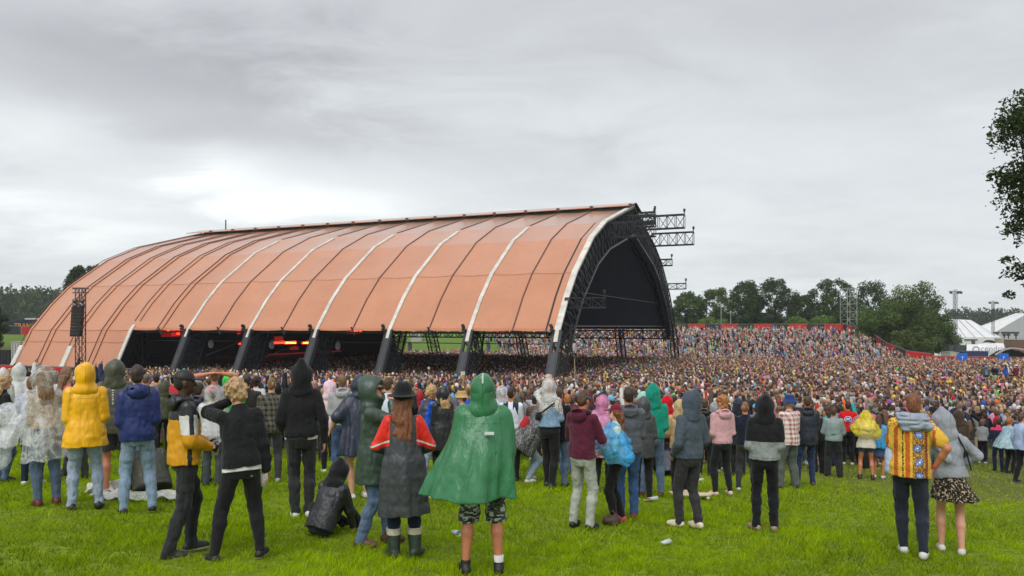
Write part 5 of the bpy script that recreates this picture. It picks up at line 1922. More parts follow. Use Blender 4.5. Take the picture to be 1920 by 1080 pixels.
# light masts by the white tents
l = gp(1791, 122); lattice_mast(l, (612 - 546) / FPX * 122 - l.z, .42, 'taller light mast rising beside the willow in front of the white marquee')
l = gp(1862, 158); lattice_mast(l, (612 - 566) / FPX * 158 - l.z, .42, 'thinner light mast between the two white marquees')
for i, (px, ty) in enumerate(((1352, 572), (1370, 585))):
    l = gp(px, 158); r_ = empty('lamp_post', l, 0, ['thin pale pole with a crossbar above the fence', 'short thin pole standing above the fence beside the crossbar pole'][i], 'pole')
    h = (612 - ty) / FPX * 158 - l.z
    mb = MB(); mb.bar((0, 0, 0), (0, 0, h), .14, n=6); mb.bar((-.8, 0, h - .2), (.8, 0, h - .2), .12); mb.box((0, 0, h + .1), (.3, .3, .3)); mb.build('pole', simple('scaff', (.42, .43, .43)), r_)


# white marquees
WH = simple('marquee_white', (.68, .69, .70), .5, var=.08, vscale=.6)
WG = simple('marquee_grey', (.42, .42, .45), .55, var=.08, vscale=.6)


def marquee_a():
    Y = 150; l = gp(1825, Y); root = empty('marquee', l, 0, 'white marquee with a long sloping roof behind the light mast', 'tent')
    def q(px, py, dy=0): return Vector(((px - 960) / FPX * (Y + dy) - l.x, Y + dy - l.y, (612 - py) / FPX * (Y + dy) - l.z))
    mb = MB()
    e0, e1 = q(1740, 633), q(1864, 633); r0, r1 = q(1740, 596, 9), q(1820, 600, 9); f0, f1 = q(1740, 633, 18), q(1878, 633, 18)
    mb.quad([e0, e1, r1, r0]); mb.quad([r0, r1, f1, f0]); mb.quad([e1, f1, r1])
    mb.quad([p - ZV * .12 for p in (r0, r1, e1, e0)])
    mb.build('roof', WH, root)
    mb = MB()
    for a, b in ((e0, e1), (e1, f1)):
        b0 = Vector((b.x, b.y, 0)); a0 = Vector((a.x, a.y, 0)); mb.quad([a0, b0, b - ZV * .05, a - ZV * .05])
    mb.build('wall', WH, root)
    mb = MB()
    for px0, px1, y0, y1 in ((1784, 1801, 636, 638), (1808, 1833, 636, 638), (1822, 1828, 638, 645)):
        p, r_ = q(px0, y1, -.1), q(px1, y0, -.1); mb.box(((p.x + r_.x) / 2, p.y, (p.z + r_.z) / 2), (abs(r_.x - p.x), .12, abs(r_.z - p.z)))
    mb.build('awning_bar', simple('bar_brown', (.09, .07, .06), .6), root)
    mb = MB()
    for k in range(1, 7):
        f = k / 7; mb.bar(e0.lerp(e1, f) + ZV * .04, r0.lerp(r1, f) + ZV * .04, .10)
    mb.build('roof_seam', WG, root)


def marquee_b():
    Y = 185; l = gp(1900, Y); root = empty('marquee', l, 0, 'largest grey and white peaked marquee with its pale roof edge rising out of the picture', 'tent')
    def q(px, py, dy=0): return Vector(((px - 960) / FPX * (Y + dy) - l.x, Y + dy - l.y, (612 - py) / FPX * (Y + dy) - l.z))
    mb = MB()
    a, b, c = q(1838, 613, 4), q(1862, 625), q(1925, 588, 0); d = q(1905, 587, 10); e = q(2010, 640); r_ = q(2100, 590, 0)
    mb.quad([a, b, c, d]); mb.quad([q(1838, 613, 4), d, q(1905, 587, 30), q(1800, 625, 30)]); mb.build('roof', WH, root)
    mb = MB(); bb = Vector((b.x, b.y, 0)); ee = Vector((e.x, e.y, 0)); mb.quad([bb, ee, e, q(1960, 590), c, b]); mb.build('wall', WG, root)
    mb = MB()
    for k, px in enumerate((1868, 1883, 1891, 1905)):
        p = q(px, 624, -12); w_ = .5
        mb.bar((p.x, p.y, 0), (p.x, p.y, p.z), .28, n=6); mb.box((p.x, p.y, p.z), (1.0 if k != 2 else 1.4, .8, .45)); mb.box((p.x, p.y, p.z - .5), (.6, .5, .4))
    mb.build('rig_post', simple('rig_dark', (.05, .045, .045), .6), root)


marquee_a(); marquee_b()


def awning():
    Y = 118; l = gp(1848, Y); root = empty('awning_tent', l, 0, 'white stretched awning tent with a peak and pale grey lettering', 'tent')
    def q(px, py, dy=0): return Vector(((px - 960) / FPX * (Y + dy) - l.x, Y + dy - l.y, (612 - py) / FPX * (Y + dy) - l.z))
    top = [(1813, 646), (1822, 645.5), (1832, 646), (1840, 644), (1848, 638), (1855, 637.5), (1862, 638.5), (1868, 643), (1876, 643.5), (1882, 644)]
    bot = [(1812, 664), (1822, 665), (1832, 665), (1840, 664), (1848, 664), (1855, 668), (1860, 668), (1868, 664), (1876, 658), (1884, 653)]
    mb = MB(); n = len(top)
    for j in range(4):
        for i in range(n - 1):
            def g(i, j):
                f = j / 4; a, b = top[i], bot[i]
                return q(a[0] * (1 - f) + b[0] * f, a[1] * (1 - f) + b[1] * f, -1.4 * math.sin(PI * f * .5) + (2.0 if j == 0 and 3 < i < 7 else 0))
            mb.quad([g(i, j + 1), g(i + 1, j + 1), g(i + 1, j), g(i, j)])
    for i in range(n - 1): mb.quad([q(*top[i], 0), q(*top[i + 1], 0), q(top[i + 1][0], top[i + 1][1] + 2, 8), q(top[i][0], top[i][1] + 2, 8)])
    mb.build('canopy', WH, root, True)
    for px in (1813, 1884):
        mb = MB(); p = q(px, 650, .2); mb.bar((p.x, p.y, 0), p, .12, n=6); mb.build('pole', simple('scaff', (.42, .43, .43)), root)
    text_mesh('cendris', 1.35, q(1839, 659, -1.75), simple('letter_grey', (.42, .44, .47), .6), root)
    mb = MB(); c = q(1830, 655.5, -1.72); ring = [c + Vector((.62 * math.cos(a), 0, .55 * math.sin(a))) for a in [2 * PI * k / 14 for k in range(14)]]; rin = [c + Vector((.36 * math.cos(a), 0, .3 * math.sin(a))) for a in [2 * PI * k / 14 for k in range(14)]]
    for k in range(14): mb.quad([ring[k], ring[(k + 1) % 14], rin[(k + 1) % 14], rin[k]])
    mb.build('emblem', MATS['letter_grey'], root)


def arch_tent():
    Y = 112; l = gp(1905, Y); root = empty('arch_tent', l, 0, 'low dark brown arched tent with a pale rim at the edge of the crowd', 'tent')
    def q(px, py, dy=0): return Vector(((px - 960) / FPX * (Y + dy) - l.x, Y + dy - l.y, (612 - py) / FPX * (Y + dy) - l.z))
    mb = MB(); me_ = MB()
    pts = [(1866, 667), (1874, 662), (1884, 656.5), (1896, 654), (1910, 655), (1925, 658), (1945, 668)]
    fr = [q(a, b) for a, b in pts]; bk = [q(a + 4, b + 1, 7) for a, b in pts]
    for i in range(6): mb.quad([fr[i], fr[i + 1], bk[i + 1], bk[i]]); me_.bar(fr[i] + ZV * .1, fr[i + 1] + ZV * .1, .22)
    mb.quad([Vector((p.x, p.y + 1.5, 0)) if k in (0, 1) else p for k, p in enumerate([fr[0], fr[-1]])] + [p + Vector((0, 1.5, -.1)) for p in fr[::-1]])
    mb.build('canopy', simple('arch_brown', (.030, .016, .018), .7), root); me_.build('rim', simple('rim_pale', (.40, .36, .36), .6), root)


awning(); arch_tent()
container('truck', 'navy truck body behind the low red fence', 1806, 1853, 659.5, 112, (.035, .05, .14), cat='truck')
container('container', 'cream container under the light mast by the willow', 1782, 1808, 661, 113, (.50, .48, .42))
container('container', 'cream kiosk roof between the masts and the arched tent', 1878, 1905, 636, 150, (.58, .50, .36))
container('stall', 'brown food stall behind the arched tent', 1897, 1935, 638, 146, (.18, .10, .07), cat='stall')
container('truck', 'dark truck standing behind the cream container', 1780, 1812, 648, 122, (.10, .11, .11), cat='truck')
container('stall', 'small red stall seen through the open tent on the grass', 770, 790, 621, 158, (.45, .015, .02), cat='stall')
for k, (px0, lab) in enumerate(((1795, 'blue information board by the navy truck'), (1872, 'blue information board in front of the dark arched tent'))):
    Y = 98; a = gp(px0, Y); w = 18.5 / FPX * Y
    root = empty('info_board', a + Vector((w / 2, 0, 0)), 0, lab, 'sign', 'square blue boards on posts')
    z1 = (612 - 662.5) / FPX * Y - a.z; z0 = (612 - 679) / FPX * Y - a.z
    mb = MB(); mb.box((0, 0, (z0 + z1) / 2), (w, .12, z1 - z0)); mb.build('board', simple('board_blue', srgb(20, 105, 205), .5, var=.05), root)
    mb = MB(); mb.box((-.02, -.09, z0 + .32), (.05, .04, .6)); mb.box((-.02, -.09, z0 + .68), (.17, .04, .14)); mb.build('mark', simple('mark_white', (.8, .8, .8)), root)
    mb = MB(); mb.bar((-w * .4, .1, -.2), (-w * .4, .1, z1), .1); mb.bar((w * .4, .1, -.2), (w * .4, .1, z1), .1); mb.build('post', MATS['scaff'], root)
# raised viewing platform among the crowd
a, b = gp(1838, 60), gp(2010, 60)
root = empty('viewing_platform', (a + b) / 2, 0, 'raised viewing platform with a dark front rail, above the packed crowd', 'platform')
w = (b - a).length
mb = MB(); mb.box((0, 2, .62), (w, 4, .14)); mb.build('deck', simple('deck_dark', (.03, .03, .032), .8), root)
mb = MB(); mb.box((0, -.05, 1.62), (w, .06, .16)); mb.box((0, -.05, 1.0), (w, .04, .5))
for k in range(9): mb.box((-w / 2 + w * k / 8, -.02, .8), (.08, .08, 1.7))
mb.build('rail', simple('rail_black', (.012, .012, .014), .6), root)
# placards held up in the crowd
for k, (px, y0, wd, ht, Y, c, lab) in enumerate(((868, 700, 8, 7, 40, (.62, .56, .45), 'square cardboard placard on a stick above the crowd'), (804, 690, 5, 9, 48, (.55, .40, .34), 'small oval paddle held above the crowd'))):
    l = gp(px, Y); root = empty('placard', l, 0, lab, 'placard'); z = (612 - y0) / FPX * Y - l.z
    mb = MB(); mb.box((0, 0, z), (wd / FPX * Y, .03, ht / FPX * Y)) if k == 0 else mb.lathe((0, 0, z), [(0, -.015), (.09, -.015), (.09, .015), (0, .015)], 14, axis=(0, 1, 0)); mb.build('board', simple('card_%d' % k, c, .8), root)
    mb = MB(); mb.bar((0, .03, 1.3), (0, .03, z), .03); mb.build('stick', simple('wood_pale', (.4, .3, .18)), root)
l = gp(1079, 46); root = empty('flag_pole', l, R(4), 'thin pale pole sticking up out of the crowd beside the tent leg', 'pole')
mb = MB(); mb.bar((0, 0, .5), (-.06, 0, (612 - 672) / FPX * 46 - l.z), .05, n=6); mb.build('pole', MATS['wood_pale'], root)


# the damp air: one closed even box round the camera and everything that stands on the ground
def build_haze():
    mb = MB(); mb.box((0, 760, 6.0), (2400, 1900, 27.0)); o = mb.build('haze', NT('haze').m)
    m = o.data.materials[0]; n = m.node_tree.nodes; l = m.node_tree.links
    for q in list(n):
        if q.type != 'OUTPUT_MATERIAL': n.remove(q)
    v = n.new('ShaderNodeVolumePrincipled'); v.inputs['Color'].default_value = (.90, .93, .96, 1); v.inputs['Density'].default_value = HAZE; v.inputs['Anisotropy'].default_value = .2
    out = [q for q in n if q.type == 'OUTPUT_MATERIAL'][0]; l.new(v.outputs[0], out.inputs['Volume'])
    tag(o, kind='stuff')


HAZE = .0003
build_haze()
# ================================================================ the people in the open part of the field
def C(*a): return srgb(*a)


K = dict(
    jean_lt=cloth(C(158, 174, 194), kind='denim'), jean=cloth(C(96, 118, 150), kind='denim'), jean_md=cloth(C(72, 96, 138), kind='denim'), jean_dk=cloth(C(32, 42, 66), kind='denim'), jean_gr=cloth(C(88, 106, 130), kind='denim'),
    black=cloth((.010, .010, .012)), blackd=cloth((.010, .010, .013), kind='denim'), char=cloth((.028, .029, .033), kind='denim'), dkgrey=cloth((.045, .046, .05)), grey=cloth((.30, .30, .31)), ltgrey=cloth((.40, .40, .42)),
    white=cloth((.68, .68, .68)), cream=cloth((.60, .55, .46)), navy=cloth((.016, .022, .052)), olive=cloth((.070, .075, .050), .5, 'rain'), maroon=cloth(C(88, 28, 52)), teal=cloth(C(16, 140, 118)), red=cloth(C(200, 22, 34)), pink=cloth(C(205, 160, 166)),
    ltpink=cloth(C(236, 205, 218)), beige=cloth(C(196, 168, 122), .6, 'rain'), slate=cloth(C(74, 84, 96)), mint=cloth(C(190, 215, 205)), yellow=cloth(C(240, 178, 8), .38, 'rain'), blue=cloth(C(20, 38, 100), .5, 'rain'), brown=cloth(C(70, 56, 46)), khaki=cloth(C(150, 148, 138)),
    greygreen=cloth(C(130, 148, 148), .6, 'rain'), forest=cloth(C(58, 76, 66), .42, 'rain'), green=cloth(C(52, 118, 78), .36, 'rain'), lime=cloth(C(40, 210, 50), .4, 'rain'), rblack=cloth((.014, .015, .018), .42, 'rain'), rnavy=cloth((.018, .026, .050), .42, 'rain'), rgrey=cloth(C(60, 64, 69), .42, 'rain'), rred=cloth(C(225, 40, 24), .45, 'rain'),
    blueshiny=cloth(C(26, 84, 200), .25, 'rain'), bluetee=cloth(C(160, 180, 205)))
SH = dict(black=leather((.014, .013, .013)), white=leather((.62, .61, .58)), brown=leather(C(88, 54, 44)), oxblood=leather(C(88, 34, 30)), cream=leather(C(214, 204, 182)), pink=leather(C(220, 50, 110)), grey=leather(C(150, 150, 150)), wgreen=leather(C(44, 58, 48), .35), wcuff=leather(C(190, 184, 165), .5), red=leather(C(130, 30, 45)), camo=leather((.028, .026, .022)))
HEROES = []


def hero(px, fy, ty, rz, label, **sp):
    """a person whose feet stand on the turf seen at (px, fy) and whose head reaches row ty"""
    loc = foot(px, fy)
    hm = (fy - ty) / FPX * loc.y * sp.pop('k', 1.0)
    sp['label'] = label; sp['seed'] = len(HEROES) * 7 + 3
    sp.setdefault('res', max(.0075, .00098 * loc.y))
    root, p = build_person(sp, loc, R(rz) - math.atan2(loc.x, loc.y), None, sp['res'], hm)   # rz is the turn away from the line of sight
    HEROES.append((px, loc, label))
    return root, p


def cup(root, p, i, label, fill=(.75, .38, .03), level=.7, h=.12):
    g = p.grips[i]
    q = wpt(root, g[0])
    c = empty('beer_cup', q - Vector((0, 0, h * .55)), 0, label, 'cup')
    clear = NT('cup_clear'); clear.P(Base_Color=(.8, .84, .84), Roughness=.12, Alpha=.38); MATS.setdefault('cup_clear', clear.m)
    mb = MB(); mb.lathe((0, 0, 0), [(0, 0), (.030, 0), (.040, h), (.042, h), (.032, -.003), (0, -.003)], 14); mb.build('cup', MATS['cup_clear'], c, True)
    if fill:
        mb = MB(); mb.lathe((0, 0, .004), [(0, 0), (.028, 0), (.028 + .01 * level, h * level), (0, h * level)], 14); mb.build('beer', simple('beer_%d' % (fill[1] * 100), fill, .2), c, True)
    return c


def patch(root, name, c, d, mat, rz=0.0):
    mb = MB(); mb.box(c, d, rz); return mb.build(name, mat, root)


reflect = simple('reflective', (.62, .64, .64), .35)
D2 = ((-.11, 0, 0), (.11, 0, 0))
WIDE = ((-.17, 0, 0), (.17, 0, 0))
STEP = ((-.08, -.10, 0), (.10, .16, 0))

# --- left group
hero(6, 903, 703, -70, 'blond woman in a black sweatshirt facing right, beside the blowing pale poncho', sex='f', face=1, skin='fair', hair=('wavy', 'curl'), legs=dict(kind='regular', mat=K['jean']), top=dict(style='hoodie', mat=K['black'], hem=.88), arms=('front', 'front'), shoes=('sneaker', SH['black']), head=(12, 0, 0))
r, p = hero(60, 910, 706, -20, 'person in a pale translucent poncho blowing to the left, dark jeans, blue collar', hair=('short', 'ltbrown'), legs=dict(kind='skinny', mat=K['jean_dk']), top=dict(style='jacket', mat=cloth(C(30, 60, 150)), hem=.9), arms=('belly', 'belly'), shoes=('sneaker', SH['white']),
            poncho=dict(mat=plastic('white', (.80, .82, .86), .30, .75), hem=.66, w=.36, d=.30, folds=(6, .2), blow=(-.22, 0)), poncho_arm=False)
fd = p.field([(-.75, .3, 1.35), (-.1, -.35, .25)], .06, .013)
fd.ell((-.38, 0, 1.10), (.20, .20, .22), k=0); fd.ell((-.42, .02, .82), (.17, .16, .30), k=.1); fd.ell((-.50, 0, .52), (.14, .12, .24), k=.1)
fd.wrinkle(.030, (6, 6, 4), p.rs, crease=True); fd.wrinkle(.012, (14, 14, 12), p.rs)
field_obj(fd, 'poncho', plastic('white', (.80, .82, .86), .30, .75), r)
r, p = hero(88, 948, 686, 12, 'woman in a clear plastic poncho over a lace top and jeans, brown ankle boots', sex='f', skin='fair', hair=('long', 'ltbrown'), legs=dict(kind='skinny', mat=K['jean_gr'], fit=0.022), top=dict(style='jacket', mat=cloth(C(186, 168, 146), kind='lace', col2=C(110, 92, 76)), hem=.98, fit=.006), arms=('belly', 'phone'),
            shoes=('boot', SH['oxblood']), poncho=dict(mat=plastic('clear', (.86, .88, .90), .06, .42), hem=.60, w=.29, d=.27, folds=(6, .16), hood=True, hbig=1.25), lean=(2, -3, 0), head=(0, 0, 20))
hero(126, 893, 691, -85, 'woman with long wavy brown hair and sunglasses in a pink top, behind the yellow raincoat', sex='f', face=1, hair=('wavy', 'ltbrown'), legs=dict(kind='regular', mat=K['dkgrey']), top=dict(style='jacket', mat=cloth(C(215, 130, 120)), hem=.9), arms=('down', 'down'), shoes=('sneaker', SH['black'], SH['white']))
hero(146, 900, 700, 20, 'person in a pale tie dye poncho half hidden by the yellow raincoat', skin='red', hair=('short', 'brown'), hat=('capback', cloth((.6, .6, .6), key='cap')), legs=dict(kind='regular', mat=K['dkgrey']), poncho=dict(mat=cloth((.6, .65, .6), .4, kind='tiedye'), hem=.85, w=.34, d=.27), arms=('front', 'front'), shoes=('sneaker', SH['black'], SH['white']))
r, p = hero(160, 955, 677, 0, 'person seen from behind in a bright yellow hooded raincoat and light blue jeans', legs=dict(kind='regular', mat=K['jean_lt'], fit=.012), top=dict(style='rain', mat=K['yellow'], hem=.76, fit=0.022, flare=.050, hood='up', hbig=.92, hpoint=.0), arms=('hoodpocket', 'hoodpocket'), shoes=('boot', SH['black']), feet=((-.15, 0, 0), (.15, 0, 0)))
hero(216, 927, 672, 0, 'person in an olive hooded jacket with a dotted line down the back, bare legs', skin='tan', legs=dict(kind='shorts', mat=K['dkgrey'], cut=.75), top=dict(style='rain', mat=K['olive'], mats=[reflect], hem=.80, fit=0.036, flare=.02, hood='up', hbig=1.02,
     zone=lambda p, x, y, z: ((np.abs(x + .03) < .010) & (y < 0) & (np.mod(z, .03) < .017) & (z > 1.18)).astype(int)), arms=('front', 'front'), shoes=('sneaker', SH['grey']))
hero(258, 962, 685, 3, 'man with short dark hair in a royal blue anorak and pale blue jeans', skin='fair', hair=('short', 'dark'), legs=dict(kind='regular', mat=cloth(C(140, 164, 190), kind='denim'), fit=.006), top=dict(style='rain', mat=K['blue'], hem=.86, fit=0.022, hood='down'), arms=('hoodpocket', 'hoodpocket'), shoes=('sneaker', SH['black'], SH['white']), feet=((-.16, 0, 0), (.17, 0, 0)), head=(0, 0, -18))
r, p = hero(345, 1040, 690, -78, 'man in a black cap and a yellow, black and white jacket, holding a beer', face=1, skin='dark', hair=('buzz', 'black'), hat=('cap', SH['black']), legs=dict(kind='regular', mat=K['char'], fit=-.004),
            top=dict(style='rain', mat=cloth(C(214, 150, 20), .5, 'rain'), mats=[K['rblack'], K['white']], hem=.86, fit=0.026, hood='down', hmat=K['rblack'],
                     zone=lambda p, x, y, z: np.where((x > .175) & (z < 1.33) & (z > 1.155) & (y < .16), np.where(np.abs(y - .015) < .022, 1, 2), np.where(z > 1.285, 1, np.where((np.abs(y - .01) < .022) & (np.abs(x) > .14) & (z < 1.02), 1, 0)))),
            arms=(((.08, .22, 1.02), (.6, -.8, -.5)), ((.12, .22, 1.01), (.6, -.8, -.5))), hand=('grip', 'grip'), shoes=('high', SH['camo'], SH['white']), feet=((-.10, .10, 0), (.12, -.14, 0)), head=(4, 0, -8))
cup(r, p, 1, 'clear plastic cup of pale beer held by the man in the yellow and black jacket', (.80, .62, .22), .75)
patch(r, 'wristband', p.arms[1][2], (.07, .07, .03), simple('band_pink', (.7, .5, .6)))
hero(374, 905, 718, -30, 'person in a navy windbreaker mostly hidden behind the man in the black cap', hair=('short', 'dark'), legs=dict(kind='regular', mat=K['black']), top=dict(style='rain', mat=K['rnavy'], hem=.86, fit=0.022, hood='down'), arms=('cup', 'cup'), shoes=('sneaker', SH['black']))
hero(402, 898, 691, 4, 'man in a light grey tee with both arms folded behind his head', skin='red', hair=('buzz', 'ltbrown'), legs=dict(kind='regular', mat=K['dkgrey']), top=dict(style='jacket', mat=K['ltgrey'], hem=.88, sleeve=.45, collar=False), arms=('head', 'head'), shoes=('sneaker', SH['grey']))
hero(398, 912, 724, -12, 'boy in a see-through poncho over a red cap, grey trousers and black boots', k=1.0, hair=('short', 'brown'), hat=('cap', cloth(C(190, 40, 50), key='cap')), legs=dict(kind='regular', mat=cloth(C(70, 76, 84))), top=dict(style='jacket', mat=K['white'], hem=.9, sleeve=.5, collar=False), arms=('front', 'front'), shoes=('boot', SH['black']), poncho=dict(mat=plastic('clear2', (.85, .86, .88), .10, .5), hem=.82, w=.28, d=.24, hood=True, hbig=1.15))
hero(432, 893, 697, 10, 'person in a bright green poncho with a yellow strap and denim shorts', sex='f', skin='tan', legs=dict(kind='shorts', mat=K['jean_md'], cut=.5), poncho=dict(mat=K['lime'], hem=.92, w=.30, d=.25, hood=True), arms=('front', 'front'), shoes=('sneaker', SH['white']))
hero(462, 892, 702, 0, 'man with dark hair in a dark coat behind the curly blond head', hair=('short', 'dark'), legs=dict(kind='regular', mat=K['jean_md']), top=dict(style='jacket', mat=cloth(C(52, 50, 48)), hem=.86), arms=('front', 'front'), shoes=('sneaker', SH['black']))
# curly man bending, weight on wide feet
r, p = hero(449, 1050, 709, 6, 'curly blond person leaning in a black denim jacket, a beer dangling low', skin='fair', hair=('curly', 'curl'), legs=dict(kind='skinny', mat=K['black']), top=dict(style='jacket', mat=K['blackd'], hem=.90, fit=0.019, under=K['white']),
            arms=(((.07, .16, 1.55), (1, .2, -.5)), ((.25, .04, .80), (.6, -1, 0))), hand=('rest', 'grip'), feet=((-.24, .02, 0), (.20, .0, 0)), lean=(10, -2, 0), hipx=.02, head=(10, -6, 12), shoes=('sneaker', SH['black'], SH['white']), toe=(22, -30), hipz=.885)
cup(r, p, 1, 'clear cup with a finger of amber beer dangling from the curly haired person', (.62, .28, .04), .45)
hero(509, 905, 708, 0, 'man with cropped hair in a dark checked shirt beside the curly blond head', skin='fair', hair=('buzz', 'ltbrown'), legs=dict(kind='regular', mat=K['dkgrey']), top=dict(style='jacket', mat=cloth((.018, .018, .018), kind='plaid', col2=(.13, .12, .09)), hem=.84, fit=0.022), arms=('front', 'front'), shoes=('sneaker', SH['grey']))
hero(565, 971, 677, 0, 'tall person in a plain black hoodie, hood up, white tee showing below it', legs=dict(kind='regular', mat=K['char'], fit=.004), top=dict(style='hoodie', mat=K['black'], hem=.925, fit=0.019, hood='up', hpoint=.045, under=K['white']), arms=('pocket', ((.27, .02, .86), (.8, -1, 0))), shoes=('sneaker', SH['white']), feet=((-.07, 0, 0), (.09, .02, 0)))
hero(618, 886, 711, 8, 'person in a pale pink hooded jacket between the black hoodie and the grey hoodie', sex='f', legs=dict(kind='skinny', mat=K['black']), top=dict(style='jacket', mat=K['ltpink'], hem=.84, hood='up'), arms=('front', 'front'), shoes=('sneaker', SH['white']))
r, p = hero(641, 897, 702, 4, 'ginger haired man in a light grey hoodie, hood down, and blue jeans', skin='fair', hair=('short', 'ltbrown'), legs=dict(kind='regular', mat=K['jean_md']), top=dict(style='hoodie', mat=K['ltgrey'], hem=.90, hood='down'), arms=('front', 'front'), shoes=('sneaker', SH['grey']))
r, p = hero(672, 935, 703, 20, 'person in a long navy hooded poncho with bare legs and one arm hanging out', sex='f', skin='fair', legs=dict(kind='shorts', mat=K['black'], cut=.4), poncho=dict(mat=K['rnavy'], hem=.62, w=.29, d=.26, hood=True, hpoint=.03), arms=(((.36, .22, .98), (1, -.3, -1)), 'front'), shoes=('sneaker', SH['white']), poncho_arm=True, lean=(6, 4, 0))
r, p = hero(700, 1022, 704, -98, 'man in sunglasses and a dark green hooded raincoat facing right, one fist at his mouth', face=1, skin='fair', hair=('short', 'dark'), legs=dict(kind='regular', mat=K['jean']), top=dict(style='rain', mat=K['forest'], hem=.66, fit=0.026, flare=.035, hood='up', hbig=1.14), arms=('front', ((.0, .20, 1.48), (.8, .1, -1))), hand=('rest', 'fist'), shoes=('boot', SH['brown']), feet=((-.10, .16, 0), (.10, -.10, 0)), head=(0, 0, -12))
mb = MB()
for q in (-1, 1):
    c = p.H((q * .033, .108, 1.640)); mb.lathe(c, [(0, -.006), (.022, -.005), (.024, 0), (.022, .006), (0, .007)], 12, axis=p.HM @ np.array([0, 1, 0]))
mb.bar(p.H((-.05, .10, 1.644)), p.H((-.08, .0, 1.64)), .006); mb.bar(p.H((.05, .10, 1.644)), p.H((.08, .0, 1.64)), .006)
mb.build('sunglasses', simple('shades', (.01, .008, .008), .15), r, True)
patch(r, 'moustache', p.H((0, .112, 1.583)), (.045, .012, .010), hair_mat('dark'), 0)
hero(729, 905, 708, -35, 'dark haired man in a white tee behind the man in sunglasses', face=1, skin='fair', hair=('short', 'brown'), legs=dict(kind='regular', mat=K['jean']), top=dict(style='jacket', mat=cloth(C(212, 222, 235)), hem=.88, sleeve=.5, collar=False), arms=('front', 'front'), shoes=('sneaker', SH['white']))
# hat woman
r, p = hero(756, 1044, 715, 0, 'woman in a wide black hat, grey and red raincoat and green rubber boots', sex='f', skin='fair', hair=('wavy', 'auburn'), hairlen=1.20, hat=('hat', K['black']), legs=dict(kind='skinny', mat=K['jean_dk']),
            top=dict(style='rain', mat=K['rgrey'], mats=[K['rred'], reflect, cloth((.045, .048, .055), .42, 'rain')], hem=.45, fit=0.034, flare=.065, folds=(5, .10, .0, 2.2),
                     zone=lambda p, x, y, z: np.where((np.abs(x) > .135 + (1.45 - z) * .05) & (z > 1.10), np.where(np.abs(z - 1.165 + (np.abs(x) - .25) * .35) < .009, 2, np.where(z - 1.12 + (np.abs(x) - .25) * .35 < 0, 3, 1)), np.where((np.abs(x) > .20) & (z > .9) & (z <= 1.13), 3, 0))),
            arms=(((.12, .20, 1.04), (1, -.5, -.4)), ((.12, .20, 1.04), (1, -.5, -.4))), shoes=('welly', SH['wgreen'], SH['wcuff']), feet=((-.10, 0, 0), (.13, 0, 0)), toe=(25, -35))
# sitting figure
hero(612, 1004, 866, -38, 'person in a black hooded jacket sitting on the grass with knees drawn up', hipz=.13, hipy=-.10, feet=((-.06, .44, 0), (.16, .50, 0)), lean=(30, 3, 0), head=(4, 0, 14), arms=('knee', 'knee'), legs=dict(kind='regular', mat=K['black']), top=dict(style='rain', mat=cloth((.020, .022, .027), .45, 'rain', key='sit'), hem=.86, fit=.020, flare=.0, hood='up', hmat=K['black'], hbig=1.0), shoes=('sneaker', SH['black']))
r, p = hero(792, 893, 722, -60, 'person in a shiny blue raincoat bending and reaching an arm out to the right', sex='m', face=1, skin='red', hair=('curly', 'blond'), legs=dict(kind='regular', mat=K['jean_lt']), top=dict(style='rain', mat=K['rnavy'], mats=[K['blueshiny']], hem=.84, fit=0.029, zone=lambda p, x, y, z: (np.abs(x) > .15).astype(int)), arms=(((.10, .50, 1.42), (.3, -.3, -1)), ((.10, .52, 1.40), (.3, -.3, -1))), lean=(18, 0, 0), shoes=('sneaker', SH['grey']))
hero(830, 905, 722, 25, 'person in a long black hooded raincoat with blond hair blowing out of the hood', sex='f', face=1, skin='fair', legs=dict(kind='skinny', mat=K['black']), top=dict(style='rain', mat=K['rblack'], hem=.60, fit=0.043, flare=.05, hood='up'), arms=('belly', 'belly'), hair=('wavy', 'blond'), hairlen=1.35, shoes=('sneaker', SH['black']))
r, p = hero(866, 885, 735, 95, 'man in a tan hat and sunglasses with an orange strap, behind the green poncho', face=1, skin='fair', hair=('short', 'brown'), hat=('bucket', cloth(C(196, 160, 100))), legs=dict(kind='regular', mat=K['dkgrey']), top=dict(style='jacket', mat=cloth(C(205, 180, 160)), mats=[cloth(C(230, 150, 20))], hem=.86, zone=lambda p, x, y, z: (np.abs(x - .05) < .03).astype(int)), arms=('front', 'front'), shoes=('sneaker', SH['grey']))
# green poncho
r, p = hero(905, 1076, 697, 0, 'man in a long green hooded poncho blowing sideways, camouflage shorts and black boots', skin='tan', legs=dict(kind='shorts', mat=cloth((.1, .1, .1), kind='camo'), cut=1.06), poncho=dict(mat=K['green'], hem=.70, w=.41, d=.31, folds=(6, .13), blow=(-.14, -.02), shoulder=.225, hood=True, hbig=.92), arms=('front', 'front'), shoes=('high', SH['black']), feet=((-.16, 0, 0), (.15, 0, 0)), toe=(20, -4))
c = p.H((0, -.155, 1.70)); patch(r, 'reflective_strip', c + np.array([0, -.002, .03]), (.016, .012, .085), reflect)
patch(r, 'reflective_strip', p.T((.06, -.232, 1.255)), (.085, .03, .022), reflect)
for i, (hip, kn, an, td) in enumerate(p.legs):
    if i == 1:
        mb = MB(); mb.lathe(an + np.array([0, 0, .0]), [(.046, .03), (.046, .085), (.0, .085)], 14); mb.build('sock', K['white'], r, True)

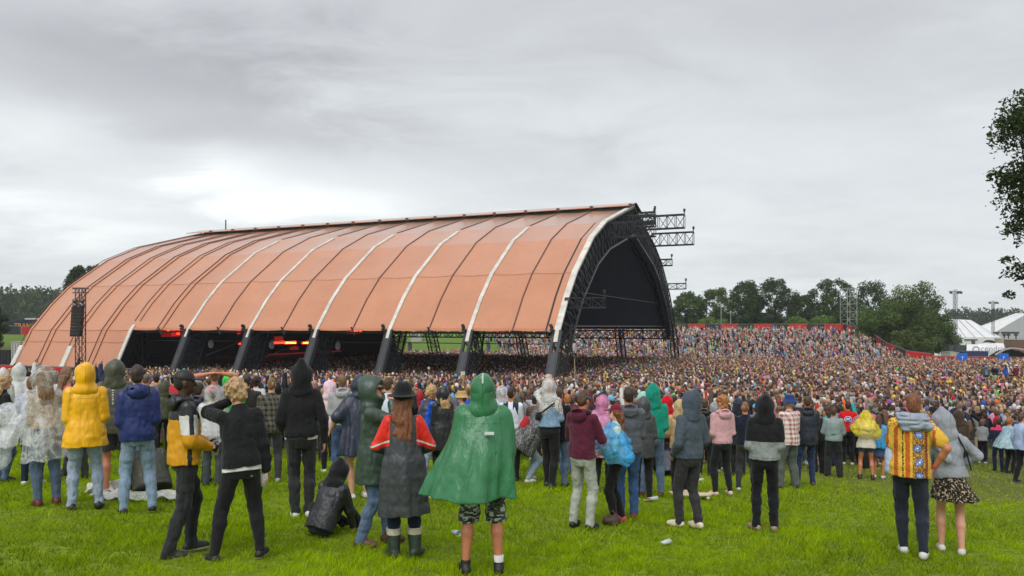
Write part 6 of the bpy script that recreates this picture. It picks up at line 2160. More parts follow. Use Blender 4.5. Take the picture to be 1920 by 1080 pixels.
# --- middle group
hero(958, 902, 726, -5, 'man in a white and navy track top right of the green poncho', skin='tan', hair=('buzz', 'dark'), legs=dict(kind='regular', mat=K['black']), top=dict(style='rain', mat=cloth(C(215, 222, 232), .6, 'rain'), mats=[K['navy']], hem=.90, fit=0.022, zone=lambda p, x, y, z: ((z > 1.38 - np.abs(np.abs(x) - .08) * 2.2) & (np.abs(x) < .19) & (z > 1.12) & (np.abs(np.abs(x) - .10) < .05)).astype(int)), arms=('front', 'front'), shoes=('sneaker', SH['black']))
hero(942, 890, 722, 5, 'person in a translucent white hood just behind the green poncho', legs=dict(kind='regular', mat=K['black']), top=dict(style='jacket', mat=K['grey'], hem=.9), hair=('short', 'ltbrown'), poncho=dict(mat=plastic('white', (.80, .82, .86), .30, .75), hem=.9, w=.28, d=.24, hood=True), arms=('front', 'front'), shoes=('sneaker', SH['black']))
r, p = hero(992, 903, 762, -60, 'crouching person in a black speckled clear poncho, light jeans and white trainers', sex='f', hipz=.74, hipy=-.10, lean=(32, 0, 0), head=(18, 0, 0), arms=('mouth', 'mouth'), legs=dict(kind='skinny', mat=K['jean_lt']), top=dict(style='hoodie', mat=K['grey'], hem=.9), shoes=('sneaker', SH['white']), feet=((-.12, .1, 0), (.14, -.08, 0)), k=1.0,
            poncho=dict(mat=plastic('speck', (.80, .81, .83), .12, .5, speck=(.012, .012, .014)), hem=.55, w=.37, d=.36, folds=(6, .1), hood=True, blow=(0, -.1)))
fd = p.field([p.T((.16, -.12, 1.36)), p.T((-.16, -.30, 1.0))], .05); fd.ell(p.T((0, -.185, 1.20)), (.14, .10, .19), p.M, k=.0); fd.wrinkle(.014, (10, 10, 10), p.rs)
bp = field_obj(fd, 'backpack', cloth(C(176, 30, 44)), None); bp.matrix_world = Matrix.LocRotScale(r.location, r.rotation_euler, r.scale); tag(bp, 'dark red backpack worn under the black speckled clear poncho', 'backpack')
r, p = hero(1030, 916, 706, -18, 'woman in a pale denim jacket and black dotted headscarf raising one hand', sex='f', skin='fair', legs=dict(kind='skinny', mat=K['black']), top=dict(style='jacket', mat=cloth(C(140, 170, 200), kind='denim', key='jk'), mats=[cloth((.62, .60, .56), kind='dots', col2=(.012, .012, .012))], hem=.98, fit=0.016, hood='up', hmat=plastic('white', (.80, .82, .86), .30, .75), hpoint=.06, zone=lambda p, x, y, z: (z > 1.225 + .06 * np.sin(x * 18)).astype(int)), arms=(((.10, .20, 1.60), (1, 0, -.8)), 'front'), hand=('flat', 'rest'), shoes=('boot', SH['black']), feet=((-.07, .12, 0), (.06, -.05, 0)))
fd = p.field([p.T((-.22, .02, 1.16)), p.T((.14, -.13, 1.36)), p.T((-.2, -.16, 1.1))], .06); fd.cap(p.T((-.20, -.03, 1.13)), p.T((-.14, -.14, 1.15)), .055, .05, k=.02, sq=((0, 0, 1), .8)); fd.cap(p.T((-.10, -.15, 1.20)), p.T((.13, -.12, 1.36)), .014, .014)
bg = field_obj(fd, 'belt_bag', K['black'], None); bg.matrix_world = Matrix.LocRotScale(r.location, r.rotation_euler, r.scale); tag(bg, 'black bag on a strap across the back of the denim jacket', 'bag')
hero(1048, 913, 728, -20, 'person in blue jeans and a black coat right behind the woman in the dotted scarf', hair=('short', 'brown'), legs=dict(kind='regular', mat=K['jean']), top=dict(style='jacket', mat=K['black'], hem=.82), arms=('front', 'front'), shoes=('sneaker', SH['black']))
hero(1064, 890, 739, 0, 'ginger haired man in a charcoal sweater left of the maroon hoodie', skin='fair', hair=('short', 'ginger'), legs=dict(kind='regular', mat=K['jean_md']), top=dict(style='hoodie', mat=cloth(C(62, 64, 64)), hem=.88), arms=('front', 'front'), shoes=('sneaker', SH['brown']))
hero(1046, 884, 738, 12, 'person in a translucent red hood beside the ginger haired man', legs=dict(kind='regular', mat=K['dkgrey']), poncho=dict(mat=plastic('redp', C(200, 70, 60), .7, .95), hem=.85, w=.28, d=.24, hood=True), arms=('front', 'front'), shoes=('sneaker', SH['grey']))
r, p = hero(1092, 991, 732, -30, 'man in a maroon hoodie, pale grey trousers and a bandana, holding a cup', face=1, skin='tan', hair=('short', 'brown'), legs=dict(kind='regular', mat=cloth(C(168, 172, 162)), fit=.010), top=dict(style='hoodie', mat=K['maroon'], hem=.90, fit=0.019, hood='down'), arms=(((.06, .26, 1.14), (1, -.6, -.5)), ((.10, .32, 1.14), (.8, -.6, -.8))), hand=('grip', 'grip'), shoes=('sneaker', SH['black']), feet=((-.13, 0, 0), (.12, .0, 0)), head=(16, 0, -12))
cup(r, p, 1, 'cup of orange beer in the hands of the man in the maroon hoodie', (.85, .45, .03), .55)
fd = p.field([p.H((.12, .14, 1.70)), p.H((-.12, -.14, 1.64))], .03); fd.ell(p.H((0, -.006, 1.668)), (.087, .105, .028), p.HM, k=0); field_obj(fd, 'bandana', cloth((.09, .11, .2), kind='dots', col2=(.5, .52, .6), key='ban'), r)
hero(1130, 922, 739, -10, 'person in a see-through pink hooded poncho right of the maroon hoodie', sex='f', legs=dict(kind='skinny', mat=K['black']), top=dict(style='jacket', mat=cloth(C(226, 190, 205)), hem=.9), poncho=dict(mat=plastic('pinkp', C(236, 150, 205), .4, .8), hem=.66, w=.27, d=.24, hood=True), arms=('front', 'front'), shoes=('sneaker', SH['black']))
# tall man behind her
hero(1178, 972, 726, 12, 'tall man in a dark grey hoodie behind the woman in the maroon cap', skin='red', hair=('buzz', 'dark'), legs=dict(kind='regular', mat=cloth(C(66, 100, 152), kind='denim')), top=dict(style='hoodie', mat=cloth(C(92, 96, 104)), hem=.88, fit=0.017, hood='down'), arms=('front', 'front'), shoes=('sneaker', SH['red']), feet=((-.10, 0, 0), (.08, .02, 0)))
r, p = hero(1153, 981, 756, 100, 'woman in a maroon cap with a bright blue plastic poncho slung over her mint sweater', sex='f', face=1, skin='light', hair=('wavy', 'auburn'), hat=('cap', cloth(C(120, 22, 48), key='cap')), legs=dict(kind='skinny', mat=K['blackd']), top=dict(style='hoodie', mat=K['mint'], hem=.90), arms=('cup', 'belly'), shoes=('sneaker', SH['pink']), feet=((-.10, .05, 0), (.10, -.10, 0)), head=(0, 0, 10))
bluep = plastic('bluep', C(70, 175, 235), .45, .85)
fd = p.field([(-.50, .35, 1.45), (.60, -.45, .90)], .1, .011)
fd.loft([(.98, -.03, -.02, .30, .20), (1.12, -.02, .02, .29, .24), (1.30, 0, .03, .24, .19), (1.40, -.02, .03, .18, .12), (1.45, -.04, .04, .09, .07)], rotm(0, 14, 0), np.array([0, 0, 1.2]), k=0, folds=(7, .16, .05, 1.0))
fd.ell((-.30, .10, 1.12), (.18, .14, .20), k=.08); fd.ell((-.34, -.12, 1.02), (.14, .12, .11), k=.07); fd.ell((.0, .30, 1.25), (.16, .10, .16), k=.08)
fd.clip((0, .0, 1), 1.46)
fd.wrinkle(.03, (9, 9, 9), p.rs, crease=True); fd.wrinkle(.010, (20, 20, 20), p.rs)
field_obj(fd, 'poncho', bluep, r)
patch(r, 'cap_badge', p.H((.0, .10, 1.715)), (.035, .03, .035), K['white'])
# handbag by their feet
l = foot(1149, 979)
fd = Field((-.16, -.1, 0), (.16, .1, .2), .01); fd.ell((0, 0, .07), (.125, .075, .085), k=0); fd.cap((-.09, 0, .12), (.02, .02, .20), .012, .012); fd.cap((.02, .02, .20), (.1, 0, .11), .012, .012); fd.wrinkle(.012, (18, 18, 18), np.random.RandomState(4))
o = field_obj(fd, 'handbag', leather(C(70, 54, 44)), None); o.location = l + Vector((-.05, -.22, 0)); tag(o, 'crumpled brown leather handbag on the grass beside the pink shoes', 'bag')
hero(1206, 940, 742, 8, 'person in a black hooded shell jacket and tight black trousers left of the teal hoodie', sex='f', legs=dict(kind='skinny', mat=K['black']), top=dict(style='rain', mat=cloth((.05, .052, .058), .5, 'rain'), hem=.74, fit=0.022, hood='up', hmat=cloth((.06, .062, .07), .5, 'rain')), arms=('hoodpocket', 'hoodpocket'), shoes=('sneaker', leather(C(150, 120, 95))))
hero(1225, 930, 720, 0, 'man in a bright teal hoodie with the hood up and blue jeans', legs=dict(kind='regular', mat=K['jean']), top=dict(style='hoodie', mat=K['teal'], hem=.92, fit=0.016, hood='up', hpoint=.02), arms=('hoodpocket', 'hoodpocket'), shoes=('sneaker', SH['oxblood']), feet=((-.18, 0, 0), (.12, 0, 0)))
hero(1205, 893, 733, 6, 'person in a pale aqua hood behind the teal hoodie', legs=dict(kind='regular', mat=K['dkgrey']), top=dict(style='rain', mat=cloth(C(150, 205, 190), .5, 'rain'), hem=.8, hood='up'), arms=('front', 'front'), shoes=('sneaker', SH['grey']))
hero(1251, 893, 740, 4, 'person in a bright red hooded raincoat right of the teal hoodie', legs=dict(kind='regular', mat=K['navy']), top=dict(style='rain', mat=K['red'], hem=.84, fit=0.022, hood='up'), arms=('front', 'front'), shoes=('sneaker', SH['black']))
r, p = hero(1275, 925, 747, 2, 'person in a beige hooded jacket holding a plastic cup behind the slate hoodie', legs=dict(kind='regular', mat=K['black']), top=dict(style='rain', mat=K['beige'], hem=.84, fit=0.022, hood='up'), arms=('cup', 'cup'), hand=('grip', 'grip'), shoes=('sneaker', SH['cream']))
r, p = hero(1293, 990, 730, 42, 'slim man facing left in a slate grey hoodie, hood up, cream high trainers', face=1, skin='fair', hair=('short', 'dark'), legs=dict(kind='regular', mat=cloth(C(52, 50, 54)), fit=.006), top=dict(style='hoodie', mat=K['slate'], hem=.90, fit=0.019, hood='up', hpoint=.01), arms=('pocket', 'pocket'), shoes=('high', SH['cream']), feet=((-.09, .12, 0), (.09, -.06, 0)), toe=(20, 5), lean=(-3, 0, 0))
r, p = hero(1322, 892, 748, -10, 'person in a black puffer jacket between the slate and the pink hoodie', skin='fair', hair=('short', 'brown'), legs=dict(kind='skinny', mat=K['black']), top=dict(style='rain', mat=K['rblack'], hem=.78, fit=0.029, hood='down'), arms=('front', ((.30, .42, 1.14), (.4, -.5, -1))), shoes=('sneaker', SH['black']))
hero(1340, 886, 752, 10, 'person in a grey and white patterned hoodie just behind the pink hoodie', legs=dict(kind='skinny', mat=K['black']), top=dict(style='hoodie', mat=cloth((.45, .46, .48), kind='scrub', col2=(.16, .18, .2)), hem=.86, hood='up'), arms=('front', 'front'), shoes=('sneaker', SH['grey']))
hero(1354, 929, 740, 28, 'man with curly ginger hair in a dusty pink hoodie and black jeans', face=1, skin='fair', hair=('curly', 'ginger'), legs=dict(kind='skinny', mat=cloth(C(26, 28, 36), kind='denim')), top=dict(style='hoodie', mat=K['pink'], hem=.92, fit=0.016, hood='down', under=cloth(C(50, 66, 66))), arms=('hoodpocket', 'hoodpocket'), shoes=('sneaker', leather(C(206, 186, 165))), feet=((-.15, 0, 0), (.15, 0, 0)), head=(0, 0, 25))
hero(1397, 921, 753, 0, 'bald man in a navy sweater and dark grey joggers with black and white trainers', skin='red', hair=('buzz', 'ltbrown'), legs=dict(kind='regular', mat=cloth(C(60, 60, 64))), top=dict(style='hoodie', mat=cloth(C(20, 28, 46)), hem=.92), arms=('front', 'front'), shoes=('sneaker', SH['white'], SH['black']), feet=((-.13, 0, 0), (.20, 0, 0)))
hero(1384, 892, 745, 0, 'person in a navy hooded raincoat between the pink hoodie and the bald man', legs=dict(kind='regular', mat=K['black']), top=dict(style='rain', mat=K['rnavy'], hem=.7, fit=0.022, hood='up'), arms=('front', 'front'), shoes=('sneaker', SH['black']))
r, p = hero(1434, 995, 738, 2, 'person in a two tone hoodie, black above light grey, hood up, tan shoes', legs=dict(kind='regular', mat=cloth(C(20, 22, 28), kind='denim')), top=dict(style='hoodie', mat=cloth(C(140, 146, 146)), mats=[K['black']], hem=.92, fit=0.022, hood='up', hmat=K['black'], zone=lambda p, x, y, z: (z > 1.155).astype(int)), arms=('hoodpocket', 'hoodpocket'), shoes=('sneaker', leather(C(150, 130, 105))), feet=((-.11, 0, 0), (.12, 0, 0)), toe=(35, -5))
hero(1480, 915, 742, 38, 'man in a blue bucket hat and a red and white checked shirt', face=1, skin='red', hair=('short', 'grey'), hat=('bucket', cloth(C(38, 62, 120))), legs=dict(kind='baggy', mat=cloth(C(84, 90, 86))), top=dict(style='jacket', mat=cloth(C(158, 92, 92), kind='plaid', col2=C(228, 214, 208)), hem=.82, fit=0.026), arms=('front', 'front'), shoes=('sneaker', SH['brown']), feet=((-.20, .05, 0), (.14, 0, 0)))
hero(1513, 911, 742, 14, 'broad man in a navy hooded anorak and dark blue jeans beside the checked shirt', skin='tan', hair=('buzz', 'brown'), legs=dict(kind='regular', mat=cloth(C(40, 58, 92), kind='denim')), top=dict(style='rain', mat=cloth((.012, .016, .034), .55, 'rain', key='nv'), hem=.80, fit=0.030, hood='down'), arms=('front', 'front'), shoes=('sneaker', SH['brown']), feet=((-.20, 0, 0), (.12, .04, 0)))
r, p = hero(1535, 888, 766, 20, 'fair haired child in black with a red wristband right of the navy anorak', skin='fair', hair=('short', 'curl'), legs=dict(kind='baggy', mat=K['black']), top=dict(style='jacket', mat=K['black'], hem=.86, sleeve=.5), arms=('down', 'down'), shoes=('sneaker', SH['white']))
r, p = hero(1563, 894, 763, 0, 'short person in a pale grey green windbreaker with a back pocket and wide black trousers', skin='tan', hair=('short', 'brown'), legs=dict(kind='baggy', mat=cloth(C(34, 38, 38))), top=dict(style='rain', mat=K['greygreen'], mats=[cloth(C(50, 92, 84))], hem=.90, fit=0.033, zone=lambda p, x, y, z: ((((x / .075) ** 2 + ((z - 1.06) / .016) ** 2) < 1) & (y < 0)).astype(int)), arms=('cup', 'cup'), shoes=('sneaker', SH['black']), feet=((-.15, 0, 0), (.15, 0, 0)))
r, p = hero(1590, 872, 753, 0, 'man in a red sweatshirt with a round blue and white back print', skin='tan', hair=('short', 'dark'), legs=dict(kind='skinny', mat=K['black']), top=dict(style='hoodie', mat=cloth(C(205, 24, 26)), mats=[cloth(C(30, 110, 200)), K['white']], hem=.92, fit=0.022, zone=lambda p, x, y, z: np.where(y > 0, 0, np.where(((x / .105) ** 2 + ((z - 1.27) / .075) ** 2) > 1, 0, np.where(((x / .085) ** 2 + ((z - 1.27) / .058) ** 2) > 1, 2, np.where(((x / .06) ** 2 + ((z - 1.27) / .022) ** 2) < 1, 2, 1))))), arms=('front', 'front'), shoes=('sneaker', SH['white']))
# yellow bin-bag poncho
r, p = hero(1624, 899, 771, 5, 'woman hunched under a puffed translucent yellow poncho, cream shirt, denim shorts and black ankle boots', sex='f', skin='tan', legs=dict(kind='shorts', mat=K['jean_md'], cut=.42), top=dict(style='jacket', mat=K['cream'], hem=.80, fit=0.022, flare=.05), arms=('mouth', 'mouth'), shoes=('boot', SH['black']), lean=(8, 0, 0), feet=((-.16, 0, 0), (.16, 0, 0)))
fd = p.field([(-.42, .3, 1.80), (.40, -.38, 1.0)], .08, .014)
fd.ell((-.02, -.04, 1.30), (.33, .28, .26), k=0); fd.ell((.0, -.02, 1.60), (.14, .15, .17), k=.12); fd.ell((-.24, 0, 1.30), (.16, .16, .10), k=.08); fd.ell((.22, -.05, 1.20), (.16, .16, .16), k=.08)
fd.wrinkle(.035, (7, 7, 7), p.rs, crease=True); fd.wrinkle(.012, (16, 16, 16), p.rs)
field_obj(fd, 'poncho', plastic('yellowp', C(238, 215, 40), .45, .85), r)
hero(1648, 897, 778, -14, 'woman in a sky blue poncho and denim skirt beside the yellow poncho', sex='f', skin='tan', hair=('long', 'brown'), legs=dict(kind='skirt', mat=K['jean_md'], hem=.62, w=.21, folds=(5, .03)), poncho=dict(mat=plastic('bluep', C(70, 175, 235), .45, .85), hem=.85, w=.28, d=.25, folds=(6, .15)), arms=('cup', 'cup'), shoes=('sneaker', SH['white']))
# umbrella over them
l = foot(1612, 885); um = empty('umbrella', l + Vector((.02, .3, 1.34)), 0, 'dusty pink umbrella tilted low behind the yellow poncho', 'umbrella')
mb = MB()
ax_ = Vector((-.55, -.1, 1)).normalized()
mb.lathe((.22, 0, -.10), [(.0, .22), (.11, .20), (.24, .15), (.34, .07), (.41, -.03), (.40, -.035), (.23, .13), (0, .20)], 16, axis=ax_)
mb.build('canopy', cloth(C(176, 84, 104), .5, 'rain'), um, True)
mb = MB(); mb.bar(Vector((.22, 0, -.10)) + ax_ * .32, Vector((.22, 0, -.10)) - ax_ * .5, .014, n=6); mb.build('shaft', simple('shaft', (.1, .1, .1), .4, .6), um)

# --- the couple
r, p = hero(1706, 1043, 738, 2, 'man in a yellow floral shirt with a grey hood round his neck, walking away', skin='tan', hair=('short', 'auburn'), legs=dict(kind='skinny', mat=cloth(C(38, 44, 58), kind='denim', key='w'), fit=.012), top=dict(style='jacket', mat=cloth((.6, .45, .1), kind='floral'), hem=.86, fit=0.022, flare=.02, sleeve=.42, collar=False),
            arms=('front', ((.25, -.03, .99), (1, -.9, .2))), hand=('rest', 'rest'), shoes=('sneaker', SH['white']), feet=((-.06, .10, 0), (.13, -.12, .02)), lean=(4, 3, 0))
fd = p.field([p.T((.22, .14, 1.58)), p.T((-.22, -.2, 1.28))], .06)
for a in range(12):
    t0, t1 = 2 * PI * a / 12, 2 * PI * (a + 1) / 12
    fd.cap(p.T((.125 * math.sin(t0), -.02 - .09 * math.cos(t0), 1.475)), p.T((.125 * math.sin(t1), -.02 - .09 * math.cos(t1), 1.475)), .046, .046, k=.03)
fd.ell(p.T((-.02, -.125, 1.42)), (.13, .05, .09), p.M, k=.05); fd.ell(p.T((.15, -.08, 1.40)), (.07, .06, .05), p.M, k=.04); fd.wrinkle(.016, (9, 9, 24), p.rs, crease=True)
field_obj(fd, 'hood', cloth(C(150, 160, 175)), r)
fd = p.field([p.T((-.26, .1, 1.20)), p.T((-.14, -.1, .86))], .06); fd.cap(p.T((-.215, .02, 1.10)), p.T((-.195, -.01, .90)), .045, .06, k=.02); fd.wrinkle(.01, (12, 12, 12), p.rs); field_obj(fd, 'tied_sleeve', cloth(C(165, 180, 200)), r)
patch(r, 'wristband', p.arms[1][2], (.06, .06, .022), simple('band_red', (.4, .02, .03)))
r, p = hero(1782, 1037, 768, 4, 'woman in a light grey hoodie, hood up, and a fluttering leopard print skirt', sex='f', skin='fair', skirt_blow=.05, legs=dict(kind='skirt', mat=cloth((.4, .3, .2), kind='leopard'), hem=.66, w=.27, folds=(8, .13)), top=dict(style='hoodie', mat=cloth(C(150, 155, 166)), hem=.93, fit=0.024, hood='up', hpoint=.03, hbig=1.05), arms=(((.10, .2, 1.1), (1, -.6, -.5)), ((.14, .16, 1.06), (1.2, -.3, -.1))), shoes=('sneaker', SH['white']), feet=((-.10, .06, 0), (.12, -.06, 0)), lean=(4, -6, 0), head=(6, -4, 0))
fd = p.field([(-.34, -.06, 1.56), (-.02, -.24, 1.10)], .08); fd.cap((-.20, -.10, 1.43), (-.04, -.155, 1.17), .034, .050, k=.02, sq=((0, 1, 0), 1.9)); fd.wrinkle(.012, (9, 9, 14), p.rs, crease=True)
field_obj(fd, 'draped_sleeve', cloth(C(160, 168, 182)), r)  # light grey hoodie sleeve hanging diagonally from her shoulder
fd = p.field([p.T((.2, .0, 1.44)), p.T((.16, -.2, .8))], .05); fd.cap(p.T((.13, -.07, 1.425)), p.T((.205, -.115, 1.22)), .011, .011); fd.cap(p.T((.205, -.115, 1.22)), p.T((.235, -.09, 1.02)), .011, .011)
field_obj(fd, 'strap', K['black'], r)
hero(1797, 905, 768, 5, 'person in a long brown hooded coat behind the couple', legs=dict(kind='skinny', mat=K['black']), top=dict(style='rain', mat=K['brown'], hem=.80, fit=0.022, hood='up', hbig=1.05), arms=('front', 'front'), shoes=('sneaker', SH['black']))
r, p = hero(1842, 869, 786, -8, 'youngster with a light brown mop of hair in a grey sweatshirt and black trousers', sex='f', hair=('curly', 'ltbrown'), legs=dict(kind='skinny', mat=K['black']), top=dict(style='hoodie', mat=K['ltgrey'], hem=.9), arms=('front', 'front'), shoes=('sneaker', SH['white']))
hero(1818, 868, 788, 15, 'woman in a long dark speckled dress left of the youngster in grey', sex='f', hair=('long', 'ltbrown'), legs=dict(kind='skirt', mat=cloth((.04, .03, .032), kind='scrub', col2=(.22, .18, .18)), hem=.12, w=.26, folds=(7, .08)), top=dict(style='jacket', mat=cloth((.05, .05, .04)), hem=.95), arms=('front', 'front'), shoes=('sneaker', SH['grey']))
hero(1872, 884, 785, 12, 'person with a pink scarf, a navy jacket and jeans near the picture edge', hair=('short', 'dark'), legs=dict(kind='regular', mat=cloth(C(30, 44, 70), kind='denim')), top=dict(style='rain', mat=K['navy'], mats=[cloth(C(226, 60, 110))], hem=.84, fit=0.022, zone=lambda p, x, y, z: (z > 1.37).astype(int)), arms=('cup', 'cup'), shoes=('sneaker', SH['black']))
hero(1893, 888, 783, -40, 'person in a puffed ice blue plastic poncho near the picture edge', hair=('short', 'ginger'), skin='red', face=1, legs=dict(kind='regular', mat=K['black']), top=dict(style='jacket', mat=K['bluetee'], hem=.9), poncho=dict(mat=plastic('icep', C(190, 222, 232), .35, .75), hem=.82, w=.38, d=.36, folds=(5, .12), blow=(0, -.12)), arms=('front', 'front'), shoes=('sneaker', SH['black']))
hero(1916, 906, 775, -50, 'person in a light blue shirt walking out at the picture edge', hair=('short', 'brown'), legs=dict(kind='regular', mat=K['black']), top=dict(style='jacket', mat=cloth(C(170, 190, 225)), hem=.84, fit=0.022), arms=('down', 'down'), shoes=('sneaker', SH['black'], SH['white']), feet=STEP)
# sitting backs and bundles on the grass
hero(1252, 892, 815, 20, 'person in a huge dark navy coat sitting low on the grass by the teal hoodie', hipz=.13, hipy=-.1, feet=((-.1, .4, 0), (.16, .42, 0)), lean=(24, 0, 0), arms=('knee', 'knee'), legs=dict(kind='baggy', mat=K['black']), top=dict(style='rain', mat=cloth(C(40, 46, 62), .5, 'rain'), hem=.84, fit=.10, flare=.06), hair=('short', 'grey'), shoes=('sneaker', SH['black']))
hero(284, 925, 828, 10, 'person crouched under a dark olive poncho on the grass behind the blue anorak', hipz=.16, hipy=-.05, feet=((-.2, .34, 0), (.2, .34, 0)), lean=(34, 0, 0), head=(25, 0, 0), arms=('knee', 'knee'), legs=dict(kind='baggy', mat=cloth(C(52, 56, 46))), top=dict(style='rain', mat=cloth(C(58, 62, 50), .5, 'rain'), hem=.80, fit=.12, flare=.02, hood='up'), shoes=('boot', SH['black']))
# ================================================================ the crowd
CROWD_CLOTH = {'black': (.012, .012, .014), 'navy': (.018, .026, .06), 'grey': (.16, .16, .17), 'light grey': (.36, .36, .38), 'white': (.62, .62, .62), 'dark green': (.03, .06, .045), 'olive': (.08, .085, .05), 'red': (.45, .02, .03), 'bright yellow': (.75, .50, .02), 'royal blue': (.02, .08, .38), 'sky blue': (.15, .42, .65),
               'pink': (.62, .22, .34), 'maroon': (.12, .015, .03), 'beige': (.42, .33, .22), 'brown': (.10, .065, .045), 'orange': (.70, .16, .02), 'denim blue': (.10, .17, .30), 'turquoise': (.03, .40, .38)}
CW = np.array([.27, .15, .11, .06, .08, .04, .04, .035, .014, .035, .02, .02, .025, .035, .035, .008, .05, .010]); CW = CW / CW.sum()
CHAIR = {'dark': HAIR['dark'], 'brown': HAIR['brown'], 'light brown': HAIR['ltbrown'], 'blond': HAIR['blond'], 'ginger': HAIR['ginger'], 'black': HAIR['black']}


def objcol_mat(name, rough, kind='cloth'):
    t = NT(name)
    oi = t.n.new('ShaderNodeObjectInfo')
    nz = t.noise(8, 3)
    c = t.mix(1.0, oi.outputs['Color'], t.ramp(nz, [(.3, .78), (.7, 1.15)]), 'MULTIPLY')
    t.P(Base_Color=c, Roughness=rough)
    t.p.inputs['Specular IOR Level'].default_value = .3
    t.bump(t.noise(20, 4), .5, .012)
    return t.m


CM, CS, CH_ = objcol_mat('crowd_cloth', .7), objcol_mat('crowd_skin', .55), objcol_mat('crowd_hair', .5)


def proto(sp):
    """one crowd figure with parts, kept as mesh data that copies share"""
    p = Person(sp, .024)
    parts = []
    def add(fd, name, role, mat):
        r = fd.mesh(name)
        if r is None: return
        me = np_mesh(name, r[0], r[1]); me.materials.append(mat)
        me.polygons.foreach_set('use_smooth', np.ones(len(me.polygons), bool))
        parts.append((name, role, me))
    add(p.body(), 'body', 'skin', CS)
    if sp['legs'] == 'shorts': add(p.trousers('shorts', 0, .7), 'shorts', 'legs', CM)
    else: add(p.trousers('regular'), 'trousers', 'legs', CM)
    if sp.get('pon'):
        add(p.poncho(hem=.68, w=.33, d=.27), 'poncho', 'top', CM)
    else:
        add(p.top('hoodie', hem=sp.get('hem', .86), fit=.03), 'jacket', 'top', CM)
    if sp.get('hood'): add(p.hood(True, 1.05, .01), 'hood', 'top', CM)
    else: add(p.hair(sp['hair']), 'hair', 'hair', CH_)
    if sp.get('cap'): add(p.hat(sp['cap']), 'hat', 'hat', CM)
    for i in (0, 1): add(p.shoe(i)[0], 'shoe', 'shoe', CM)
    return parts


A_ = [('front', 'front'), ('hoodpocket', 'hoodpocket'), ('cup', 'belly'), ('down', 'down'), ('crossed', 'crossed'), ('up', 'front'), ('phone', 'phone'), ('ear', 'down')]
PROTO = []
for i, (hk, legs, hood, cap, pon, sex) in enumerate([('short', 'long', 0, 0, 0, 'm'), ('short', 'long', 0, 0, 0, 'm'), ('buzz', 'long', 0, 0, 0, 'm'), ('long', 'long', 0, 0, 0, 'f'), ('wavy', 'long', 0, 0, 0, 'f'), ('curly', 'long', 0, 0, 0, 'm'), ('bun', 'shorts', 0, 0, 0, 'f'),
                                                    ('short', 'long', 1, 0, 0, 'm'), ('short', 'long', 1, 0, 0, 'f'), ('short', 'long', 1, 0, 1, 'm'), ('short', 'shorts', 0, 'cap', 0, 'm'), ('short', 'long', 0, 'capback', 0, 'm'), ('short', 'long', 0, 'beanie', 0, 'm'), ('long', 'shorts', 0, 0, 0, 'f'), ('short', 'long', 0, 'bucket', 0, 'm'), ('short', 'long', 0, 0, 0, 'm')]):
    sp = dict(seed=500 + i, hair=hk, legs=legs, hood=hood, cap=cap, pon=pon, sex=sex, arms=A_[(i * 3) % 8], hem=.82 + .02 * (i % 4), lean=((i * 5) % 7 - 2, (i * 3) % 5 - 2, 0), head=((i * 7) % 9 - 3, 0, (i * 11) % 50 - 25), feet=((-.10 - .01 * (i % 5), 0, 0), (.11, .05 * (i % 3), 0)))
    PROTO.append((sp, proto(sp)))
SKINS = [srgb(214, 158, 130), srgb(200, 138, 108), srgb(224, 176, 150), srgb(170, 112, 84), srgb(96, 62, 48)]


def front_row(px):
    return float(np.interp(px, [-200, 300, 560, 900, 1060, 1300, 1480, 1560, 1660, 1780, 1960], [14.6, 15.2, 16.0, 17.0, 17.5, 18.0, 18.6, 20.0, 21.5, 25.0, 26.0]))


def stage_yaw(x, y, rs, j=22):
    s = tentp(25, 50, 0)
    return math.atan2(s.y - y, s.x - x) - PI / 2 + R(rs.randn() * j)


rs = np.random.RandomState(77)
spots = []
tries = 0
heads = [(h[1].x, h[1].y) for h in HEROES]
while len(spots) < 238 and tries < 60000:
    tries += 1
    far = 16 + 14.5 * (len(spots) / 238) ** .6 if False else 27.0
    y = 14.6 + (far - 14.6) * rs.rand() ** .9
    x = rs.uniform(-.72, .72) * y
    px = 960 + x / y * FPX
    fr = front_row(px)
    if y < fr or y > fr + 5.6 or not -30 < px < 1950: continue
    d = .60 if y > fr + 1.2 else .95
    if any((x - a) ** 2 + (y - b) ** 2 < d * d for a, b, *_ in spots): continue
    if any((x - a) ** 2 + (y - b) ** 2 < .5 for a, b in heads): continue
    if any(y < h[1].y and abs(px - h[0]) < 560 / y for h in HEROES): continue      # nobody stands in front of those already placed
    spots.append((x, y, px))
spots.sort(key=lambda q: q[1])
used = {}
hero_x = sorted((h[0], h[1].y, h[2]) for h in HEROES)
SHORT = {}
for (hx, hy, lab) in hero_x:
    s_ = lab.split(',')[0].split(' with ')[0].split(' and ')[0].split(' beside ')[0].split(' behind ')[0].split(' right of ')[0].split(' left of ')[0].split(' between ')[0].split(' under ')[0]
    SHORT[hx] = ' '.join(s_.split()[:9])
LANDM = [(150, 'the yellow raincoat'), (258, 'the royal blue anorak'), (345, 'the black cap'), (449, 'the curly blond head'), (565, 'the tall black hoodie'), (641, 'the light grey hoodie'), (700, 'the dark green raincoat'), (756, 'the wide black hat'), (905, 'the long green poncho'), (1030, 'the dotted headscarf'), (1092, 'the maroon hoodie'), (1178, 'the tall dark grey hoodie'), (1225, 'the teal hoodie'),
         (1293, 'the slate hoodie'), (1354, 'the dusty pink hoodie'), (1397, 'the bald man'), (1434, 'the two tone hoodie'), (1480, 'the blue bucket hat'), (1513, 'the navy anorak'), (1563, 'the grey green windbreaker'), (1624, 'the yellow poncho'), (1706, 'the floral shirt'), (1772, 'the leopard skirt'), (1842, 'the youngster in grey'), (1900, 'the ice blue poncho'), (60, 'the blowing pale poncho')]
DEEP = ['', ', second row back', ', deeper in', ', deepest of them']
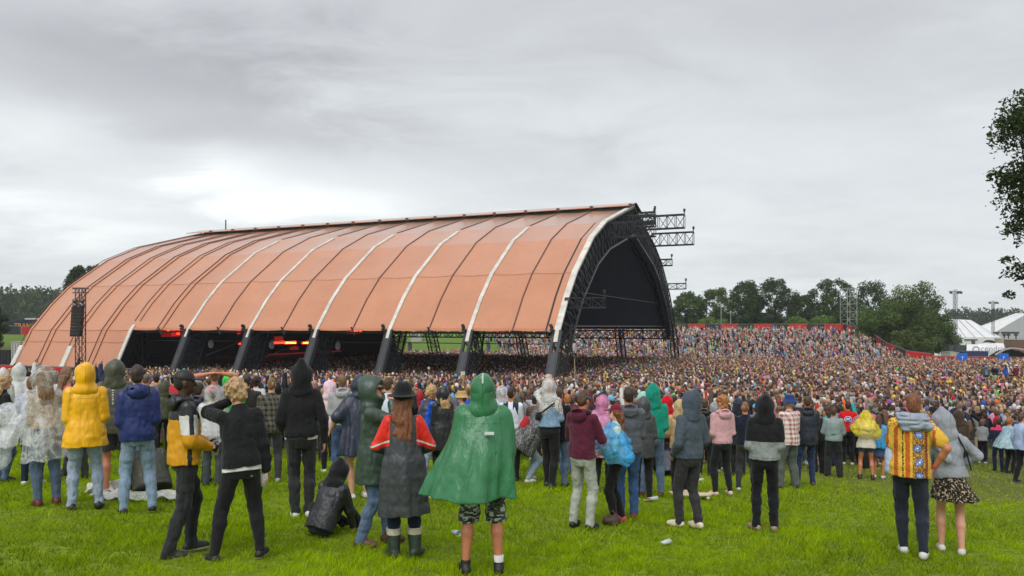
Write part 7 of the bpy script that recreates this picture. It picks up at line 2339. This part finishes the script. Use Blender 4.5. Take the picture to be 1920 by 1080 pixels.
cn = list(CROWD_CLOTH)
for (x, y, px) in spots:
    i = rs.choice(len(PROTO), p=np.array([12, 12, 7, 8, 7, 5, 3, 8, 7, 5, 4, 4, 4, 4, 2, 8]) / 100.)
    sp, parts = PROTO[i]
    lm = min(LANDM, key=lambda q: abs(q[0] - px))
    for attempt in range(40):
        topc = cn[rs.choice(len(cn), p=CW)]; hc = list(CHAIR)[rs.choice(6, p=[.28, .30, .18, .12, .05, .07])]
        look = ('%s poncho with its hood up' if sp.get('pon') else '%s hooded jacket, hood up') if sp.get('hood') else '%s top'
        look = look % topc
        if sp.get('cap'): who = 'person in a %s, %s, and a %s' % (look.replace(' top', ' top'), hc + ' hair', {'cap': 'cap', 'capback': 'backwards cap', 'beanie': 'beanie', 'bucket': 'bucket hat'}[sp['cap']])
        elif sp.get('hood'): who = 'person in a %s' % look
        else: who = 'person with %s %s hair in a %s' % ({'short': 'short', 'buzz': 'cropped', 'long': 'long', 'wavy': 'wavy', 'curly': 'curly', 'bun': 'tied-up'}[sp['hair']], hc, look)
        lab = '%s, in the crowd %s %s' % (who, 'left of' if px < lm[0] - 14 else 'right of' if px > lm[0] + 14 else 'behind', lm[1])
        if lab not in used and len(lab.replace(',', '').split()) <= 16 and 'person' in lab: break
    else:
        lab = '%s by %s' % (who.replace('person with', 'person,'), lm[1])
        if len(lab.split()) > 16 or lab in used: lab = '%s close %s %s' % (who.split(' hair')[0].replace('person with', 'person with'), 'to', lm[1])
    used[lab] = 1
    root = empty('person', (x, y, float(ground(x, y))), stage_yaw(x, y, rs, 28), lab, 'person', 'people standing at the front of the crowd')
    sc = (1.62 + .26 * rs.rand() if sp['sex'] == 'm' else 1.54 + .2 * rs.rand()) / 1.75
    root.scale = (sc * .94, sc * .96, sc)
    tc = CROWD_CLOTH[topc]; jit = .85 + .3 * rs.rand()
    cols = {'top': tuple(c * jit for c in tc), 'skin': SKINS[rs.choice(5, p=[.4, .3, .2, .07, .03])], 'hair': CHAIR[hc], 'legs': CROWD_CLOTH[['black', 'navy', 'denim blue', 'grey', 'beige'][rs.choice(5, p=[.4, .15, .3, .1, .05])]], 'hat': CROWD_CLOTH[cn[rs.choice(len(cn), p=CW)]], 'shoe': CROWD_CLOTH[['black', 'white', 'grey', 'brown'][rs.choice(4)]]}
    for name, role, me in parts:
        o = bpy.data.objects.new(name, me); COL.objects.link(o); o.parent = root
        o.color = (*cols[role], 1)
# people on the platform
pk = 0
for k, px in enumerate((1843, 1855, 1866, 1874, 1886, 1896, 1905, 1914)):
    X = (px - 960) / FPX * 61.5; g = float(ground((1925 - 960) / FPX * 60, 60))
    topc = ['olive', 'sky blue', 'navy', 'black', 'royal blue', 'white', 'maroon', 'red'][k]
    sp, parts = PROTO[(k * 5) % 16]
    root = empty('person', (X, 61.5 + .6 * (k % 2), g + .72), stage_yaw(X, 61, rs, 40), 'person in a %s top on the raised viewing platform' % topc, 'person', 'people on the viewing platform')
    for name, role, me in parts:
        o = bpy.data.objects.new(name, me); COL.objects.link(o); o.parent = root
        o.color = (*{'top': CROWD_CLOTH[topc], 'skin': SKINS[0], 'hair': HAIR['brown'], 'legs': CROWD_CLOTH['black'], 'hat': CROWD_CLOTH['white'], 'shoe': CROWD_CLOTH['black']}[role], 1)


# ---- the packed mass beyond: one object
def low_person(lod, raised=0, pose=0):
    """vertices, quads and a colour role per face (0 hair 1 skin 2 top 3 legs)"""
    V = []; F = []; Rl = []
    def ring(cx, cy, z, rx, ry, n, off=0):
        k = len(V)
        for i in range(n):
            t = 2 * PI * (i + off) / n
            V.append((cx + rx * math.cos(t), cy + ry * math.sin(t), z))
        return k
    def tube(rings, n, role, cap_top=True):
        for a, b in zip(rings[:-1], rings[1:]):
            for i in range(n):
                F.append((a + i, a + (i + 1) % n, b + (i + 1) % n, b + i)); Rl.append(role(a, i) if callable(role) else role)
        if cap_top:
            r = rings[-1]
            if n == 4: F.append((r, r + 1, r + 2, r + 3)); Rl.append(role if not callable(role) else 0)
            else:
                for i in range(0, n - 2, 2): F.append((r, r + i + 1, r + i + 2, r + (i + 3) % n)); Rl.append(role if not callable(role) else 0)
    n = 8 if lod == 0 else 6
    nt = 8 if lod == 0 else 6
    leg0 = ring(0, 0, 0.0, .13, .10, nt); leg1 = ring(0, 0, .85, .17, .12, nt)
    tube([leg0, leg1], nt, 3, False)
    s = [ring(0, 0, .82, .19, .13, nt), ring(0, 0, 1.15, .19, .13, nt), ring(0, 0, 1.36, .225, .125, nt), ring(0, -.01, 1.46, .12, .08, nt)]
    if lod == 0: s.append(ring(0, -.01, 1.50, .06, .06, nt))
    tube(s, nt, 2)
    hy = .01 + .03 * pose
    zs = [(1.49, .052), (1.56, .078), (1.64, .092), (1.72, .080), (1.775, .035)] if lod == 0 else [(1.49, .05), (1.60, .092), (1.71, .085), (1.775, .03)]
    rs_ = [ring(0, hy, z, r * .92, r * 1.12, n, .5) for z, r in zs]
    nz = len(zs)
    for q, (a, b) in enumerate(zip(rs_[:-1], rs_[1:])):
        for i in range(n):
            th = 2 * PI * (i + 1) / n
            F.append((a + i, a + (i + 1) % n, b + (i + 1) % n, b + i))
            front = math.sin(th) > .3
            Rl.append(1 if (front and q < nz - 2) or q == 0 else 0)
    r = rs_[-1]
    for i in range(0, n - 2, 2): F.append((r, r + i + 1, r + i + 2, r + (i + 3) % n)); Rl.append(0)
    # arms
    def limb(a, b, r0, r1, role):
        a = Vector(a); b = Vector(b); d = (b - a).normalized(); u = d.cross(Vector((0, 1, .3))).normalized(); w = d.cross(u)
        k = len(V)
        for p, r_ in ((a, r0), (b, r1)):
            for i in range(4):
                t = PI / 4 + PI / 2 * i; q = p + u * math.cos(t) * r_ + w * math.sin(t) * r_; V.append(tuple(q))
        for i in range(4): F.append((k + i, k + (i + 1) % 4, k + 4 + (i + 1) % 4, k + 4 + i)); Rl.append(role)
        F.append((k + 4, k + 5, k + 6, k + 7)); Rl.append(role)
    for sd in (-1, 1):
        up_ = raised and (raised == 2 or sd == 1)
        if up_:
            limb((sd * .2, 0, 1.38), (sd * .24, .14, 1.62), .05, .045, 2); limb((sd * .24, .14, 1.62), (sd * .18, .2, 1.92), .04, .03, 1)
        else:
            limb((sd * .2, 0, 1.38), (sd * .26, -.02, 1.10), .055, .05, 2)
            if lod == 0: limb((sd * .26, -.02, 1.10), (sd * .12, .22, 1.10), .045, .035, 2 if pose else 1)
    return np.array(V, np.float32), np.array(F, np.int32), np.array(Rl)


def hood_variant(t):
    V, F, Rl = t
    V = V.copy(); Rl = Rl.copy(); Rl[Rl == 0] = 2
    m = V[:, 2] > 1.5
    V[m, 0] *= 1.22; V[m, 1] = V[m, 1] * 1.15 - .01
    return V, F, Rl


def build_mass():
    rs = np.random.RandomState(5)
    # candidate places on a jittered grid, thinned by where people really stand
    P = []
    def fill(y0, y1, sp):
        ny = int((y1 - y0) / sp)
        for iy in range(ny):
            y = y0 + iy * sp
            hw = .70 * y + 2
            xs = np.arange(-hw, hw, sp) + (iy % 2) * sp * .5
            P.append(np.stack([xs + rs.randn(len(xs)) * sp * (.24 if sp < .7 else .5), y + rs.randn(len(xs)) * sp * (.24 if sp < .7 else .5)], 1))
    fill(19.5, 34, .60); fill(34, 60, .58); fill(60, 108, .62); fill(108, 165, .68)
    P = np.concatenate(P)
    x, y = P[:, 0], P[:, 1]
    u, t = ut(x, y)
    px = 960 + x / y * FPX
    ok = (y > np.interp(px, [-200, 300, 560, 900, 1060, 1300, 1480, 1560, 1660, 1780, 1960], [14.6, 15.2, 16.0, 17.0, 17.5, 18.0, 18.6, 20.0, 21.5, 25.0, 26.0]) + 5.7)
    arena = (u < 54) | (t < -20)
    arena &= ~((t > 5.8 * BAY) & (u > -7.0)) & ~((t > 51) & (u > 0))
    arena &= ~((y > 104) & (t < -20) & (u > 40)) | ((u < 54) & (t > -20))
    edge_t = -23 - .20 * (104 - u)
    bank = (u >= 54) & (u < 101.5) & (t > edge_t) & (t < 50)
    dens = np.where(u < 60, .8, .70)
    gap = smooth((t - 33 + 4 * np.sin(u * .3)) / 5) * smooth((u - 59 - 2 * np.sin(t * .8)) / 5)
    dens = dens * (1 - .985 * gap)
    dens = np.where((gap > .5) & (((t - 41) ** 2 + (u - 82) ** 2) < 10), .5, dens)
    dens = dens * (1 - .85 * smooth((u - 89) / 8)) * (1 - .6 * smooth((edge_t + 9 - t) / 8) * smooth((u - 75) / 15))
    keep = ok & (arena | (bank & (rs.rand(len(x)) < dens)))
    keep &= ~((np.abs(px - 1925) < 88) & (np.abs(y - 62) < 2.6))
    keep &= (px > -60) & (px < 1980)
    # trunks of the tent legs
    for b in range(7):
        for uu in (-.4, 2 * HALF + .4):
            q = tentp(uu, b * BAY, 0); keep &= ((x - q.x) ** 2 + (y - q.y) ** 2) > 2.6
    x, y, u, t = x[keep], y[keep], u[keep], t[keep]
    n = len(x)
    z = ground(x, y)
    s = tentp(25, 50, 0)
    yaw = np.arctan2(s.y - y, s.x - x) - PI / 2 + rs.randn(n) * .35
    sc = (1.56 + .30 * rs.rand(n)) / 1.775
    lod = (y > 42).astype(int)
    is_bank = u > 57
    kind = rs.choice(5, n, p=[.66, .21, .10, .02, .01])      # plain, bare arms, hood, one arm up, both up
    kind = np.where((lod == 1) & (kind == 1), 0, kind)
    hairc = np.array([(.030, .020, .015), (.058, .036, .024), (.10, .064, .042), (.19, .125, .08), (.40, .29, .17), (.30, .14, .06), (.34, .25, .17), (.55, .53, .50), (.015, .014, .015)])
    hp = np.array([.18, .26, .20, .12, .07, .03, .05, .02, .07])
    skinc = np.array([srgb(214, 158, 130), srgb(205, 145, 115), srgb(226, 178, 152), srgb(180, 120, 92), srgb(100, 64, 48)])
    names = list(CROWD_CLOTH.values())
    arr = np.array(names)
    w_in = CW.copy(); w_in[4] += .09; w_in[3] += .05; w_in /= w_in.sum()
    w_bank = np.array([.16, .10, .11, .11, .20, .03, .03, .045, .02, .05, .035, .035, .02, .05, .02, .012, .06, .012]); w_bank /= w_bank.sum()
    ti = np.where(is_bank, rs.choice(len(arr), n, p=w_bank), rs.choice(len(arr), n, p=w_in))
    topc = arr[ti] * (.8 + .4 * rs.rand(n, 1))
    vivid = np.array([(.8, .55, .02), (.75, .52, .03), (.02, .12, .5), (.10, .42, .7), (.6, .02, .04), (.75, .16, .02), (.06, .5, .1), (.7, .1, .3), (.7, .7, .72), (.25, .08, .5)])
    hv = rs.rand(n) < .40
    topc = np.where((kind == 2)[:, None] & hv[:, None], vivid[rs.choice(len(vivid), n)], topc)
    hc = hairc[rs.choice(len(hairc), n, p=hp / hp.sum())] * (.8 + .5 * rs.rand(n, 1))
    hatted = rs.rand(n) < .11
    hc = np.where(hatted[:, None], arr[rs.choice(len(arr), n, p=w_bank)], hc)
    sk = skinc[rs.choice(5, n, p=[.35, .3, .2, .1, .05])]
    lg = np.array([CROWD_CLOTH[k] for k in ('black', 'navy', 'denim blue', 'grey', 'beige')])[rs.choice(5, n)]
    roles = np.stack([hc, sk, topc, lg], 1)
    AV_, AF_, AC_ = [], [], []
    n0 = 0
    for L in (0, 1):
        tm = [low_person(L, 0, 1), low_person(L, 0, 0), hood_variant(low_person(L, 0, 1)), low_person(L, 1), low_person(L, 2)]
        for k in range(5):
            idx = np.where((lod == L) & (kind == k))[0]
            if len(idx) == 0: continue
            V, F, Rl = tm[k]
            c, s_ = np.cos(yaw[idx])[:, None], np.sin(yaw[idx])[:, None]
            bend = (rs.randn(len(idx)) * .05)[:, None] * (V[:, 2] > 1.3)
            wide = (.92 + .2 * rs.rand(len(idx)))[:, None]
            X = V[:, 0] * wide + bend; Yv = V[:, 1] + (rs.rand(len(idx)) * .10)[:, None] * (V[:, 2] > 1.3)
            W = np.stack([(X * c - Yv * s_) * sc[idx][:, None] + x[idx][:, None], (X * s_ + Yv * c) * sc[idx][:, None] + y[idx][:, None], V[:, 2] * sc[idx][:, None] + z[idx][:, None]], -1)
            AV_.append(W.reshape(-1, 3).astype(np.float32))
            AF_.append((F[None] + (np.arange(len(idx)) * len(V))[:, None, None] + n0).reshape(-1, 4))
            n0 += len(idx) * len(V)
            AC_.append(roles[idx][:, Rl].reshape(-1, 3))
    V = np.concatenate(AV_); F = np.concatenate(AF_); Cc = np.concatenate(AC_)
    me = np_mesh('crowd', V, F)
    at = me.attributes.new('tint', 'FLOAT_COLOR', 'FACE')
    at.data.foreach_set('color', np.concatenate([Cc, np.ones((len(Cc), 1))], 1).astype(np.float32).ravel())
    t_ = NT('crowd_mass'); t_.P(Base_Color=t_.attr('tint')[0], Roughness=.7); t_.p.inputs['Specular IOR Level'].default_value = .3
    o = link('crowd', me, t_.m, None, True)
    tag(o, 'densely packed festival crowd filling the arena, the tent and the far bank', 'crowd', kind='stuff')
    print('crowd', n, 'faces', len(F))


build_mass()
# ================================================================ grass and litter
build_grass()


def litter_cup(px, py, rz, label, squash=.8, col=(.62, .70, .68)):
    l = foot(px, py); o = MB()
    ax = Vector((math.cos(rz), math.sin(rz), .08)).normalized()
    o.lathe(Vector((0, 0, .045)) - ax * .06, [(0, 0), (.030, 0), (.034, .05), (.043, .12), (.040, .12), (.028, .005), (0, .005)], 16, axis=ax)
    t = NT('litter_clear'); t.P(Base_Color=col, Roughness=.2, Alpha=.72); t.bump(t.noise(30), .8, .01); MATS.setdefault('litter_clear', t.m)
    ob = o.build('plastic_cup', MATS['litter_clear'], None, True); ob.location = l + Vector((0, 0, .02)); ob.scale = (1, 1, squash)
    tag(ob, label, 'cup', 'discarded cups on the grass')


litter_cup(855, 1008, R(-50), 'clear plastic cup lying on the grass left of the black boots')
litter_cup(1248, 1025, R(35), 'crushed clear cup alone on the open grass below the slate hoodie man', .7)
litter_cup(1226, 942, R(8), 'white paper cup lying by the brown shoes of the teal hoodie', .9, (.7, .7, .7))
litter_cup(1313, 905, R(20), 'small pale cup lying between the slate and pink hoodies')
# flattened rubbish and the longboard
def flat_sheet(name, px, py, w, d, label, cat, mat, rz=0, amp=.03, th=.02, sub=14, seed=0):
    l = foot(px, py); rs = np.random.RandomState(seed)
    Vt = []; n = sub
    N1 = gnoise(np.linspace(0, w, n + 1), np.linspace(0, d, n + 1), np.array([0., .1]), (7, 7, 1), rs)[:, :, 0]
    N2 = gnoise(np.linspace(0, w, n + 1), np.linspace(0, d, n + 1), np.array([0., .1]), (16, 16, 1), rs)[:, :, 0]
    for i in range(n + 1):
        for j in range(n + 1):
            a, b = i / n - .5, j / n - .5
            k = 1 + .18 * math.sin(5 * math.atan2(b, a) + seed)
            x_, y_ = a * w * k, b * d * k
            X_ = l.x + x_ * math.cos(rz) - y_ * math.sin(rz); Y_ = l.y + x_ * math.sin(rz) + y_ * math.cos(rz)
            Vt.append((X_ - l.x, Y_ - l.y, float(ground(X_, Y_)) - l.z + th + amp * (N1[i, j] + .5 * N2[i, j] + 1)))
    i, j = np.meshgrid(np.arange(n), np.arange(n), indexing='ij'); a = (i * (n + 1) + j).ravel()
    me = np_mesh(name, Vt, np.stack([a, a + n + 1, a + n + 2, a + 1], 1))
    o = link(name, me, mat, None, True); o.location = l
    md = o.modifiers.new('thick', 'SOLIDIFY'); md.thickness = .006
    return tag(o, label, cat)


flat_sheet('plastic_sheet', 268, 935, 1.1, .55, 'crumpled clear plastic sheet on the grass behind the blue anorak', 'sheet', plastic('sheet', (.72, .73, .68), .6, .95), seed=3, amp=.04, sub=26)
flat_sheet('plastic_sheet', 198, 925, .45, .35, 'bunched clear plastic at the ankles of the olive jacket person', 'sheet', plastic('sheet', (.72, .73, .68), .6, .95), seed=5, amp=.10, sub=20)
flat_sheet('blanket', 836, 936, .75, .42, 'black and white patterned blanket on the grass left of the green poncho', 'blanket', cloth((.62, .62, .66), kind='dots', col2=(.03, .03, .04), key='bl'), seed=7, amp=.045, sub=26)
flat_sheet('paper_scrap', 1214, 941, .13, .05, 'flattened white scrap beside the paper cup', 'litter', K['white'], seed=8, amp=.006, sub=6)
flat_sheet('paper_scrap', 1247, 945, .10, .05, 'dull crushed scrap of packaging right of the paper cup', 'litter', cloth(C(140, 140, 110)), seed=9, amp=.01, sub=6)
l = foot(1296, 935)
lb = empty('longboard', l, R(-8), 'pale wooden longboard lying on the grass behind the slate hoodie man', 'skateboard')
mb = MB(); n = 16
top_ = []
for k in range(n + 1):
    a = k / n * 2 - 1; w = .105 * (1 - abs(a) ** 5) ** .5 + .004
    top_.append((a * .37, w, .085 + .03 * abs(a) ** 6))
for (x0, w0, z0), (x1, w1, z1) in zip(top_[:-1], top_[1:]):
    mb.quad([(x0, -w0, z0), (x1, -w1, z1), (x1, w1, z1), (x0, w0, z0)]); mb.quad([(x0, w0, z0 - .012), (x1, w1, z1 - .012), (x1, -w1, z1 - .012), (x0, -w0, z0 - .012)])
    mb.quad([(x0, -w0, z0 - .012), (x1, -w1, z1 - .012), (x1, -w1, z1), (x0, -w0, z0)]); mb.quad([(x0, w0, z0), (x1, w1, z1), (x1, w1, z1 - .012), (x0, w0, z0 - .012)])
mb.build('deck', simple('maple', (.62, .50, .34), .5, var=.2, vscale=12), lb)
for a in (-.26, .26):
    for s_ in (-1, 1):
        mb = MB(); mb.lathe((a, s_ * .085, .035), [(0, -.018), (.03, -.018), (.03, .018), (0, .018)], 12, axis=(0, 1, 0)); mb.build('wheel', simple('wheel_pale', (.5, .45, .35), .5), lb, True)
